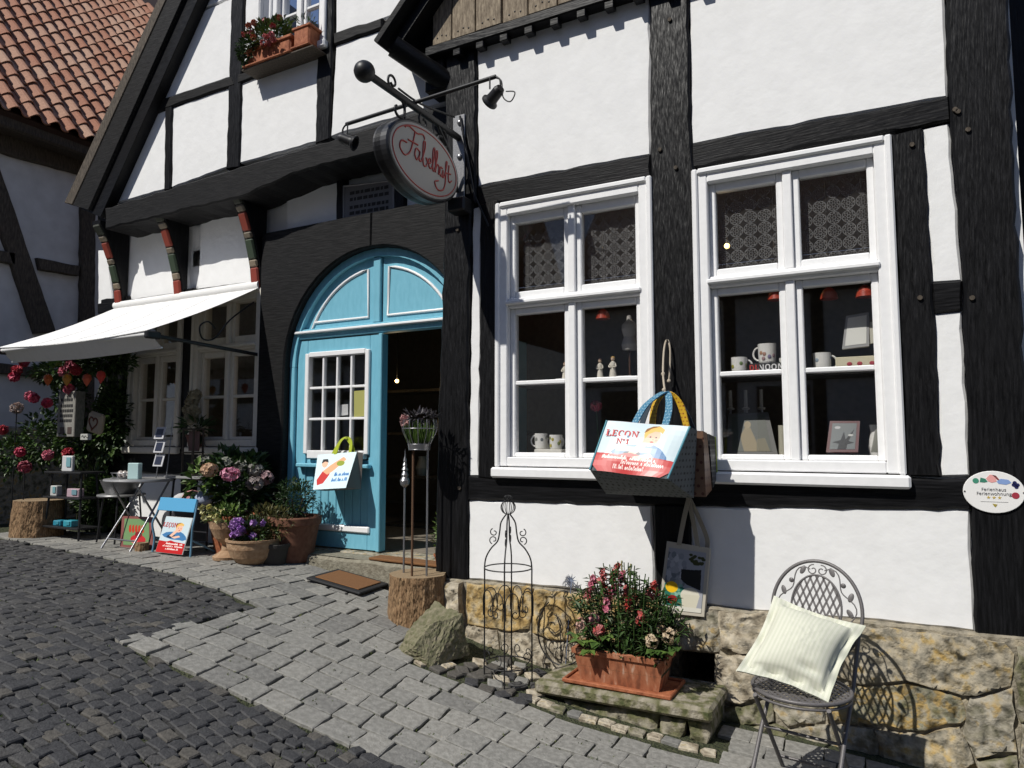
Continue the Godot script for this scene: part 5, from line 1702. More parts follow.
func log_shape(t: Node3D, r: float, h: float, seed_: int, split := true) -> void:
	var n := 34
	var f := FastNoiseLite.new()
	f.seed = seed_
	f.frequency = 0.9
	var b := mb()
	var R := func(k: int, y: float) -> Vector3:
		var a := TAU * (k % n) / n
		var q := Vector2(cos(a), sin(a))
		var rr := r * (1.0 + 0.09 * f.get_noise_2d(q.x * 2.0, q.y * 2.0) + 0.05 * f.get_noise_3d(q.x * 6.0, q.y * 6.0, y * 2.0)) * (1.0 + 0.10 * (1.0 - y))
		if split and k % n == 5: rr *= 0.82
		return Vector3(cos(a) * rr, y * h, -sin(a) * rr)
	for j in 6:
		for k in n:
			b.quad(R.call(k, j / 6.0), R.call(k + 1, j / 6.0), R.call(k + 1, (j + 1) / 6.0), R.call(k, (j + 1) / 6.0))
	part(t, "bark", b.mesh(), M.log)
	var c := mb()
	for k in n: c.tri(R.call(k, 1.0), R.call(k + 1, 1.0), Vector3(0, h - 0.004, 0))
	part(t, "cut_face", c.mesh(), M.logtop)

func facet(b: MB, p: Vector3, q: Vector3, r: Vector3, lev: int) -> void:
	if lev == 0:
		var o := []
		for w: Vector3 in [p, q, r]:
			var dd := (w - Vector3(0, 0.09, 0)).normalized()
			o.append(w + dd * (0.009 * wob.get_noise_3d(w.x * 150.0, w.y * 150.0, w.z * 150.0) + 0.005 * wob.get_noise_3d(w.x * 600.0, w.y * 600.0, w.z * 600.0)) * 2.0)
		b.out(o, Vector3(0, 0.09, 0))
		return
	var pq := (p + q) / 2
	var qr := (q + r) / 2
	var rp := (r + p) / 2
	facet(b, p, pq, rp, lev - 1)
	facet(b, pq, q, qr, lev - 1)
	facet(b, rp, qr, r, lev - 1)
	facet(b, pq, qr, rp, lev - 1)

func doorstep() -> void:
	var s := thing("door_step", "worn stone step in front of the blue door", "step", Vector3(-3.5, 0.45, -0.2))
	var b := mb()
	ext(pv([-4.24, 0.4, -2.86, 0.2, -2.86, 0.632, -4.24, 0.645]), -0.36, -0.16, 0.02, 0.008, 0.12, 5.0, "z", b)
	wpart(s, "step_front", b, M.stone_step)
	var tp := mb()
	tp.quad(Vector3(-4.23, 0.647, -0.18), Vector3(-2.86, 0.634, -0.18), Vector3(-2.86, 0.634, -0.36), Vector3(-4.23, 0.647, -0.36))
	wpart(s, "tread", tp, M.stone_step)
	var m1 := thing("doormat", "rust brown coir mat on the step in the open doorway", "mat", Vector3(-3.2, 0.642, -0.2))
	m1.rotation.z = -0.0095
	var mm := mb()
	mm.rect(-0.33, 0.33, 0.0, 0.02, -0.12, 0.03, 0.006)
	part(m1, "coir", mm.mesh(), M.coir)
	var g := Vector3(-3.55, 0, 0.03)
	var m2 := thing("doormat", "black-edged brown mat lying on the grey slabs before the step", "mat", Vector3(g.x, hgt(g.x) + 0.008, g.z))
	m2.rotation.z = atan(slope(g.x))
	m2.rotation.y = 0.08
	var e := mb()
	e.rect(-0.24, 0.24, 0.0, 0.018, -0.185, 0.185, 0.006)
	part(m2, "rubber_border", e.mesh(), plain(sr(0.015, 0.015, 0.016), 0.8))
	var co := mb()
	co.rect(-0.195, 0.195, 0.018, 0.026, -0.14, 0.14, 0.004)
	part(m2, "coir", co.mesh(), M.coir)
	# log by the corner post with its garden stakes
	var lp := Vector3(-2.84, hgt(-2.84) - 0.03, 0.14)
	var lg := thing("log_stump", "upright sawn log beside the black corner post at the door", "log", lp)
	log_shape(lg, 0.19, 0.33, 4)
	var ly := lp.y + 0.325
	var stk := thing("finial_stake", "thin grey garden stake with ribbed cone finial on the log", "garden stake", Vector3(-2.94, ly, 0.17))
	var sb := mb()
	sb.tube([Vector3.ZERO, Vector3(0, 0.62, 0)], 0.007, 6)
	part(stk, "rod", sb.mesh(), M.steel)
	var fn := mb()
	fn.lathe([Vector2(0.008, 0.58), Vector2(0.03, 0.6), Vector2(0.034, 0.625), Vector2(0.02, 0.65), Vector2(0.026, 0.665), Vector2(0.014, 0.69), Vector2(0.024, 0.7), Vector2(0.012, 0.72), Vector2(0.018, 0.73), Vector2(0.009, 0.75), Vector2(0.013, 0.76), Vector2(0.005, 0.79), Vector2(0.0, 0.85)], 14)
	part(stk, "finial", fn.mesh(), M.steel)
	var pl := thing("basket_stake", "rusty rod holding a wire basket planter in front of the doorway", "planter", Vector3(-2.82, ly, 0.24))
	var pr := mb()
	pr.tube([Vector3.ZERO, Vector3(0, 0.86, 0)], 0.008, 6)
	part(pl, "rod", pr.mesh(), M.rust)
	var ba := mb()
	for k in 12:
		var a := TAU * k / 12
		var d := Vector3(cos(a), 0, sin(a))
		ba.tube(smooth([d * 0.07 + Vector3(0.05, 0.84, 0), d * 0.075 + Vector3(0.05, 0.88, 0), d * 0.115 + Vector3(0.05, 0.97, 0), d * 0.11 + Vector3(0.05, 1.04, 0)], 4), 0.0028, 5)
	for q in [[0.07, 0.84], [0.076, 0.875], [0.115, 0.98]]: ba.tube(arcpts(Vector3(0.05, q[1], 0), Vector3.RIGHT, Vector3.BACK, q[0], q[0], 0, 345, 24), 0.003, 5, true)
	part(pl, "basket", ba.mesh(), M.steel)
	var bb := mb()
	bb.lathe([Vector2(0.0, 0.835), Vector2(0.07, 0.835), Vector2(0.078, 0.875), Vector2(0.0, 0.88)], 18, Vector3(0.05, 0, 0))
	part(pl, "bowl", bb.mesh(), M.steel)
	var rng := RandomNumberGenerator.new()
	rng.seed = 14
	var gr := mb()
	for i in 120:
		var a := rng.randf() * TAU
		var rr := rng.randf() * 0.09
		gr.col = GM.lerp(GL, rng.randf())
		gr.leaf(Vector3(0.05 + cos(a) * rr, 0.88, sin(a) * rr), Vector3(cos(a) * 0.25, 1, sin(a) * 0.25).normalized(), Vector3(cos(a), 0, sin(a)), rng.randf_range(0.08, 0.17), 0.012)
	part(pl, "grass", gr.mesh(), M.leaf)
	var fl := mb()
	for q in [Vector3(-0.06, 1.05, 0.02), Vector3(-0.04, 1.02, 0.05)]: florets(fl, q, Vector3.ONE * 0.02, 16, 0.025, Color(0.5, 0.25, 0.24), Color(0.6, 0.42, 0.4), rng)
	for i in 18: leaves(fl, Vector3(0.05, 1.06, 0), Vector3(0.13, 0.03, 0.1), 5, 0.05, 0.018, Color(0.02, 0.018, 0.02), Color(0.10, 0.09, 0.10), rng)
	part(pl, "flowers", fl.mesh(), M.petal)
	var s2 := thing("bare_stake", "slim bare steel stake right of the basket planter rod", "garden stake", Vector3(-2.73, ly, 0.2))
	var s2b := mb()
	s2b.tube([Vector3.ZERO, Vector3(0, 0.86, 0)], 0.007, 6)
	part(s2, "rod", s2b.mesh(), M.steel)
	# rock
	var rp := Vector3(-2.47, hgt(-2.47) - 0.02, 0.46)
	var rk := thing("rock", "large mossy wedge-shaped rock beside the log stump", "rock", rp)
	var rb := mb()
	var V := [Vector3(-0.17, 0, 0.16), Vector3(0.10, -0.01, 0.19), Vector3(0.17, 0, -0.1), Vector3(-0.12, 0.02, -0.14), Vector3(-0.13, 0.13, 0.12), Vector3(0.03, 0.20, 0.10), Vector3(0.12, 0.22, -0.08), Vector3(-0.07, 0.27, -0.08), Vector3(0.0, 0.1, 0.21)]
	for fce in [[0, 8, 4], [0, 1, 8], [8, 5, 4], [8, 1, 5], [1, 2, 6, 5], [4, 5, 6, 7], [2, 3, 7, 6], [3, 0, 4, 7]]:
		var pts := []
		for i in fce: pts.append(V[i])
		for i in range(1, pts.size() - 1): facet(rb, pts[0], pts[i], pts[i + 1], 4)
	part(rk, "stone", rb.mesh(), M.rockmoss)
	rk.scale = Vector3(1.05, 1.08, 1.05)

func signs() -> void:
	# oval holiday-flat plate on the corner post
	var t := thing("oval_plate", "white oval plate with coloured emblems and gold stars on the corner post", "sign", Vector3(0.436, 1.205, 0.035))
	var c := Vector3(0.436, 1.307, 0.034)
	var b := mb()
	var el := PackedVector2Array()
	for i in 40: el.append(Vector2(c.x + 0.124 * cos(TAU * i / 40), c.y + 0.1 * sin(TAU * i / 40)))
	ext(el, 0.03, 0.041, 0.002, 0, 0, 0, "z", b)
	wpart(t, "plate", b, plain(sr(0.8, 0.79, 0.77), 0.35))
	var blob := func(pts: Array, col: Color, called: String) -> void:
		var p := PackedVector2Array()
		for i in range(0, pts.size(), 2): p.append(Vector2(c.x + pts[i], c.y + pts[i + 1]))
		wpart(t, called, ext(p, 0.0412, 0.0422, 0.0002), plain(col, 0.5))
	var circ := func(x: float, y: float, r: float, col: Color, called: String) -> void:
		var a := []
		for i in 14: a.append_array([x + r * cos(TAU * i / 14), y + r * sin(TAU * i / 14)])
		blob.call(a, col, called)
	circ.call(-0.07, 0.052, 0.013, sr(0.05, 0.25, 0.16), "emblem")
	blob.call([-0.054, 0.046, -0.05, 0.068, -0.03, 0.062, -0.022, 0.048, -0.036, 0.044], sr(0.04, 0.2, 0.13), "emblem")
	blob.call([-0.028, 0.064, -0.012, 0.083, 0.008, 0.08, 0.014, 0.05, -0.006, 0.044, -0.02, 0.05], sr(0.75, 0.35, 0.33), "emblem")
	blob.call([-0.004, 0.082, 0.012, 0.078, 0.026, 0.058, 0.018, 0.056, 0.006, 0.072], sr(0.22, 0.05, 0.05), "emblem")
	blob.call([0.014, 0.05, 0.03, 0.064, 0.06, 0.06, 0.072, 0.046, 0.05, 0.036, 0.02, 0.04], sr(0.22, 0.33, 0.6), "emblem")
	for q in [[0.084, 0.046], [0.095, 0.036], [0.08, 0.036], [0.09, 0.026]]: circ.call(q[0], q[1], 0.0085, sr(0.01, 0.012, 0.08), "emblem")
	circ.call(0.085, -0.014, 0.0155, sr(0.33, 0.03, 0.05), "red_seal")
	var ink := plain(sr(0.12, 0.12, 0.13), 0.6)
	text(t, "Ferienhaus", 0.02, ink, Transform3D(Basis.IDENTITY, c + Vector3(0.0, 0.012, 0.0085) - t.position))
	text(t, "Ferienwohnung", 0.02, ink, Transform3D(Basis.IDENTITY, c + Vector3(0.0, -0.008, 0.0085) - t.position))
	var gold := plain(sr(0.5, 0.36, 0.06), 0.4)
	for i in 3:
		var a := []
		for k in 10:
			var r := 0.0085 if k % 2 == 0 else 0.0035
			a.append_array([(i - 1) * 0.022 + r * sin(TAU * k / 10), -0.026 + r * cos(TAU * k / 10)])
		blob.call(a, gold.albedo_color, "star")
	blob.call([-0.055, -0.0455, 0.055, -0.0455, 0.055, -0.047, -0.055, -0.047], sr(0.25, 0.25, 0.25), "rule_line")
	blob.call([-0.008, -0.055, 0.012, -0.058, 0.004, -0.072, -0.002, -0.066], sr(0.35, 0.28, 0.05), "emblem")
	for s in [-1.0, 1.0]:
		var sw := mb()
		sw.ball(c + Vector3(s * 0.117, 0, 0.008), Vector3(0.004, 0.004, 0.003), 8, 5)
		wpart(t, "screw", sw, M.iron)
	# carved tablet over the door
	var p := thing("house_tablet", "grey framed tablet of small black lettering above the door arch", "plaque", Vector3(-4.02, 3.42, -0.4))
	var q := pv([-4.041,3.732,-3.504,3.688,-3.499,3.417,-4.033,3.422])
	wpart(p, "slab", ext(q, -0.42, -0.385, 0.004), plain(sr(0.16, 0.16, 0.17), 0.7))
	var fm := mb()
	for i in 4:
		var a := q[i]
		var d := q[(i + 1) % 4]
		fm.tube([Vector3(a.x, a.y, -0.383), Vector3(d.x, d.y, -0.383)], 0.008, 6)
	wpart(p, "frame", fm, plain(sr(0.3, 0.3, 0.31), 0.6))
	var pc := (q[0] + q[1] + q[2] + q[3]) / 4
	var bi := plain(sr(0.02, 0.02, 0.02), 0.8)
	var rows := [0.085, 0.03, -0.04, -0.09]
	var rng := RandomNumberGenerator.new()
	rng.seed = 2
	for y in rows:
		var wd := mb()
		var x := -0.2
		while x < 0.2:
			var w := rng.randf_range(0.02, 0.06)
			wd.rect(pc.x + x, pc.x + minf(x + w, 0.22), pc.y + y - 0.014 - x * 0.03, pc.y + y + 0.014 - x * 0.03, -0.384, -0.3825, 0.0)
			x += w + 0.014
		wpart(p, "text_line", wd, bi)

func shop_sign() -> void:
	var x := -2.6
	var t := thing("hanging_shop_sign", "oval shop sign with red script on a scrolled iron bracket with two spotlights", "sign", Vector3(x, 3.1, 0.0))
	var ay := 3.69
	var b := mb()
	b.tube([Vector3(x, ay, 0.03), Vector3(x, ay, 1.05)], 0.024, 10)
	wpart(t, "arm", b, M.iron)
	var kb := mb()
	kb.ball(Vector3(x, ay, 1.06), Vector3.ONE * 0.062, 18, 12)
	wpart(t, "ball_end", kb, M.iron)
	var pl := mb()
	pl.rect(x - 0.05, x + 0.05, 3.15, 3.86, 0.031, 0.045, 0.004)
	wpart(t, "wall_plate", pl, M.steel2)
	for y in [3.8, 3.55, 3.24]:
		var bo := mb()
		bo.ball(Vector3(x + 0.01, y, 0.05), Vector3(0.02, 0.02, 0.014), 10, 6)
		wpart(t, "bolt", bo, M.steel)
	# scrolls and twisted rod over and under the arm
	var sc := mb()
	var U := Vector3.UP
	var Z := Vector3.BACK
	var c0 := Vector3(x, ay, 0)
	sc.tube(spiral(c0 + Z * 0.80 + U * 0.06, Z, U, 0.05, 0.018, -100, 330, 20), 0.008, 6)
	sc.tube(smooth([c0 + Z * 0.74 + U * 0.045, c0 + Z * 0.5 + U * 0.05, c0 + Z * 0.1 + U * 0.13], 6), 0.007, 6)
	sc.tube(spiral(c0 + Z * 0.74 - U * 0.085, Z, U, 0.085, 0.02, 80, 400, 24), 0.009, 6)
	sc.tube(spiral(c0 + Z * 0.47 - U * 0.06, Z, U, 0.06, 0.016, 90, -280, 22), 0.008, 6)
	sc.tube(spiral(c0 + Z * 0.26 - U * 0.1, Z, U, 0.085, 0.02, 90, 460, 24), 0.009, 6)
	sc.tube(smooth([c0 + Z * 0.3 - U * 0.02, c0 + Z * 0.16 - U * 0.16, c0 + Z * 0.05 - U * 0.4], 6), 0.012, 6)
	wpart(t, "scrollwork", sc, M.iron)
	var st := mb()
	st.tube([Vector3(x + 0.02, 3.84, 0.06), Vector3(x + 0.14, 3.2, 0.04)], 0.008, 6)
	st.tube([Vector3(x + 0.14, 3.24, 0.045), Vector3(x + 0.24, 3.02, 0.03)], 0.007, 6)
	wpart(t, "cable", st, M.iron)
	var jb := mb()
	jb.rect(x - 0.02, x + 0.12, 3.12, 3.22, 0.046, 0.16, 0.012)
	wpart(t, "junction_box", jb, M.iron)
	# hanging board
	var ct := Vector3(x, 3.335, 0.515)
	var rz := 0.395
	var ry := 0.24
	var el := PackedVector2Array()
	for i in 56: el.append(Vector2(ct.z + rz * cos(TAU * i / 56), ct.y + ry * sin(TAU * i / 56)))
	var bd := mb()
	ext(el, x - 0.055, x + 0.055, 0.012, 0, 0, 0, "x", bd)
	ext(el, x, x - 0.056, 0.012, 0, 0, 0, "x", bd)
	wpart(t, "board", bd, plain(sr(0.02, 0.02, 0.022), 0.4))
	var fe := PackedVector2Array()
	for i in 56: fe.append(Vector2(ct.z + (rz - 0.022) * cos(TAU * i / 56), ct.y + (ry - 0.022) * sin(TAU * i / 56)))
	wpart(t, "face", ext(fe, x + 0.05, x + 0.0575, 0.001, 0, 0, 0, "x"), plain(sr(0.33, 0.315, 0.29), 0.45))
	var red := plain(sr(0.42, 0.05, 0.04), 0.5)
	var rg := mb()
	rg.tube(arcpts(Vector3(x + 0.058, ct.y, ct.z), -Z, U, rz - 0.045, ry - 0.042, 0, 356, 64), 0.0045, 5, true)
	wpart(t, "red_rim", rg, red)
	for z in [0.36, 0.67]:
		var hk := mb()
		hk.tube([Vector3(x, ay, z), Vector3(x, ct.y + 0.2, z)], 0.007, 6)
		wpart(t, "hanger", hk, M.iron)
	# script lettering: Fabelhaft, stroke by stroke; u to the right, v up, in units of the board
	var le := [
		[[-0.20, 0.125, -0.16, 0.15, -0.08, 0.14, -0.02, 0.16, 0.0, 0.135]],
		[[-0.10, 0.14, -0.12, 0.06, -0.15, -0.02, -0.20, -0.06, -0.245, -0.03, -0.23, 0.02, -0.18, 0.03]],
		[[-0.17, 0.055, -0.12, 0.06, -0.07, 0.065]],
		[[-0.055, 0.03, -0.085, 0.035, -0.10, -0.01, -0.08, -0.04, -0.055, 0.0, -0.05, 0.03, -0.055, -0.03, -0.035, -0.03]],
		[[-0.035, -0.03, 0.0, 0.06, 0.005, 0.12, -0.015, 0.10, -0.015, -0.03, 0.01, -0.045, 0.03, -0.01, 0.015, 0.015, 0.035, 0.005]],
		[[0.035, -0.01, 0.065, 0.005, 0.06, 0.03, 0.042, 0.01, 0.05, -0.035, 0.075, -0.03]],
		[[0.075, -0.03, 0.105, 0.07, 0.105, 0.125, 0.088, 0.09, 0.088, -0.03, 0.105, -0.035]],
		[[0.105, -0.035, 0.135, 0.07, 0.135, 0.12, 0.118, 0.08, 0.118, -0.04]],
		[[0.118, -0.02, 0.14, 0.025, 0.155, 0.01, 0.15, -0.035, 0.165, -0.03]],
		[[0.195, 0.02, 0.172, 0.02, 0.165, -0.025, 0.185, -0.04, 0.2, 0.01, 0.2, -0.04, 0.215, -0.03]],
		[[0.215, -0.03, 0.24, 0.05, 0.245, 0.09, 0.232, 0.07, 0.228, -0.06, 0.20, -0.13, 0.14, -0.15, 0.11, -0.11, 0.15, -0.085]],
		[[0.222, 0.0, 0.25, 0.01, 0.29, 0.02]],
		[[0.268, 0.075, 0.262, -0.02, 0.275, -0.045, 0.3, -0.025]]]
	for s in le:
		var a: Array = s[0]
		var pts := []
		for i in range(0, a.size(), 2): pts.append(Vector3(x + 0.0585, ct.y + 0.01 + a[i + 1] * 0.95 - a[i] * 0.05, ct.z - (a[i] - 0.02) * 1.05))
		var m := mb()
		m.tube(smooth(pts, 6), 0.0058, 5)
		wpart(t, "script_stroke", m, red)
	# cross bar with two spotlights
	var cb := mb()
	cb.tube([Vector3(-3.17, 3.70, 0.57), Vector3(-2.0, 3.74, 0.57)], 0.013, 8)
	wpart(t, "crossbar", cb, M.iron)
	for s in [[-3.17, 3.70, 1.0], [-2.0, 3.74, -1.0]]:
		var sp := mb()
		var e := Vector3(s[0], s[1], 0.57)
		sp.tube(smooth([e, e + Vector3(-0.03 * s[2], -0.03, 0.0), e + Vector3(-0.03 * s[2], -0.09, 0)], 4), 0.006, 6)
		sp.tube(smooth([e + Vector3(0.03 * s[2], -0.01, 0.02), e + Vector3(0.03 * s[2], -0.08, 0.02)], 3), 0.005, 6)
		var aim := Vector3(0.75 * s[2], -0.35, -0.3).normalized()
		var sd := aim.cross(Vector3.UP).normalized()
		var bs := Basis(sd, aim, sd.cross(aim))
		sp.lathe([Vector2(0, -0.05), Vector2(0.026, -0.05), Vector2(0.034, -0.03), Vector2(0.036, 0.045), Vector2(0.052, 0.06), Vector2(0.052, 0.072), Vector2(0.04, 0.072), Vector2(0.036, 0.03), Vector2(0, 0.03)], 18, e + Vector3(0, -0.11, 0), bs)
		var o := wpart(t, "spotlight", sp, M.iron)
		o.set_meta("label", "small black spotlight on the left end" if s[2] > 0 else "small black spotlight on the wall-window end")
	var wl := mb()
	wl.tube(smooth([Vector3(-2.0, 3.73, 0.57), Vector3(-1.96, 3.70, 0.57), Vector3(-1.95, 3.60, 0.57), Vector3(-1.9, 3.56, 0.57), Vector3(-1.87, 3.61, 0.57), Vector3(-1.93, 3.63, 0.57)], 5), 0.004, 5)
	wpart(t, "lamp_cable", wl, M.iron)

func awning() -> void:
	var t := thing("awning", "pale canvas awning stretched over the left windows", "awning", Vector3(-6.05, 2.95, -0.38))
	var x0 := -7.13
	var x1 := -4.99
	var b := mb()
	var nx := 24
	var nz := 10
	var P := func(i: int, j: int, off: float) -> Vector3:
		var u := float(i) / nx
		var v := float(j) / nz
		var sag := -0.05 * sin(v * PI) * (0.6 + 0.4 * sin(u * PI)) - 0.03 * sin(u * PI) * v + 0.012 * sin(u * 26.0) * sin(v * PI)
		return Vector3(lerpf(x0, x1, u), lerpf(2.955, 2.40, v) + sag + off, lerpf(-0.37, 0.725, v))
	for i in nx:
		for j in nz:
			b.quad(P.call(i, j + 1, 0.0), P.call(i + 1, j + 1, 0.0), P.call(i + 1, j, 0.0), P.call(i, j, 0.0))
			b.quad(P.call(i, j, -0.004), P.call(i + 1, j, -0.004), P.call(i + 1, j + 1, -0.004), P.call(i, j + 1, -0.004))
	wpart(t, "canvas", b, M.canvas)
	var v := mb()
	for i in nx:
		var a: Vector3 = P.call(i, nz, 0.0)
		var d: Vector3 = P.call(i + 1, nz, 0.0)
		var w0 := 0.004 * sin(i * 0.9)
		var w1 := 0.004 * sin((i + 1) * 0.9)
		v.quad(a + Vector3(0, -0.12, -0.13 + w0), d + Vector3(0, -0.12, -0.13 + w1), d, a)
		v.quad(a + Vector3(0, -0.12, -0.134 + w0), a + Vector3(0, 0, -0.004), d + Vector3(0, 0, -0.004), d + Vector3(0, -0.12, -0.134 + w1))
	wpart(t, "valance", v, M.canvas)
	var fr := mb()
	fr.tube([Vector3(x0, 2.375, 0.70), Vector3(x1, 2.375, 0.70)], 0.02, 8)
	wpart(t, "front_bar", fr, M.canvas)
	var hm := mb()
	hm.tube([Vector3(x0, 2.28, 0.595), Vector3(x1, 2.28, 0.595)], 0.009, 6)
	wpart(t, "hem", hm, M.canvas)
	for s in 3:
		var sm := mb()
		var sp := []
		for j in nz + 1: sp.append((P.call(6 * (s + 1), j, 0.003)))
		sm.tube(sp, 0.0016, 5)
		wpart(t, "seam", sm, M.canvas)
	var ro := mb()
	ro.tube([Vector3(x0, 2.97, -0.36), Vector3(x1, 2.97, -0.36)], 0.04, 12)
	wpart(t, "roller", ro, M.canvas)
	for x in [x0 + 0.01, x1 - 0.01]:
		var ar := mb()
		ar.tube([Vector3(x, 2.37, 0.70), Vector3(x, 2.33, -0.36)], 0.016, 8)
		ar.tube(smooth([Vector3(x, 2.80, -0.3), Vector3(x, 2.6, -0.05), Vector3(x, 2.42, 0.1), Vector3(x, 2.40, 0.22), Vector3(x, 2.5, 0.25), Vector3(x, 2.55, 0.17), Vector3(x, 2.5, 0.10)], 6), 0.007, 6)
		ar.box(Vector3(x, 2.37, 0.67), Vector3(0.05, 0.06, 0.12), 0.01)
		wpart(t, "arm", ar, M.iron)

func flower_box() -> void:
	var rng := RandomNumberGenerator.new()
	rng.seed = 31
	var t := thing("window_flower_box", "terracotta flower box with trailing greenery and orange blooms under the upper window", "planter", Vector3(-4.5, 4.8, 0.0))
	var b := mb()
	b.rect(-4.86, -4.33, 4.83, 4.97, -0.15, -0.01, 0.015)
	b.rect(-4.88, -4.31, 4.95, 4.985, -0.16, 0.005, 0.008)
	b.rect(-4.88, -4.31, 4.815, 4.835, -0.16, 0.015, 0.006)
	wpart(t, "box", b, M.terra)
	var lf := mb()
	leaves(lf, Vector3(-4.64, 5.06, -0.06), Vector3(0.3, 0.16, 0.15), 900, 0.045, 0.024, GD, GL, rng)
	leaves(lf, Vector3(-4.84, 4.99, -0.03), Vector3(0.13, 0.15, 0.1), 340, 0.045, 0.022, GD, GM, rng, -0.3)
	wpart(t, "foliage", lf, M.leaf)
	for i in 14:
		var f := mb()
		var c: Color = [Color(0.42, 0.09, 0.02), Color(0.45, 0.03, 0.02), Color(0.4, 0.06, 0.08)][i % 3]
		florets(f, Vector3(-4.66 + rng.randf_range(-0.22, 0.24), 5.03 + rng.randf_range(-0.10, 0.13), 0.05 + rng.randf_range(-0.03, 0.05)), Vector3.ONE * 0.018, 14, 0.022, c, c.lightened(0.15), rng)
		wpart(t, "bloom", f, M.petal)
	var t2 := thing("window_pot", "short terracotta box with sparse plants beside the flower box", "planter", Vector3(-4.22, 4.8, 0.0))
	var b2 := mb()
	b2.rect(-4.295, -4.115, 4.85, 5.01, -0.15, -0.01, 0.015)
	b2.rect(-4.31, -4.10, 4.995, 5.025, -0.16, 0.0, 0.008)
	b2.rect(-4.31, -4.10, 4.83, 4.85, -0.16, 0.01, 0.005)
	wpart(t2, "box", b2, M.terra)
	var l2 := mb()
	leaves(l2, Vector3(-4.21, 5.06, -0.07), Vector3(0.1, 0.06, 0.08), 70, 0.05, 0.01, GD, GM, rng, 0.6)
	wpart(t2, "foliage", l2, M.leaf)
	var br := mb()
	br.rect(-4.9, -4.06, 4.80, 4.813, -0.2, 0.0, 0.002)
	var sh := thing("box_shelf", "narrow dark shelf carrying the terracotta boxes below the upper window", "shelf", Vector3(-4.5, 4.755, -0.1))
	wpart(sh, "board", br, M.tb)

func mug(at: Vector3, r: float, h: float, turn: float, label: String, c0: Color, c1: Color, group := "mugs in the shop windows") -> void:
	var t := thing("mug", label, "mug", at, group)
	t.rotation.y = turn
	var b := mb()
	b.lathe([Vector2(0, 0), Vector2(r * 0.86, 0), Vector2(r * 0.95, h * 0.08), Vector2(r, h * 0.5), Vector2(r * 1.04, h), Vector2(r * 0.97, h), Vector2(r * 0.92, h * 0.4), Vector2(r * 0.85, h * 0.08), Vector2(0, h * 0.07)], 24)
	part(t, "cup", b.mesh(), M.china)
	var hd := mb()
	hd.tube(arcpts(Vector3(r * 0.95, h * 0.52, 0), Vector3.RIGHT, Vector3.UP, r * 0.7, h * 0.34, -95, 95, 14), 0.006, 7)
	part(t, "handle", hd.mesh(), M.china)
	var rng := RandomNumberGenerator.new()
	rng.seed = int(absf(at.x) * 1000.0)
	var dc := mb()
	for i in 9:
		var a := rng.randf_range(0, TAU)
		var y := rng.randf_range(0.2, 0.8) * h
		dc.col = c0.lerp(c1, rng.randf())
		dc.ball(Vector3(cos(a) * r * 0.985, y, sin(a) * r * 0.985), Vector3(0.011, 0.013, 0.003), 7, 5, Basis(Vector3.UP, -a + PI / 2))
	part(t, "painted_motif", dc.mesh(), M.paint)

func standing_card(called: String, label: String, cat: String, p: Array, mat: Material, rim: Material = null, th := 0.015) -> Node3D:
	# p: four corners, from the lower left round to the upper left
	var t := thing(called, label, cat, (p[0] + p[1]) / 2)
	var n: Vector3 = (p[1] - p[0]).cross(p[3] - p[0]).normalized()
	var b := mb()
	var k := []
	for q: Vector3 in p: k.append(q - n * th)
	hull8(b, p, k)
	wpart(t, "board", b, rim if rim else mat)
	if rim:
		var f := mb()
		var I := func(u: float, v: float) -> Vector3: return (p[0] as Vector3).lerp(p[1], u).lerp((p[3] as Vector3).lerp(p[2], u), v) + n * 0.002
		f.quv(I.call(0.1, 0.08), I.call(0.9, 0.08), I.call(0.9, 0.92), I.call(0.1, 0.92))
		wpart(t, "picture", f, mat)
	return t

func figurine(at: Vector3, h: float, label: String, hair: Color) -> void:
	var t := thing("figurine", label, "figurine", at, "figurines on the window shelf")
	var s := h / 0.16
	var b := mb()
	b.lathe([Vector2(0, 0), Vector2(0.026 * s, 0), Vector2(0.027 * s, 0.01 * s), Vector2(0.022 * s, 0.04 * s), Vector2(0.015 * s, 0.085 * s), Vector2(0.018 * s, 0.105 * s), Vector2(0.016 * s, 0.12 * s), Vector2(0.007 * s, 0.128 * s), Vector2(0, 0.13 * s)], 16)
	part(t, "gown", b.mesh(), plain(sr(0.62, 0.58, 0.50), 0.7))
	var hd := mb()
	hd.ball(Vector3(0, 0.142 * s, 0), Vector3(0.012, 0.014, 0.012) * s, 12, 8)
	part(t, "head", hd.mesh(), plain(sr(0.5, 0.36, 0.26), 0.7))
	var hr := mb()
	hr.ball(Vector3(0, 0.147 * s, -0.003 * s), Vector3(0.0135, 0.0125, 0.0135) * s, 12, 8)
	part(t, "hair", hr.mesh(), plain(hair, 0.8))
	var ar := mb()
	for q in [-1.0, 1.0]: ar.tube(smooth([Vector3(0.016 * q, 0.115, 0.0) * s, Vector3(0.022 * q, 0.095, 0.01) * s, Vector3(0.006 * q, 0.09, 0.02) * s], 4), 0.0045 * s, 6)
	part(t, "arms", ar.mesh(), plain(sr(0.58, 0.54, 0.46), 0.7))

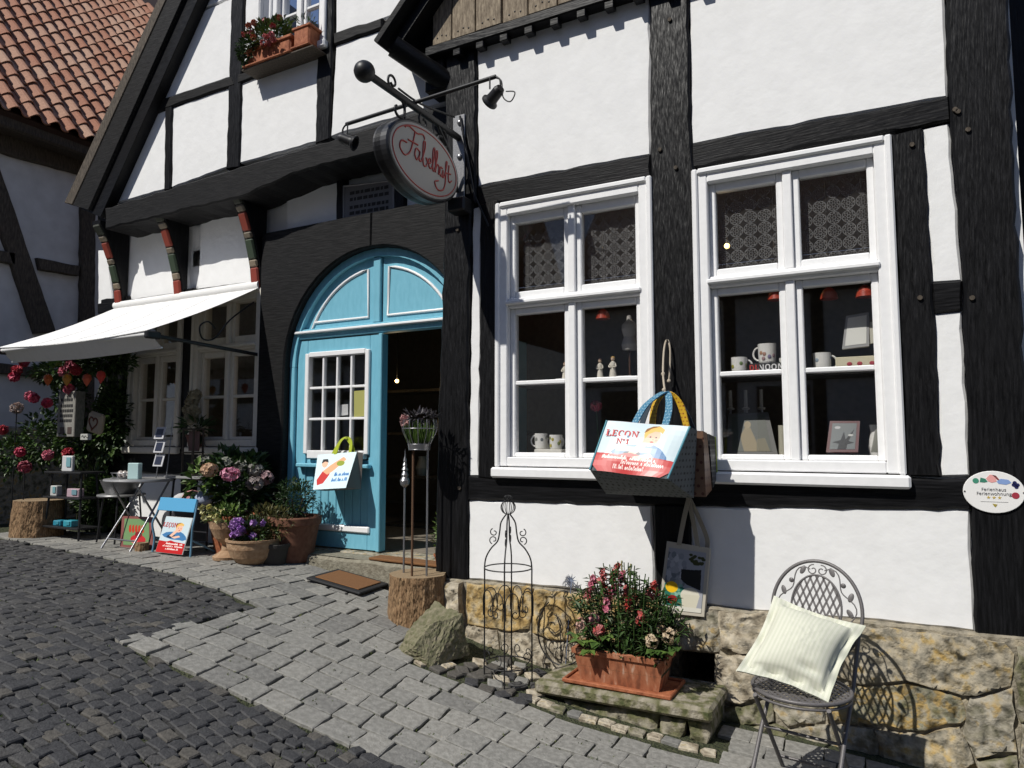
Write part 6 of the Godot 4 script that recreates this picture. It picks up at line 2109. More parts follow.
func displays() -> void:
	# shelves behind the glass
	var y2 := 1.925
	for w in [[-2.2, -1.32, "glazed display shelf half way up the left shop window"], [-0.87, -0.02, "glazed display shelf half way up the right shop window"]]:
		var s := thing("display_shelf", w[2], "shelf", Vector3((w[0] + w[1]) / 2, y2 - 0.012, -0.22))
		var b := mb()
		b.rect(w[0], w[1], y2 - 0.012, y2, -0.36, -0.08, 0.002)
		wpart(s, "board", b, M.shelf)
		var f := thing("window_board", w[2].replace("glazed display shelf half way up", "white inner window board at the foot of"), "shelf", Vector3((w[0] + w[1]) / 2, 1.43, -0.25))
		var b2 := mb()
		b2.rect(w[0], w[1], 1.41, 1.44, -0.45, -0.08, 0.004)
		wpart(f, "board", b2, M.white)
	# lace in the upper lights
	var lace := Image.create(256, 256, false, Image.FORMAT_RGBA8)
	lace.fill(Color(0.55, 0.55, 0.55, 0.0))
	for y in 256:
		for x in 256:
			var dx := float(x % 64) - 32.0
			var dy := float(y % 64) - 32.0
			var r := Vector2(dx, dy).length()
			var a := atan2(dy, dx)
			var on := absf(r - 20.0 - 4.0 * cos(a * 8.0)) < 2.2 or absf(r - 8.0 - 2.0 * cos(a * 6.0)) < 2.0 or (r > 27.0 and r < 31.0)
			var net := (x % 5 == 0 or y % 5 == 0)
			if on: lace.set_pixel(x, y, Color(0.6, 0.6, 0.6, 0.52))
			elif net: lace.set_pixel(x, y, Color(0.5, 0.5, 0.5, 0.22))
			else: lace.set_pixel(x, y, Color(0.5, 0.5, 0.5, 0.05))
	lace.generate_mipmaps()
	var lm := StandardMaterial3D.new()
	lm.albedo_texture = ImageTexture.create_from_image(lace)
	lm.transparency = BaseMaterial3D.TRANSPARENCY_ALPHA
	lm.roughness = 0.95
	lm.uv1_scale = Vector3(1.4, 2.1, 1.0)
	for q in [[-2.13, -1.77, "lace panel in the left upper light of the left window"], [-1.66, -1.3, "lace panel in the right upper light of the left window"], [-0.83, -0.45, "lace panel in the left upper light of the right window"], [-0.37, -0.02, "lace panel in the right upper light of the right window"]]:
		var t := thing("lace_curtain", q[2], "curtain", Vector3((q[0] + q[1]) / 2, 2.5, -0.1), "lace curtains in the shop windows")
		var b := mb()
		for i in 10:
			var u0 := i / 10.0
			var u1 := (i + 1) / 10.0
			var xa := lerpf(q[0] - 0.03, q[1] + 0.03, u0)
			var xb := lerpf(q[0] - 0.03, q[1] + 0.03, u1)
			var za := -0.10 + 0.008 * sin(i * 1.9)
			var zb := -0.10 + 0.008 * sin((i + 1) * 1.9)
			b.quv(Vector3(xa, 2.5, za), Vector3(xb, 2.5, zb), Vector3(xb, 3.12, zb), Vector3(xa, 3.12, za), Vector2(u0, 1), Vector2(u1, 0))
		wpart(t, "lace", b, lm)
	# ---- right window, upper shelf
	var S := func(px: Vector3) -> Vector3: return Vector3(px.x, y2, px.z)
	mug(S.call(Vector3(-0.757, 2.003, -0.15)), 0.046, 0.115, 0.2, "white mug with yellow motif left of the lettered stand in the right window", Color(0.45, 0.35, 0.05), Color(0.1, 0.2, 0.08))
	mug(S.call(Vector3(-0.605, 2.07, -0.2)) + Vector3(0, 0.076, 0), 0.05, 0.115, 2.9, "white mug standing on the lettered black stand", Color(0.4, 0.2, 0.08), Color(0.15, 0.15, 0.3))
	mug(S.call(Vector3(-0.493, 2.025, -0.17)), 0.042, 0.10, 0.6, "white mug half hidden by the mullion of the right window", Color(0.35, 0.3, 0.05), Color(0.1, 0.2, 0.08))
	mug(S.call(Vector3(-0.308, 2.002, -0.15)), 0.046, 0.115, 0.1, "blue-grey patterned mug at the foot of the grey book", Color(0.12, 0.2, 0.35), Color(0.35, 0.4, 0.4))
	var dp: Vector3 = S.call(Vector3(-0.605, 1.982, -0.14))
	var ds := thing("lettered_stand", "black display stand with red and white capital letters in the right window", "display stand", dp)
	var sb := mb()
	sb.rect(-0.095, 0.095, 0.0, 0.075, -0.12, 0.0, 0.003)
	part(ds, "block", sb.mesh(), plain(sr(0.012, 0.012, 0.012), 0.5))
	text(ds, "DU", 0.046, plain(sr(0.5, 0.04, 0.03), 0.5), Transform3D(Basis.IDENTITY, Vector3(-0.062, 0.05, 0.0015)), "Droid Sans", "lettering", 700)
	text(ds, "NOON", 0.046, plain(sr(0.7, 0.7, 0.7), 0.5), Transform3D(Basis.IDENTITY, Vector3(0.027, 0.05, 0.0015)), "Droid Sans", "lettering", 700)
	var bx := thing("gift_box", "long cream box with red dots at the right of the upper shelf", "box", S.call(Vector3(-0.119, 1.994, -0.18)))
	var bb := mb()
	bb.rect(-0.12, 0.10, 0.0, 0.085, -0.05, 0.05, 0.003)
	part(bx, "box", bb.mesh(), plain(sr(0.6, 0.55, 0.4), 0.6))
	for q in [-0.05, 0.0, 0.06]:
		var dd := mb()
		dd.ball(Vector3(q, 0.045, 0.05), Vector3(0.014, 0.012, 0.002), 8, 5)
		part(bx, "red_dot", dd.mesh(), plain(sr(0.35, 0.03, 0.05), 0.6))
	standing_card("book", "grey and white book leaning on the cream gift box", "book", [Vector3(-0.205, 2.058, -0.16), Vector3(-0.071, 2.067, -0.16), Vector3(-0.065, 2.26, -0.2), Vector3(-0.18, 2.248, -0.2)], plain(sr(0.6, 0.6, 0.56), 0.5), plain(sr(0.25, 0.25, 0.25), 0.6))
	standing_card("small_card", "small patterned card beside the grey book", "card", [Vector3(-0.076, 2.08, -0.18), Vector3(-0.032, 2.088, -0.18), Vector3(-0.028, 2.205, -0.19), Vector3(-0.062, 2.203, -0.19)], plain(sr(0.5, 0.48, 0.4), 0.6))
	for q in [[Vector3(-0.585, 2.431, -0.5), "red glass lamp shade behind the left light of the right window"], [Vector3(-0.282, 2.408, -0.5), "red glass lamp shade behind the grey book"], [Vector3(-0.087, 2.401, -0.5), "red glass lamp shade nearest the house corner"], [Vector3(-1.736, 2.406, -0.5), "red glass lamp shade in the left shop window"]]:
		var l := thing("lamp_shade", q[1], "lamp shade", q[0], "red shades in the windows")
		var lb := mb()
		lb.lathe([Vector2(0.052, 0), Vector2(0.046, 0.03), Vector2(0.032, 0.055), Vector2(0.012, 0.07), Vector2(0.0, 0.072)], 16)
		part(l, "shade", lb.mesh(), plain(sr(0.5, 0.06, 0.03), 0.4))
		var st := mb()
		st.tube([Vector3(0, 0.06, 0), Vector3(0, 3.62 - (q[0] as Vector3).y, 0)], 0.005, 6)
		part(l, "stem", st.mesh(), plain(sr(0.2, 0.2, 0.2), 0.4))
	# right window, lower lights
	var pa := Image.create(96, 112, false, Image.FORMAT_RGB8)
	pa.fill(Color(0.22, 0.24, 0.20))
	img_poly(pa, pv([30, 112, 26, 60, 40, 34, 56, 40, 62, 70, 70, 112]), Color(0.48, 0.42, 0.28))
	img_ell(pa, 46, 28, 10, 12, Color(0.52, 0.46, 0.33))
	img_poly(pa, pv([60, 112, 66, 74, 86, 70, 92, 112]), Color(0.36, 0.33, 0.22))
	var pb := Image.create(96, 96, false, Image.FORMAT_RGB8)
	pb.fill(Color(0.42, 0.44, 0.44))
	img_poly(pb, pv([8, 70, 40, 62, 50, 30, 58, 60, 90, 20, 70, 66, 92, 72, 66, 78, 64, 96, 30, 96, 34, 76]), Color(0.08, 0.09, 0.09))
	img_ell(pb, 22, 16, 12, 5, Color(0.7, 0.7, 0.7))
	img_ell(pb, 76, 44, 10, 4, Color(0.72, 0.72, 0.7))
	standing_card("picture_frame", "red framed picture standing in the lower right of the right window", "picture frame", [Vector3(-0.303, 1.49, -0.13), Vector3(-0.145, 1.491, -0.13), Vector3(-0.131, 1.66, -0.2), Vector3(-0.282, 1.662, -0.2)], img_mat(pb, 0.25), plain(sr(0.09, 0.012, 0.012), 0.3))
	standing_card("picture_frame", "grey framed picture with pale figure, lower left of the right window", "picture frame", [Vector3(-0.839, 1.468, -0.15), Vector3(-0.556, 1.47, -0.15), Vector3(-0.615, 1.72, -0.24), Vector3(-0.845, 1.712, -0.24)], img_mat(pa, 0.5), plain(sr(0.06, 0.06, 0.055), 0.5))
	var ca := thing("candle", "thick pale candle beside the grey picture frame", "candle", Vector3(Vector3(-0.535, 1.481, -0.2).x, 1.44, -0.2))
	var cb := mb()
	cb.lathe([Vector2(0, 0), Vector2(0.022, 0), Vector2(0.022, 0.2), Vector2(0.0, 0.198)], 16)
	part(ca, "wax", cb.mesh(), plain(sr(0.4, 0.38, 0.3), 0.5))
	var ch := thing("candelabra", "silver branched candelabra behind the grey picture frame", "candelabra", Vector3(Vector3(-0.755, 1.738, -0.33).x, 1.44, -0.33))
	var hb := mb()
	hb.lathe([Vector2(0, 0), Vector2(0.06, 0), Vector2(0.05, 0.02), Vector2(0.012, 0.04), Vector2(0.012, 0.3)], 14)
	for s in [-1.0, 1.0]: hb.tube(smooth([Vector3(0, 0.24, 0), Vector3(0.05 * s, 0.22, 0), Vector3(0.09 * s, 0.26, 0), Vector3(0.09 * s, 0.31, 0)], 5), 0.008, 6)
	part(ch, "stand", hb.mesh(), M.steel)
	for q in [-0.09, 0.0, 0.09]:
		var wx := mb()
		wx.lathe([Vector2(0.02, 0.3), Vector2(0.024, 0.31), Vector2(0.011, 0.315), Vector2(0.010, 0.42), Vector2(0, 0.42)], 10, Vector3(q, 0, 0))
		part(ch, "candle", wx.mesh(), plain(sr(0.4, 0.4, 0.38), 0.5))
	standing_card("small_photo", "small photograph propped at the right corner of the right window", "photograph", [Vector3(-0.083, 1.491, -0.15), Vector3(-0.04, 1.491, -0.15), Vector3(-0.025, 1.641, -0.17), Vector3(-0.059, 1.609, -0.17)], plain(sr(0.2, 0.2, 0.17), 0.4))
	# ---- left window
	figurine(S.call(Vector3(-1.628, 1.97, -0.15)), 0.16, "cream figurine of a girl, left of the pair in the left window", sr(0.06, 0.03, 0.02))
	figurine(S.call(Vector3(-1.54, 1.979, -0.15)), 0.17, "cream figurine of a girl, right of the pair in the left window", sr(0.35, 0.22, 0.06))
	figurine(S.call(Vector3(-1.876, 1.967, -0.15)), 0.15, "cream figurine beside the mullion of the left window", sr(0.2, 0.1, 0.04))
	for q in [[Vector3(-2.043, 1.952, -0.13), 0.05, 0.03, "small white box at the left of the left window shelf"], [Vector3(-1.631, 1.954, -0.12), 0.055, 0.028, "small white box under the pair of figurines"], [Vector3(-1.452, 1.979, -0.13), 0.05, 0.035, "small white box right of the pair of figurines"], [Vector3(-1.884, 1.959, -0.12), 0.035, 0.035, "small white box beside the left window mullion"]]:
		var w := thing("white_box", q[3], "box", S.call(q[0]), "white boxes on the window shelf")
		var wb := mb()
		wb.rect(-q[1], q[1], 0, q[2], -0.04, 0.03, 0.002)
		part(w, "box", wb.mesh(), plain(sr(0.7, 0.7, 0.7), 0.6))
	var mn := thing("dress_form", "small cream dress form on a turned stand in the left window", "dress form", S.call(Vector3(-1.46, 1.997, -0.25)))
	var m1 := mb()
	m1.lathe([Vector2(0, 0), Vector2(0.05, 0), Vector2(0.04, 0.02), Vector2(0.007, 0.03), Vector2(0.007, 0.22)], 14)
	part(mn, "stand", m1.mesh(), plain(sr(0.06, 0.025, 0.012), 0.5))
	var m2 := mb()
	m2.lathe([Vector2(0, 0.21), Vector2(0.045, 0.215), Vector2(0.052, 0.25), Vector2(0.036, 0.30), Vector2(0.05, 0.35), Vector2(0.048, 0.38), Vector2(0.018, 0.41), Vector2(0.014, 0.44), Vector2(0, 0.445)], 18)
	part(mn, "torso", m2.mesh(), plain(sr(0.45, 0.43, 0.4), 0.8))
	var L := func(px: Vector3) -> Vector3: return Vector3(px.x, 1.44, px.z)
	var cp := thing("card_box", "white printed box carrying two mugs in the left window", "box", L.call(Vector3(-1.981, 1.457, -0.15)))
	var cb2 := mb()
	cb2.rect(-0.1, 0.1, 0.0, 0.055, -0.08, 0.05, 0.003)
	part(cp, "box", cb2.mesh(), plain(sr(0.66, 0.64, 0.58), 0.6))
	mug(L.call(Vector3(-2.064, 1.516, -0.17)) + Vector3(0, 0.056, 0), 0.042, 0.105, 3.3, "grey patterned mug, left of two on the white box", Color(0.10, 0.12, 0.14), Color(0.3, 0.3, 0.25))
	mug(L.call(Vector3(-1.944, 1.517, -0.15)) + Vector3(0, 0.056, 0), 0.042, 0.095, 1.2, "pale mug with yellow flowers, right of two on the white box", Color(0.4, 0.32, 0.04), Color(0.12, 0.2, 0.08))
	var rf := thing("silk_flower", "single pink-red blossom behind the lower pane of the left window", "flower", Vector3(Vector3(-1.677, 1.798, -0.2).x, 1.44, -0.2))
	var rng := RandomNumberGenerator.new()
	rng.seed = 41
	var fs := mb()
	fs.col = GM
	fs.tube([Vector3(0.02, 0, 0), Vector3(0, 0.32, 0)], 0.003, 5)
	part(rf, "stem", fs.mesh(), M.leaf)
	var fb := mb()
	florets(fb, Vector3(0, 0.34, 0), Vector3.ONE * 0.025, 22, 0.03, Color(0.4, 0.03, 0.06), Color(0.5, 0.15, 0.16), rng)
	part(rf, "bloom", fb.mesh(), M.petal)
	for q in [[-2.06, -0.2, 0.05, 0.13, "white jug at the left end of the left window board"], [-1.5, -0.28, 0.06, 0.1, "white bowl behind the front tote in the left window"], [-1.38, -0.22, 0.035, 0.16, "slim white vase at the right end of the left window board"], [-0.06, -0.3, 0.04, 0.2, "tall pale vase behind the small photograph"]]:
		var vs := thing("vase", q[4], "vase", Vector3(q[0], 1.44, q[1]), "china on the window boards")
		var vb := mb()
		vb.lathe([Vector2(0, 0), Vector2(q[2] * 0.7, 0), Vector2(q[2], q[3] * 0.4), Vector2(q[2] * 0.6, q[3] * 0.8), Vector2(q[2] * 0.75, q[3]), Vector2(q[2] * 0.65, q[3]), Vector2(0, q[3] * 0.3)], 18)
		part(vs, "body", vb.mesh(), M.china)
	# lit pendant bulbs in the shop
	for lq in [[Vector3(-0.951, 2.925, -0.9), "small lit bulb glowing behind the lace of the right window", 0.04], [Vector3(-4.301, 2.147, -1.5), "small lit bulb glowing deep inside the open doorway", 0.06]]:
		var lp: Vector3 = lq[0]
		var lt := thing("pendant_bulb", lq[1], "lamp", lp, "lit bulbs in the shop")
		var lbm := mb()
		lbm.ball(Vector3.ZERO, Vector3.ONE * 0.02, 12, 8)
		var em := plain(Color(1, 0.9, 0.7), 0.5)
		em.emission_enabled = true
		em.emission = Color(1.0, 0.85, 0.55)
		em.emission_energy_multiplier = 4.0
		part(lt, "bulb", lbm.mesh(), em)
		var cdm := mb()
		cdm.tube([Vector3(0, 0.02, 0), Vector3(0, 3.62 - lp.y, 0)], 0.004, 5)
		part(lt, "cord", cdm.mesh(), M.iron)
		var om := OmniLight3D.new()
		om.name = "bulb_light"
		om.light_energy = lq[2]
		om.light_color = Color(1.0, 0.85, 0.6)
		om.light_size = 0.02
		om.omni_range = 6.0
		om.omni_attenuation = 2.0
		om.shadow_enabled = true
		om.position = Vector3(0, 0, 0.03)
		lt.add_child(om)
	# papers on the door glass
	standing_card("door_notice", "yellow printed notice on the door window", "notice", [Vector3(-3.929, 1.75, -0.44), Vector3(-3.801, 1.756, -0.44), Vector3(-3.806, 1.972, -0.44), Vector3(-3.934, 1.968, -0.44)], plain(sr(0.35, 0.34, 0.10), 0.7), null, 0.002)
	standing_card("opening_card", "white card hanging in the middle pane of the door window", "card", [Vector3(-4.127, 1.763, -0.465), Vector3(-4.016, 1.769, -0.465), Vector3(-4.019, 1.862, -0.465), Vector3(-4.129, 1.856, -0.465)], plain(sr(0.6, 0.6, 0.6), 0.7), null, 0.002)
	# shelf unit dimly seen in the open doorway
	var su := thing("display_cabinet", "dark display cabinet with ornaments inside the open doorway", "cabinet", Vector3(-4.0, 0.66, -2.0))
	var cm := mb()
	for y in [0.0, 0.5, 0.95, 1.4]: cm.rect(-0.7, 0.9, y, y + 0.03, -0.2, 0.15, 0.003)
	part(su, "shelves", cm.mesh(), M.tb)
	for i in 5:
		var ob := mb()
		ob.lathe([Vector2(0, 0), Vector2(0.05, 0), Vector2(0.07, 0.08), Vector2(0.04, 0.17), Vector2(0.045, 0.2), Vector2(0, 0.2)], 12, Vector3(-0.3 + i * 0.25, 0.53 + 0.45 * (i % 2), 0.05))
		part(su, "vase", ob.mesh(), plain(sr(0.3, 0.29, 0.27), 0.4))

func left_garden() -> void:
	var rng := RandomNumberGenerator.new()
	rng.seed = 61
	# bowl of violet flowers
	var bp := Vector3(-4.46, hgt(-4.46), 0.1)
	var t := thing("flower_bowl", "round clay bowl of violet petunias in front of the step", "planter", bp, "pots by the door")
	var b := mb()
	b.lathe([Vector2(0, 0), Vector2(0.12, 0), Vector2(0.17, 0.05), Vector2(0.2, 0.12), Vector2(0.205, 0.17), Vector2(0.215, 0.175), Vector2(0.215, 0.19), Vector2(0.195, 0.19), Vector2(0.18, 0.15), Vector2(0, 0.15)], 30)
	part(t, "bowl", b.mesh(), M.terra2)
	var lf := mb()
	leaves(lf, Vector3(0, 0.24, 0), Vector3(0.2, 0.1, 0.18), 420, 0.05, 0.022, GD, GM, rng)
	part(t, "foliage", lf.mesh(), M.leaf)
	for i in 22:
		var f := mb()
		var a := rng.randf() * TAU
		florets(f, Vector3(cos(a) * rng.randf() * 0.19, 0.29 + rng.randf_range(-0.07, 0.06), absf(sin(a)) * 0.15 + 0.04), Vector3.ONE * 0.013, 8, 0.028, Color(0.32, 0.13, 0.45), Color(0.45, 0.26, 0.55), rng)
		part(t, "bloom", f.mesh(), M.petal)
	# stemmed urn with pale yellow flowers
	var up_ := Vector3(-4.71, hgt(-4.71), 0.14)
	var u := thing("garden_urn", "stemmed clay urn with pale yellow blossoms beside the magazine rack", "urn", up_, "pots by the door")
	var ub := mb()
	ub.lathe([Vector2(0, 0), Vector2(0.11, 0), Vector2(0.115, 0.025), Vector2(0.05, 0.07), Vector2(0.045, 0.12), Vector2(0.1, 0.17), Vector2(0.14, 0.25), Vector2(0.15, 0.3), Vector2(0.13, 0.3), Vector2(0, 0.26)], 26)
	part(u, "urn", ub.mesh(), M.terra2)
	var ul := mb()
	leaves(ul, Vector3(0, 0.34, 0.02), Vector3(0.16, 0.1, 0.14), 260, 0.05, 0.024, GM, GL, rng)
	part(u, "foliage", ul.mesh(), M.leaf)
	for i in 12:
		var f := mb()
		florets(f, Vector3(rng.randf_range(-0.15, 0.1), 0.34 + rng.randf_range(-0.13, 0.09), 0.1 + rng.randf() * 0.05), Vector3.ONE * 0.012, 8, 0.026, Color(0.5, 0.47, 0.16), Color(0.6, 0.58, 0.34), rng)
		part(u, "bloom", f.mesh(), M.petal)
	# clipped box in a terracotta pot
	var xp := Vector3(-4.30, hgt(-4.30), -0.17)
	var x := thing("potted_boxwood", "clipped boxwood ball in a terracotta pot beside the door frame", "plant", xp, "pots by the door")
	pot(x, xp, 0.15, 0.2, 0.36, M.terra_old)
	var xl := mb()
	leaves(xl, Vector3(0, 0.50, 0), Vector3(0.19, 0.18, 0.19), 1500, 0.026, 0.014, GD, GM, rng, 0.2, 0.3)
	part(x, "foliage", xl.mesh(), M.leaf)
	var xs := mb()
	xs.col = Color(0.05, 0.035, 0.02)
	for i in 6: xs.tube([Vector3(0, 0.3, 0), Vector3(rng.randf_range(-0.1, 0.1), 0.5, rng.randf_range(-0.1, 0.1))], 0.005, 5)
	part(x, "stem", xs.mesh(), M.paint)
	# hydrangea bush
	var hp := Vector3(-4.93, hgt(-4.93), -0.12)
	var h := thing("potted_hydrangea", "big potted hydrangea with pink and faded heads under the right cream window", "plant", hp, "pots by the door")
	pot(h, hp, 0.16, 0.22, 0.32, M.terra)
	var hl := mb()
	leaves(hl, Vector3(0, 0.58, 0), Vector3(0.34, 0.30, 0.24), 700, 0.09, 0.06, GD, GM, rng)
	leaves(hl, Vector3(-0.16, 0.62, 0.24), Vector3(0.16, 0.14, 0.08), 60, 0.09, 0.06, GM, GL, rng)
	part(h, "foliage", hl.mesh(), M.leaf)
	var hs := mb()
	hs.col = Color(0.05, 0.06, 0.02)
	for i in 9: hs.tube([Vector3(rng.randf_range(-0.06, 0.06), 0.26, rng.randf_range(-0.06, 0.06)), Vector3(rng.randf_range(-0.28, 0.28), 0.72, rng.randf_range(-0.15, 0.18))], 0.006, 5)
	part(h, "stem", hs.mesh(), M.leaf)
	for q in [[Vector3(-4.915, 1.313, 0.18), Color(0.42, 0.25, 0.14)], [Vector3(-4.665, 1.286, 0.18), Color(0.5, 0.16, 0.26)], [Vector3(-4.92, 1.357, 0), Color(0.12, 0.13, 0.09)], [Vector3(-4.727, 1.335, 0), Color(0.13, 0.13, 0.10)], [Vector3(-4.641, 1.31, -0.05), Color(0.14, 0.13, 0.11)], [Vector3(-5.259, 1.376, -0.05), Color(0.12, 0.12, 0.09)], [Vector3(-4.581, 1.207, 0), Color(0.18, 0.14, 0.13)], [Vector3(-4.566, 1.244, -0.1), Color(0.22, 0.11, 0.12)]]:
		var f := mb()
		florets(f, q[0] - hp, Vector3(0.07, 0.055, 0.07), 60, 0.025, q[1], (q[1] as Color).lightened(0.12), rng)
		part(h, "flower_head", f.mesh(), M.petal)
	# olive shrub in front of it
	var op := Vector3(-4.32, hgt(-4.32), 0.02)
	var o := thing("potted_heather", "low olive-green shrub in a dark pot between bowl and boxwood", "plant", op, "pots by the door")
	pot(o, op, 0.09, 0.12, 0.16, plain(sr(0.04, 0.035, 0.03), 0.8))
	var ol := mb()
	leaves(ol, Vector3(-0.06, 0.3, 0.0), Vector3(0.24, 0.17, 0.12), 620, 0.045, 0.012, Color(0.05, 0.06, 0.015), Color(0.17, 0.15, 0.05), rng, 0.5)
	part(o, "foliage", ol.mesh(), M.leaf)
	# blue magazine rack with poster
	var rx := -5.24
	var rp := Vector3(rx, hgt(rx), 0.2)
	var r := thing("magazine_rack", "blue metal magazine rack holding a poster of a child", "rack", rp)
	var tb := plain(sr(0.10, 0.22, 0.32), 0.4)
	for s in [-1.0, 1.0]:
		var lg := mb()
		lg.tube(smooth([Vector3(0.24 * s, 0, 0.06), Vector3(0.235 * s, 0.12, 0.05), Vector3(0.255 * s, 0.24, 0.06), Vector3(0.24 * s, 0.33, 0.03), Vector3(0.225 * s, 0.45, 0.0)], 6), 0.009, 7)
		lg.tube([Vector3(0.24 * s, 0.13, 0.05), Vector3(0.24 * s, 0, -0.2)], 0.008, 6)
		part(r, "leg", lg.mesh(), tb)
	var hd := mb()
	hd.box(Vector3(0, 0.405, 0.02), Vector3(0.46, 0.11, 0.012), 0.003, Basis(Vector3.RIGHT, -0.25))
	part(r, "header_board", hd.mesh(), plain(sr(0.10, 0.36, 0.6), 0.35))
	var tr := mb()
	tr.rect(-0.22, 0.22, 0.38, 0.40, -0.22, 0.0, 0.004)
	tr.rect(-0.22, 0.22, 0.1, 0.36, -0.12, -0.10, 0.004)
	part(r, "tray", tr.mesh(), plain(sr(0.03, 0.03, 0.035), 0.5))
	var ps := mb()
	var pa := Vector3(-0.15, 0.03, 0.1)
	ps.box(Vector3(0.02, 0.16, 0.05), Vector3(0.34, 0.3, 0.008), 0.002, Basis(Vector3.RIGHT, -0.3))
	var pst := part(r, "poster", ps.mesh(), plain(sr(0.5, 0.5, 0.48), 0.5))
	var pf := mb()
	var pbs := Basis(Vector3.RIGHT, -0.3)
	var pc := Vector3(0.02, 0.16, 0.05)
	pf.quv(pc + pbs * Vector3(-0.165, -0.147, 0.0055), pc + pbs * Vector3(0.165, -0.147, 0.0055), pc + pbs * Vector3(0.165, 0.147, 0.0055), pc + pbs * Vector3(-0.165, 0.147, 0.0055))
	part(pst, "print", pf.mesh(), img_mat(child_print(false), 0.4))
	text(pst, "LEÇON", 0.05, plain(sr(0.5, 0.04, 0.04), 0.6), Transform3D(pbs, pc + pbs * Vector3(-0.08, 0.08, 0.007)), "Droid Serif", "lettering", 700)
	var mgn := thing("magazine_bundle", "crumpled bundle of bright printed wrapping on top of the magazine rack", "wrapping", rp + Vector3(0.05, 0.40, -0.1))
	for i in 4:
		var mbn := mb()
		var c: Color = [Color(0.5, 0.5, 0.5), Color(0.45, 0.2, 0.2), Color(0.55, 0.52, 0.5), Color(0.3, 0.33, 0.42)][i]
		mbn.col = c
		mbn.ball(Vector3(-0.13 + 0.09 * i, 0.045 + 0.02 * (i % 2), 0.0), Vector3(0.075, 0.05, 0.09), 9, 6, Basis(Vector3(0.3, 1, 0.2).normalized(), i * 1.1))
		part(mgn, "roll", mbn.mesh(), M.cloth)
	# bistro table with steel legs
	var tp := Vector3(-5.86, hgt(-5.86), 0.14)
	var tbv := thing("bistro_table", "small round grey metal table under the awning", "table", tp)
	var tt := mb()
	tt.lathe([Vector2(0, 0.575), Vector2(0.28, 0.575), Vector2(0.29, 0.585), Vector2(0.285, 0.6), Vector2(0, 0.6)], 36)
	part(tbv, "table_top", tt.mesh(), plain(sr(0.34, 0.34, 0.34), 0.4, 0.3))
	for s in [-1.0, 1.0]:
		var a1 := mb()
		a1.tube([Vector3(0.2 * s, 0, 0.2), Vector3(0.17 * s, 0.57, -0.16)], 0.009, 6)
		part(tbv, "leg", a1.mesh(), M.steel)
		var a2 := mb()
		a2.tube([Vector3(0.2 * s, 0, -0.2), Vector3(0.17 * s, 0.57, 0.16)], 0.009, 6)
		part(tbv, "leg", a2.mesh(), M.steel)
	var tc := mb()
	tc.tube([Vector3(-0.196, 0.08, 0.15), Vector3(0.196, 0.08, 0.15)], 0.008, 6)
	part(tbv, "stretcher", tc.mesh(), M.steel)
	# second dark table behind it
	var t2p := Vector3(-5.42, hgt(-5.42), -0.14)
	var t2 := thing("side_table", "dark trestle table standing against the wall right of the round table", "table", t2p)
	var s1 := mb()
	s1.rect(-0.3, 0.3, 0.6, 0.62, -0.15, 0.15, 0.004)
	part(t2, "table_top", s1.mesh(), plain(sr(0.25, 0.25, 0.25), 0.5))
	for s in [-1.0, 1.0]:
		var sl := mb()
		sl.tube([Vector3(0.26 * s, 0, 0.12), Vector3(0.2 * s, 0.6, 0.12)], 0.01, 6)
		sl.tube([Vector3(0.26 * s, 0, -0.12), Vector3(0.2 * s, 0.6, -0.12)], 0.01, 6)
		part(t2, "leg", sl.mesh(), M.iron)
	# things on the tables
	var cr := thing("card_rack", "grey wire rack of small framed cards on the round table", "card rack", tp + Vector3(0.2, 0.6, -0.06))
	var wr := mb()
	for s in [-1.0, 1.0]: wr.tube([Vector3(0.07 * s, 0, 0), Vector3(0.05 * s, 0.52, -0.06)], 0.005, 5)
	part(cr, "wire_frame", wr.mesh(), M.steel)
	for i in 3:
		var cdm := mb()
		cdm.box(Vector3(-0.01, 0.16 + 0.12 * i, 0.02), Vector3(0.13, 0.11, 0.006), 0.002, Basis(Vector3.RIGHT, -0.25))
		var cdp := part(cr, "card", cdm.mesh(), plain(sr(0.5, 0.5, 0.52), 0.5))
		var ph := mb()
		ph.box(Vector3(-0.01, 0.16 + 0.12 * i, 0.025), Vector3(0.085, 0.075, 0.006), 0.001, Basis(Vector3.RIGHT, -0.25))
		part(cdp, "photo", ph.mesh(), plain(sr(0.02, 0.025, 0.05), 0.4))
	var ln := thing("wooden_lantern", "tall brown wooden lantern rack behind the card rack", "lantern", t2p + Vector3(-0.12, 0.62, 0.0))
	var lb := mb()
	for a in [[-0.07, -0.05], [0.07, -0.05], [0.07, 0.05], [-0.07, 0.05]]: lb.rect(a[0] - 0.008, a[0] + 0.008, 0, 0.42, a[1] - 0.008, a[1] + 0.008, 0.003)
	for y in [0.0, 0.2, 0.41]: lb.rect(-0.08, 0.08, y, y + 0.015, -0.06, 0.06, 0.003)
	part(ln, "frame", lb.mesh(), M.tb)
	var lbk := mb()
	lbk.rect(-0.065, 0.065, 0.22, 0.4, -0.02, 0.0, 0.003)
	part(ln, "panel", lbk.mesh(), plain(sr(0.16, 0.09, 0.08), 0.7))
	var ty := thing("glass_tray", "wire tray of glass trinkets on the left of the round table", "tray", tp + Vector3(-0.1, 0.6, 0.08))
	var tyb := mb()
	tyb.tube(arcpts(Vector3(0, 0.05, 0), Vector3.RIGHT, Vector3.BACK, 0.13, 0.1, 0, 350, 28), 0.004, 5, true)
	tyb.lathe([Vector2(0, 0.0), Vector2(0.1, 0.0), Vector2(0.11, 0.012), Vector2(0, 0.01)], 24)
	for k in 10: tyb.tube([Vector3(cos(k * 0.63) * 0.1, 0, sin(k * 0.63) * 0.08), Vector3(cos(k * 0.63) * 0.13, 0.05, sin(k * 0.63) * 0.1)], 0.003, 5)
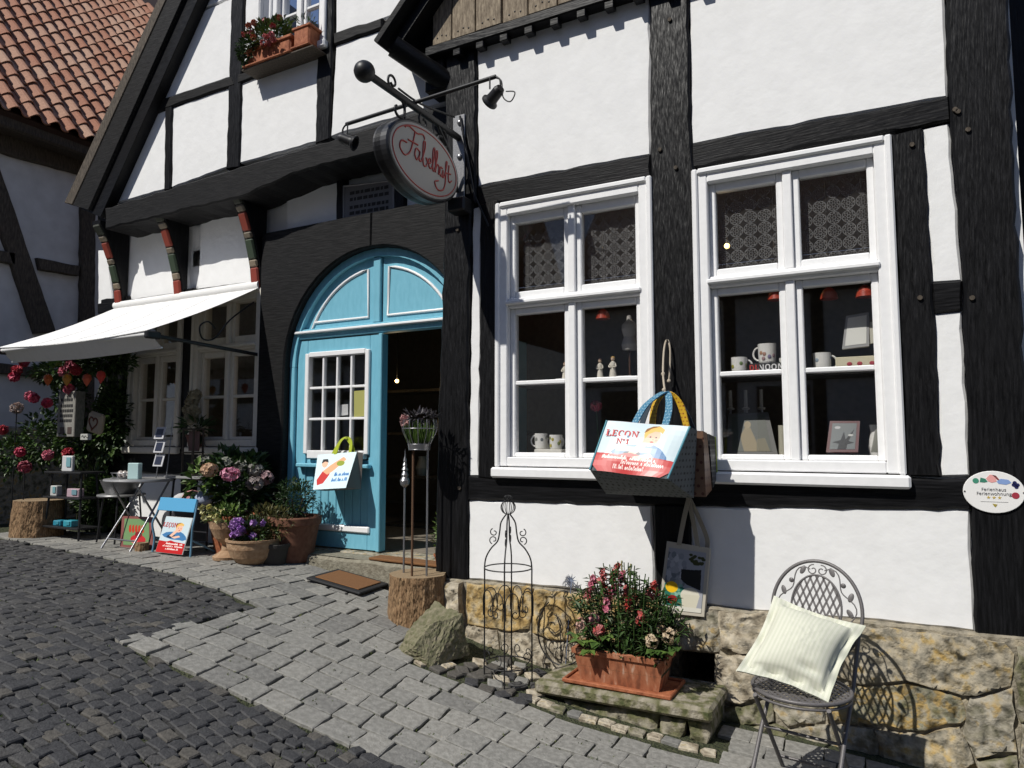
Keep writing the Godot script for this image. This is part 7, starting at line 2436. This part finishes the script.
	part(ty, "wire_tray", tyb.mesh(), M.steel)
	for i in 5:
		var gb := mb()
		gb.ball(Vector3(-0.06 + 0.03 * i, 0.04, 0.02 * (i % 2)), Vector3(0.025, 0.03, 0.025), 12, 8)
		part(ty, "trinket", gb.mesh(), plain(sr(0.5, 0.45, 0.42), 0.15, 0.1))
	var pk := thing("gift_packet", "small turquoise and white packet on the round table", "packet", tp + Vector3(0.1, 0.6, 0.12))
	var pkb := mb()
	pkb.box(Vector3(0, 0.07, 0), Vector3(0.11, 0.14, 0.05), 0.006, Basis(Vector3.UP, 0.3))
	part(pk, "packet", pkb.mesh(), plain(sr(0.4, 0.55, 0.55), 0.5))
	# green poster under the table
	var im := Image.create(160, 128, false, Image.FORMAT_RGB8)
	im.fill(Color(0.42, 0.55, 0.36))
	for i in 5: img_poly(im, pv([34 + i * 20, 34, 46 + i * 20, 28, 50 + i * 20, 62, 40 + i * 20, 70, 32 + i * 20, 56]), Color(0.72, 0.20, 0.08))
	img_ell(im, 92, 100, 46, 24, Color(0.72, 0.13, 0.14))
	img_ell(im, 96, 76, 22, 14, Color(0.50, 0.08, 0.08))
	img_ell(im, 70, 110, 20, 9, Color(0.85, 0.5, 0.48))
	standing_card("tin_poster", "green and red picture board leaning under the round table", "poster", [Vector3(-6.013, 0.617, 0.2), Vector3(-5.559, 0.632, 0.2), Vector3(-5.704, 0.887, 0.12), Vector3(-6.127, 0.875, 0.12)], img_mat(im, 0.4), plain(sr(0.2, 0.06, 0.05), 0.5), 0.01)
	var wd := thing("wood_block", "short sawn block of wood propping the green board", "log", Vector3(-5.62, hgt(-5.62), 0.26))
	log_shape(wd, 0.05, 0.07, 8, false)
	# low metal stool with tub
	var cp := Vector3(-6.3, hgt(-6.3), 0.02)
	var ch := thing("garden_stool", "low round metal stool left of the round table", "stool", cp)
	var cs := mb()
	cs.lathe([Vector2(0, 0.42), Vector2(0.2, 0.42), Vector2(0.205, 0.43), Vector2(0.2, 0.44), Vector2(0, 0.44)], 28)
	part(ch, "seat", cs.mesh(), plain(sr(0.25, 0.25, 0.25), 0.4, 0.3))
	for k in 4:
		var cl := mb()
		var a := PI / 4 + k * PI / 2
		cl.tube([Vector3(cos(a) * 0.19, 0, sin(a) * 0.19), Vector3(cos(a) * 0.15, 0.42, sin(a) * 0.15)], 0.009, 6)
		part(ch, "leg", cl.mesh(), M.iron)
	var tub := thing("zinc_tub", "oval dented zinc tub standing on the low metal stool", "tub", cp + Vector3(-0.02, 0.44, 0))
	var tu := mb()
	tu.lathe([Vector2(0, 0), Vector2(0.12, 0), Vector2(0.17, 0.12), Vector2(0.178, 0.13), Vector2(0.165, 0.13), Vector2(0.12, 0.02), Vector2(0, 0.02)], 28)
	part(tub, "tub", tu.mesh(), M.steel2)
	# etagere of three shelves
	var ep := Vector3(-6.96, hgt(-6.96), 0.08)
	var et := thing("shelf_rack", "dark three-tier metal shelf rack of gifts beneath the roses", "rack", ep)
	for s in [-1.0, 1.0]:
		for q in [-0.1, 0.1]:
			var lg := mb()
			lg.tube([Vector3(0.29 * s, 0, q), Vector3(0.24 * s, 0.62, q * 0.7)], 0.011, 6)
			part(et, "leg", lg.mesh(), M.iron)
	for y in [0.1, 0.38, 0.62]:
		var sh := mb()
		sh.rect(-0.3, 0.3, y, y + 0.018, -0.12, 0.12, 0.003)
		part(et, "shelf", sh.mesh(), M.iron)
	for q in [[Vector3(-0.12, 0.118, 0.04), Vector3(0.1, 0.05, 0.08), sr(0.02, 0.22, 0.32), "teal box on the bottom tier, left"], [Vector3(0.07, 0.118, 0.05), Vector3(0.11, 0.06, 0.08), sr(0.03, 0.28, 0.36), "teal and white box on the bottom tier, right"], [Vector3(-0.2, 0.398, 0.05), Vector3(0.09, 0.1, 0.06), sr(0.5, 0.5, 0.48), "white and brown packet on the middle tier"], [Vector3(0.12, 0.398, 0.05), Vector3(0.16, 0.08, 0.06), sr(0.45, 0.32, 0.36), "white and pink parcel on the middle tier"], [Vector3(-0.02, 0.638, 0.05), Vector3(0.14, 0.15, 0.03), sr(0.6, 0.6, 0.6), "white card with teal corner on the top tier"]]:
		var bt := thing("gift_parcel", q[3] + " of the shelf rack", "parcel", ep + q[0], "gifts on the shelf rack")
		var bb := mb()
		bb.box(Vector3(0, q[1].y / 2, 0), q[1], 0.006, Basis(Vector3.UP, 0.15) * Basis(Vector3.BACK, 0.0))
		part(bt, "box", bb.mesh(), plain(q[2], 0.5))
		var bl := mb()
		bl.box(Vector3(q[1].x * 0.2, q[1].y * 0.6, q[1].z / 2 + 0.002), Vector3(q[1].x * 0.4, q[1].y * 0.6, 0.004), 0.001, Basis(Vector3.UP, 0.15))
		part(bt, "label_patch", bl.mesh(), plain(q[2].lerp(sr(0.05, 0.25, 0.3), 0.6), 0.5))
	# stump at the far left
	var sp := Vector3(-7.45, hgt(-7.45) - 0.01, 0.12)
	var stp := thing("tree_stump", "wide pale tree stump at the far left under the roses", "log", sp)
	log_shape(stp, 0.22, 0.36, 12)
	# climbing rose: canes, foliage, blooms
	var cl_ := Vector3(-7.35, hgt(-7.35), -0.3)
	var ro := thing("climbing_rose", "climbing rose with pink and red blooms left of the cream windows", "plant", cl_)
	var cn := mb()
	cn.col = Color(0.04, 0.05, 0.02)
	for i in 12:
		var e := Vector3(rng.randf_range(-0.5, 0.6), rng.randf_range(1.0, 1.7), rng.randf_range(-0.1, 0.15))
		cn.tube(smooth([Vector3(rng.randf_range(-0.2, 0.2), 0, 0), Vector3(e.x * 0.3, e.y * 0.6, 0.05), e], 6), 0.007, 5)
	wpart(ro, "cane", cn, M.leaf).position = Vector3.ZERO
	var rl := mb()
	for q in [[Vector3(-6.849, 2.335, -0.1), Vector3(0.42, 0.16, 0.2), 620], [Vector3(-7.438, 2.253, 0), Vector3(0.45, 0.14, 0.2), 420], [Vector3(-7.01, 1.765, -0.3), Vector3(0.28, 0.5, 0.15), 900], [Vector3(-7.464, 1.56, -0.2), Vector3(0.5, 0.3, 0.2), 650], [Vector3(-7.149, 0.947, -0.3), Vector3(0.45, 0.35, 0.15), 800], [Vector3(-7.921, 1.561, -0.1), Vector3(0.35, 0.35, 0.2), 300], [Vector3(-8.247, 1.401, 0), Vector3(0.35, 0.25, 0.2), 240], [Vector3(-7.767, 1.991, -0.3), Vector3(0.3, 0.3, 0.15), 260]]:
		leaves(rl, q[0], q[1], int(q[2] * 1.7), 0.062, 0.038, GD, GM.lerp(GL, 0.4), rng, 0.0, 0.2)
	wpart(ro, "foliage", rl, M.leaf)
	for q in [Vector3(-8.044, 2.294, 0.1), Vector3(-8.053, 2.219, 0.12), Vector3(-7.919, 2.372, 0.1), Vector3(-7.09, 2.288, 0.1), Vector3(-6.986, 2.243, 0.1), Vector3(-7.77, 2.012, 0.1), Vector3(-7.695, 1.989, 0.1), Vector3(-7.455, 1.932, 0.1), Vector3(-8.248, 1.666, 0.1), Vector3(-7.264, 2.073, 0), Vector3(-7.388, 1.411, 0.1), Vector3(-7.048, 1.433, 0.1), Vector3(-7.809, 1.295, 0.1), Vector3(-7.898, 1.437, 0.1), Vector3(-7.187, 2.233, 0.1)]:
		var f := mb()
		var c: Color = [Color(0.5, 0.03, 0.09), Color(0.45, 0.02, 0.04), Color(0.5, 0.10, 0.16)][rng.randi() % 3]
		florets(f, q, Vector3.ONE * 0.034, 28, 0.042, c, c.lightened(0.06), rng)
		wpart(ro, "bloom", f, M.petal)
	# paper hearts strung under the awning
	var i2 := 0
	for q in [Vector3(-6.994, 2.136, 0.35), Vector3(-6.684, 2.123, 0.35), Vector3(-6.372, 2.11, 0.35), Vector3(-6.164, 2.128, 0.35)]:
		var hh := thing("hanging_ornament", "%s ornament hung under the awning" % ["leftmost orange drop", "pale orange drop second from left", "orange-red rose", "rightmost long red"][i2], "ornament", q, "ornaments under the awning")
		var hb := mb()
		hb.lathe([Vector2(0, -0.07), Vector2(0.02, -0.04), Vector2(0.038, 0.0), Vector2(0.03, 0.035), Vector2(0.0, 0.05)], 12)
		part(hh, "drop", hb.mesh(), plain([sr(0.5, 0.10, 0.015), sr(0.5, 0.22, 0.03), sr(0.55, 0.09, 0.04), sr(0.5, 0.03, 0.02)][i2], 0.5))
		var hs2 := mb()
		hs2.tube([Vector3(0, 0.045, 0), Vector3(0, 2.45 - q.y, 0)], 0.002, 4)
		part(hh, "thread", hs2.mesh(), M.iron)
		i2 += 1
	# nesting box sign, heart cushion, small name board
	var nb := Vector3(-7.273, 1.59, 0)
	var ns := thing("lettered_box", "weathered grey wooden box with rows of lettering hung among the roses", "sign box", nb)
	var nbx := mb()
	nbx.rect(-0.17, 0.13, 0.0, 0.46, -0.1, 0.0, 0.006)
	part(ns, "box", nbx.mesh(), M.greywood)
	var ink := plain(sr(0.02, 0.02, 0.02), 0.8)
	for y in [0.15, 0.2, 0.25, 0.3, 0.36]:
		var ltr := mb()
		var xx := -0.12
		while xx < 0.09:
			var w := rng.randf_range(0.015, 0.035)
			ltr.rect(xx, xx + w, y, y + 0.028, 0.0, 0.003, 0.0)
			xx += w + 0.01
		part(ns, "text_line", ltr.mesh(), ink)
	for xx in [-0.11, 0.02]:
		var wn := mb()
		wn.rect(xx, xx + 0.07, 0.03, 0.1, -0.001, 0.004, 0.002)
		part(ns, "window", wn.mesh(), plain(sr(0.06, 0.04, 0.035), 0.6))
	var hc := Vector3(-6.7, 1.703, 0.05)
	var hw := thing("heart_cushion", "beige square cushion with brown heart hung among the roses", "cushion", hc)
	var hcb := mb()
	var hbs := Basis(Vector3.BACK, -0.2)
	hcb.box(Vector3(0, 0.02, 0), Vector3(0.22, 0.2, 0.06), 0.025, hbs)
	part(hw, "cushion", hcb.mesh(), plain(sr(0.36, 0.30, 0.22), 0.9))
	var hm := mb()
	var hpts := []
	for i in 30:
		var a := TAU * i / 30
		hpts.append(hbs * Vector3(16 * pow(sin(a), 3) * 0.0042, 0.02 + (13 * cos(a) - 5 * cos(2 * a) - 2 * cos(3 * a) - cos(4 * a)) * 0.0042, 0.032))
	hm.tube(hpts, 0.008, 5, true)
	part(hw, "heart", hm.mesh(), plain(sr(0.12, 0.04, 0.02), 0.8))
	var nm := thing("name_board", "small white lettered board below the heart cushion", "sign", Vector3(-6.902, 1.589, 0.02))
	var nmb := mb()
	nmb.box(Vector3.ZERO, Vector3(0.17, 0.06, 0.012), 0.003)
	part(nm, "board", nmb.mesh(), plain(sr(0.4, 0.4, 0.37), 0.7))
	var nmi := mb()
	nmi.tube(smooth([Vector3(-0.06, 0, 0.008), Vector3(-0.04, 0.015, 0.008), Vector3(-0.02, -0.01, 0.008), Vector3(0.0, 0.012, 0.008), Vector3(0.03, -0.008, 0.008), Vector3(0.06, 0.008, 0.008)], 5), 0.003, 4)
	part(nm, "lettering", nmi.mesh(), ink)
	# rose stakes
	var k2 := 0
	for q in [[Vector3(-8.002, 1.893, 0.1), Color(0.45, 0.36, 0.32)], [Vector3(-7.594, 1.292, 0.2), Color(0.3, 0.03, 0.06)]]:
		var rs := thing("rose_stake", ["metal rose stake with pale bloom at the far left", "metal rose stake with dark red bloom above the stump"][k2], "garden stake", Vector3(q[0].x, hgt(q[0].x), q[0].z))
		var rr := mb()
		rr.tube([Vector3.ZERO, Vector3(0, q[0].y - hgt(q[0].x), 0)], 0.006, 6)
		part(rs, "rod", rr.mesh(), M.iron)
		var rb := mb()
		florets(rb, Vector3(0, q[0].y - hgt(q[0].x), 0), Vector3.ONE * 0.045, 26, 0.045, q[1], (q[1] as Color).lightened(0.1), rng)
		part(rs, "bloom", rb.mesh(), M.petal)
		k2 += 1
	# orchid on the sill between the cream windows
	var orp := Vector3(-5.72, 1.5, -0.30)
	var orc := thing("potted_orchid", "potted plant with cream blossoms on the sill between the cream windows", "plant", orp)
	pot(orc, orp, 0.06, 0.08, 0.11, plain(sr(0.12, 0.04, 0.03), 0.6))
	var orl := mb()
	leaves(orl, Vector3(0.03, 0.17, 0.02), Vector3(0.16, 0.07, 0.09), 60, 0.12, 0.035, GD, GM, rng, 0.2)
	part(orc, "foliage", orl.mesh(), M.leaf)
	for q in [Vector3(-0.04, 0.26, 0.03), Vector3(-0.07, 0.34, 0.02), Vector3(-0.03, 0.41, 0.03), Vector3(0.0, 0.48, 0.02), Vector3(0.03, 0.33, 0.05)]:
		var f := mb()
		florets(f, q, Vector3.ONE * 0.04, 22, 0.05, Color(0.3, 0.26, 0.16), Color(0.42, 0.37, 0.26), rng)
		part(orc, "blossom", f.mesh(), M.petal)
	# little plant inside the doorway
	var dpv := Vector3(-2.86, 0.64, -0.2)
	var dpl := thing("doorway_plant", "small clipped green plant beside the corner post in the doorway", "plant", dpv)
	pot(dpl, dpv, 0.05, 0.07, 0.1, M.terra)
	var dl := mb()
	leaves(dl, Vector3(0, 0.24, 0), Vector3(0.09, 0.16, 0.09), 420, 0.03, 0.016, GD, GL, rng, 0.4, 0.3)
	part(dpl, "foliage", dl.mesh(), M.leaf)

func opposite_house(x0: float, x1: float, eave: float, label: String) -> void:
	# a house over the way, seen only in the window panes
	var h := thing("opposite_house", label, "house", Vector3((x0 + x1) / 2, 0, 10), "houses across the street")
	var w := mb()
	w.rect(x0, x1, -0.5, eave, 10.0, 16.0, 0.0)
	wpart(h, "wall", w, M.plaster)
	var x := x0
	while x < x1:
		var b := mb()
		b.rect(x + 0.005, x + 0.225, -0.4, eave - 0.01, 9.96, 9.999, 0.01)
		wpart(h, "post", b, M.tv)
		x += 1.6
	for y in [1.0, 2.7, eave - 0.25]:
		var b := mb()
		b.rect(x0, x1, y, y + 0.22, 9.94, 9.998, 0.01)
		wpart(h, "beam", b, M.th)
	x = x0 + 0.6
	while x < x1 - 1.2:
		var g := mb()
		g.rect(x, x + 0.95, 1.35, 2.6, 9.93, 9.997, 0.01)
		wpart(h, "window", g, M.tb)
		x += 3.2
	var r := mb()
	r.quad(Vector3(x0 - 0.3, eave - 0.2, 9.6), Vector3(x1 + 0.3, eave - 0.2, 9.6), Vector3(x1 + 0.3, eave + 3.8, 13.0), Vector3(x0 - 0.3, eave + 3.8, 13.0))
	r.quad(Vector3(x1 + 0.3, eave - 0.2, 16.4), Vector3(x0 - 0.3, eave - 0.2, 16.4), Vector3(x0 - 0.3, eave + 3.8, 13.0), Vector3(x1 + 0.3, eave + 3.8, 13.0))
	wpart(h, "roof", r, M.tiles[1])

func _ready() -> void:
	var cam := Camera3D.new()
	cam.name = "camera"
	cam.fov = 57.496
	cam.near = 0.05
	cam.far = 200.0
	cam.position = Vector3(0, 1.55, 4.1)
	cam.rotation = Vector3(deg_to_rad(4.655), deg_to_rad(28.16), 0)
	add_child(cam)
	cam.current = true
	var env := Environment.new()
	env.background_mode = Environment.BG_SKY
	var sm := ProceduralSkyMaterial.new()
	sm.sky_top_color = Color(0.33, 0.41, 0.56)
	sm.sky_horizon_color = Color(0.66, 0.69, 0.73)
	sm.ground_bottom_color = Color(0.10, 0.095, 0.09)
	sm.ground_horizon_color = Color(0.35, 0.36, 0.37)
	sm.sky_curve = 0.12
	var sky := Sky.new()
	sky.sky_material = sm
	env.sky = sky
	env.background_energy_multiplier = 1.3
	env.tonemap_mode = Environment.TONE_MAPPER_LINEAR
	env.tonemap_exposure = 0.89
	env.sdfgi_enabled = true
	env.ssao_enabled = true
	env.ssil_enabled = true
	var we := WorldEnvironment.new()
	we.name = "environment"
	we.environment = env
	add_child(we)
	var sun := DirectionalLight3D.new()
	sun.name = "sun"
	sun.light_energy = 1.6
	sun.light_color = Color(1.0, 0.985, 0.955)
	sun.light_angular_distance = 0.5
	sun.shadow_enabled = true
	var az := deg_to_rad(25.0)
	var el := deg_to_rad(48.5)
	var dir := Vector3(sin(az) * cos(el), -sin(el), -cos(az) * cos(el))
	sun.look_at_from_position(Vector3.ZERO, dir, Vector3.UP)
	add_child(sun)
	wob.seed = 9
	wob.frequency = 0.06
	materials()
	for q in [["stone_ochre", 31, [sr(0.16, 0.10, 0.035), sr(0.40, 0.27, 0.10), sr(0.46, 0.36, 0.2), sr(0.36, 0.32, 0.25)]], ["stone_grey", 32, [sr(0.09, 0.085, 0.05), sr(0.26, 0.235, 0.18), sr(0.36, 0.33, 0.27), sr(0.40, 0.27, 0.10)]], ["stone_pale", 33, [sr(0.16, 0.13, 0.09), sr(0.36, 0.31, 0.23), sr(0.48, 0.43, 0.34), sr(0.42, 0.33, 0.18)]], ["stone_moss", 34, [sr(0.05, 0.06, 0.018), sr(0.13, 0.125, 0.06), sr(0.24, 0.215, 0.16), sr(0.33, 0.30, 0.24)]], ["stone_lichen", 36, [sr(0.10, 0.095, 0.075), sr(0.30, 0.265, 0.20), sr(0.38, 0.33, 0.24), sr(0.44, 0.28, 0.075)]], ["stone_lichen2", 37, [sr(0.09, 0.095, 0.05), sr(0.25, 0.235, 0.18), sr(0.40, 0.26, 0.08), sr(0.34, 0.31, 0.25)]], ["mortar", 35, [sr(0.08, 0.07, 0.045), sr(0.22, 0.195, 0.15), sr(0.30, 0.265, 0.2), sr(0.34, 0.29, 0.2)]]]:
		var mt := surf(q[2][0], q[2][3], 0.95, Vector3(1.3, 1.3, 1.3), 0.016, q[1], 5.0, 0.045, 0.9)
		var gr := Gradient.new()
		gr.offsets = PackedFloat32Array([0.12, 0.42, 0.62, 0.88])
		gr.colors = PackedColorArray(q[2])
		(mt.albedo_texture as NoiseTexture2D).color_ramp = gr
		((mt.albedo_texture as NoiseTexture2D).noise as FastNoiseLite).fractal_octaves = 6
		M[q[0]] = mt
	M.board = surf(sr(0.12, 0.09, 0.06), sr(0.34, 0.28, 0.2), 0.85, Vector3(3.0, 0.5, 3.0), 0.03, 61, 3.0, 0.05, 0.6)
	M.stone_dark = surf(sr(0.03, 0.028, 0.022), sr(0.10, 0.09, 0.075), 0.95, Vector3(1.6, 1.6, 1.6), 0.02, 62, 5.0, 0.04, 0.9)
	M.roofbase = plain(sr(0.04, 0.02, 0.014), 0.9)
	M.tiles = []
	for i in 5: M.tiles.append(surf(sr(0.19, 0.07, 0.036).lerp(sr(0.28, 0.16, 0.105), i * 0.22), sr(0.42, 0.18, 0.10).lerp(sr(0.5, 0.32, 0.225), i * 0.22), 0.8, Vector3(2, 2, 2), 0.03, 70 + i))
	M.logtop = surf(sr(0.2, 0.13, 0.07), sr(0.34, 0.26, 0.16), 0.9, Vector3(3, 3, 3), 0.04, 91)
	M.stone_step = surf(sr(0.14, 0.125, 0.09), sr(0.30, 0.28, 0.22), 0.92, Vector3(1.5, 1.5, 1.5), 0.025, 92, 4.0, 0.06, 0.7)
	M.rockmoss = surf(sr(0.07, 0.08, 0.03), sr(0.30, 0.25, 0.19), 0.95, Vector3(2.2, 2.2, 2.2), 0.025, 93, 5.0, 0.05, 1.0)
	M.coir = surf(sr(0.13, 0.055, 0.02), sr(0.26, 0.13, 0.05), 0.98, Vector3(8, 8, 8), 0.08, 94, 4.0, 0.2, 0.8)
	M.rust = surf(sr(0.06, 0.03, 0.015), sr(0.15, 0.08, 0.04), 0.85, Vector3(6, 6, 6), 0.05, 95)
	M.steel2 = surf(sr(0.16, 0.16, 0.165), sr(0.34, 0.34, 0.345), 0.4, Vector3(4, 4, 4), 0.04, 96)
	M.steel2.metallic = 0.6
	M.canvas = surf(sr(0.75, 0.745, 0.73), sr(0.81, 0.805, 0.79), 0.9, Vector3(1.2, 1.2, 1.2), 0.02, 97)
	M.canvas.backlight_enabled = true
	M.canvas.backlight = Color(0.10, 0.10, 0.09)
	M.terra_old = surf(sr(0.10, 0.04, 0.022), sr(0.24, 0.11, 0.065), 0.85, Vector3(1.8, 1.2, 1.8), 0.025, 99)
	M.terra_streak = surf(sr(0.16, 0.05, 0.02), sr(0.45, 0.25, 0.15), 0.82, Vector3(2.2, 0.7, 2.2), 0.018, 101, 2.0, 0.05, 0.4)
	var tg2 := Gradient.new()
	tg2.offsets = PackedFloat32Array([0.1, 0.45, 0.7, 0.92])
	tg2.colors = PackedColorArray([sr(0.15, 0.05, 0.022), sr(0.29, 0.095, 0.04), sr(0.35, 0.14, 0.07), sr(0.48, 0.32, 0.24)])
	(M.terra_streak.albedo_texture as NoiseTexture2D).color_ramp = tg2
	M.china = plain(sr(0.7, 0.69, 0.66), 0.15)
	M.shelf = plain(sr(0.03, 0.03, 0.03), 0.4)
	M.greywood = surf(sr(0.16, 0.155, 0.14), sr(0.30, 0.29, 0.26), 0.9, Vector3(3, 0.8, 3), 0.04, 98)
	ground()
	timbered_house()
	neighbour()
	right_neighbour()
	opposite_house(-6.0, 7.5, 4.6, "half-timbered house across the street mirrored in the right shop window")
	opposite_house(-20.0, -8.6, 4.2, "lower half-timbered house across the street mirrored in the cream windows")
	awning()
	shop_sign()
	signs()
	flower_box()
	doorstep()
	trough()
	bags()
	iron_things()
	chair()
	left_garden()
	displays()
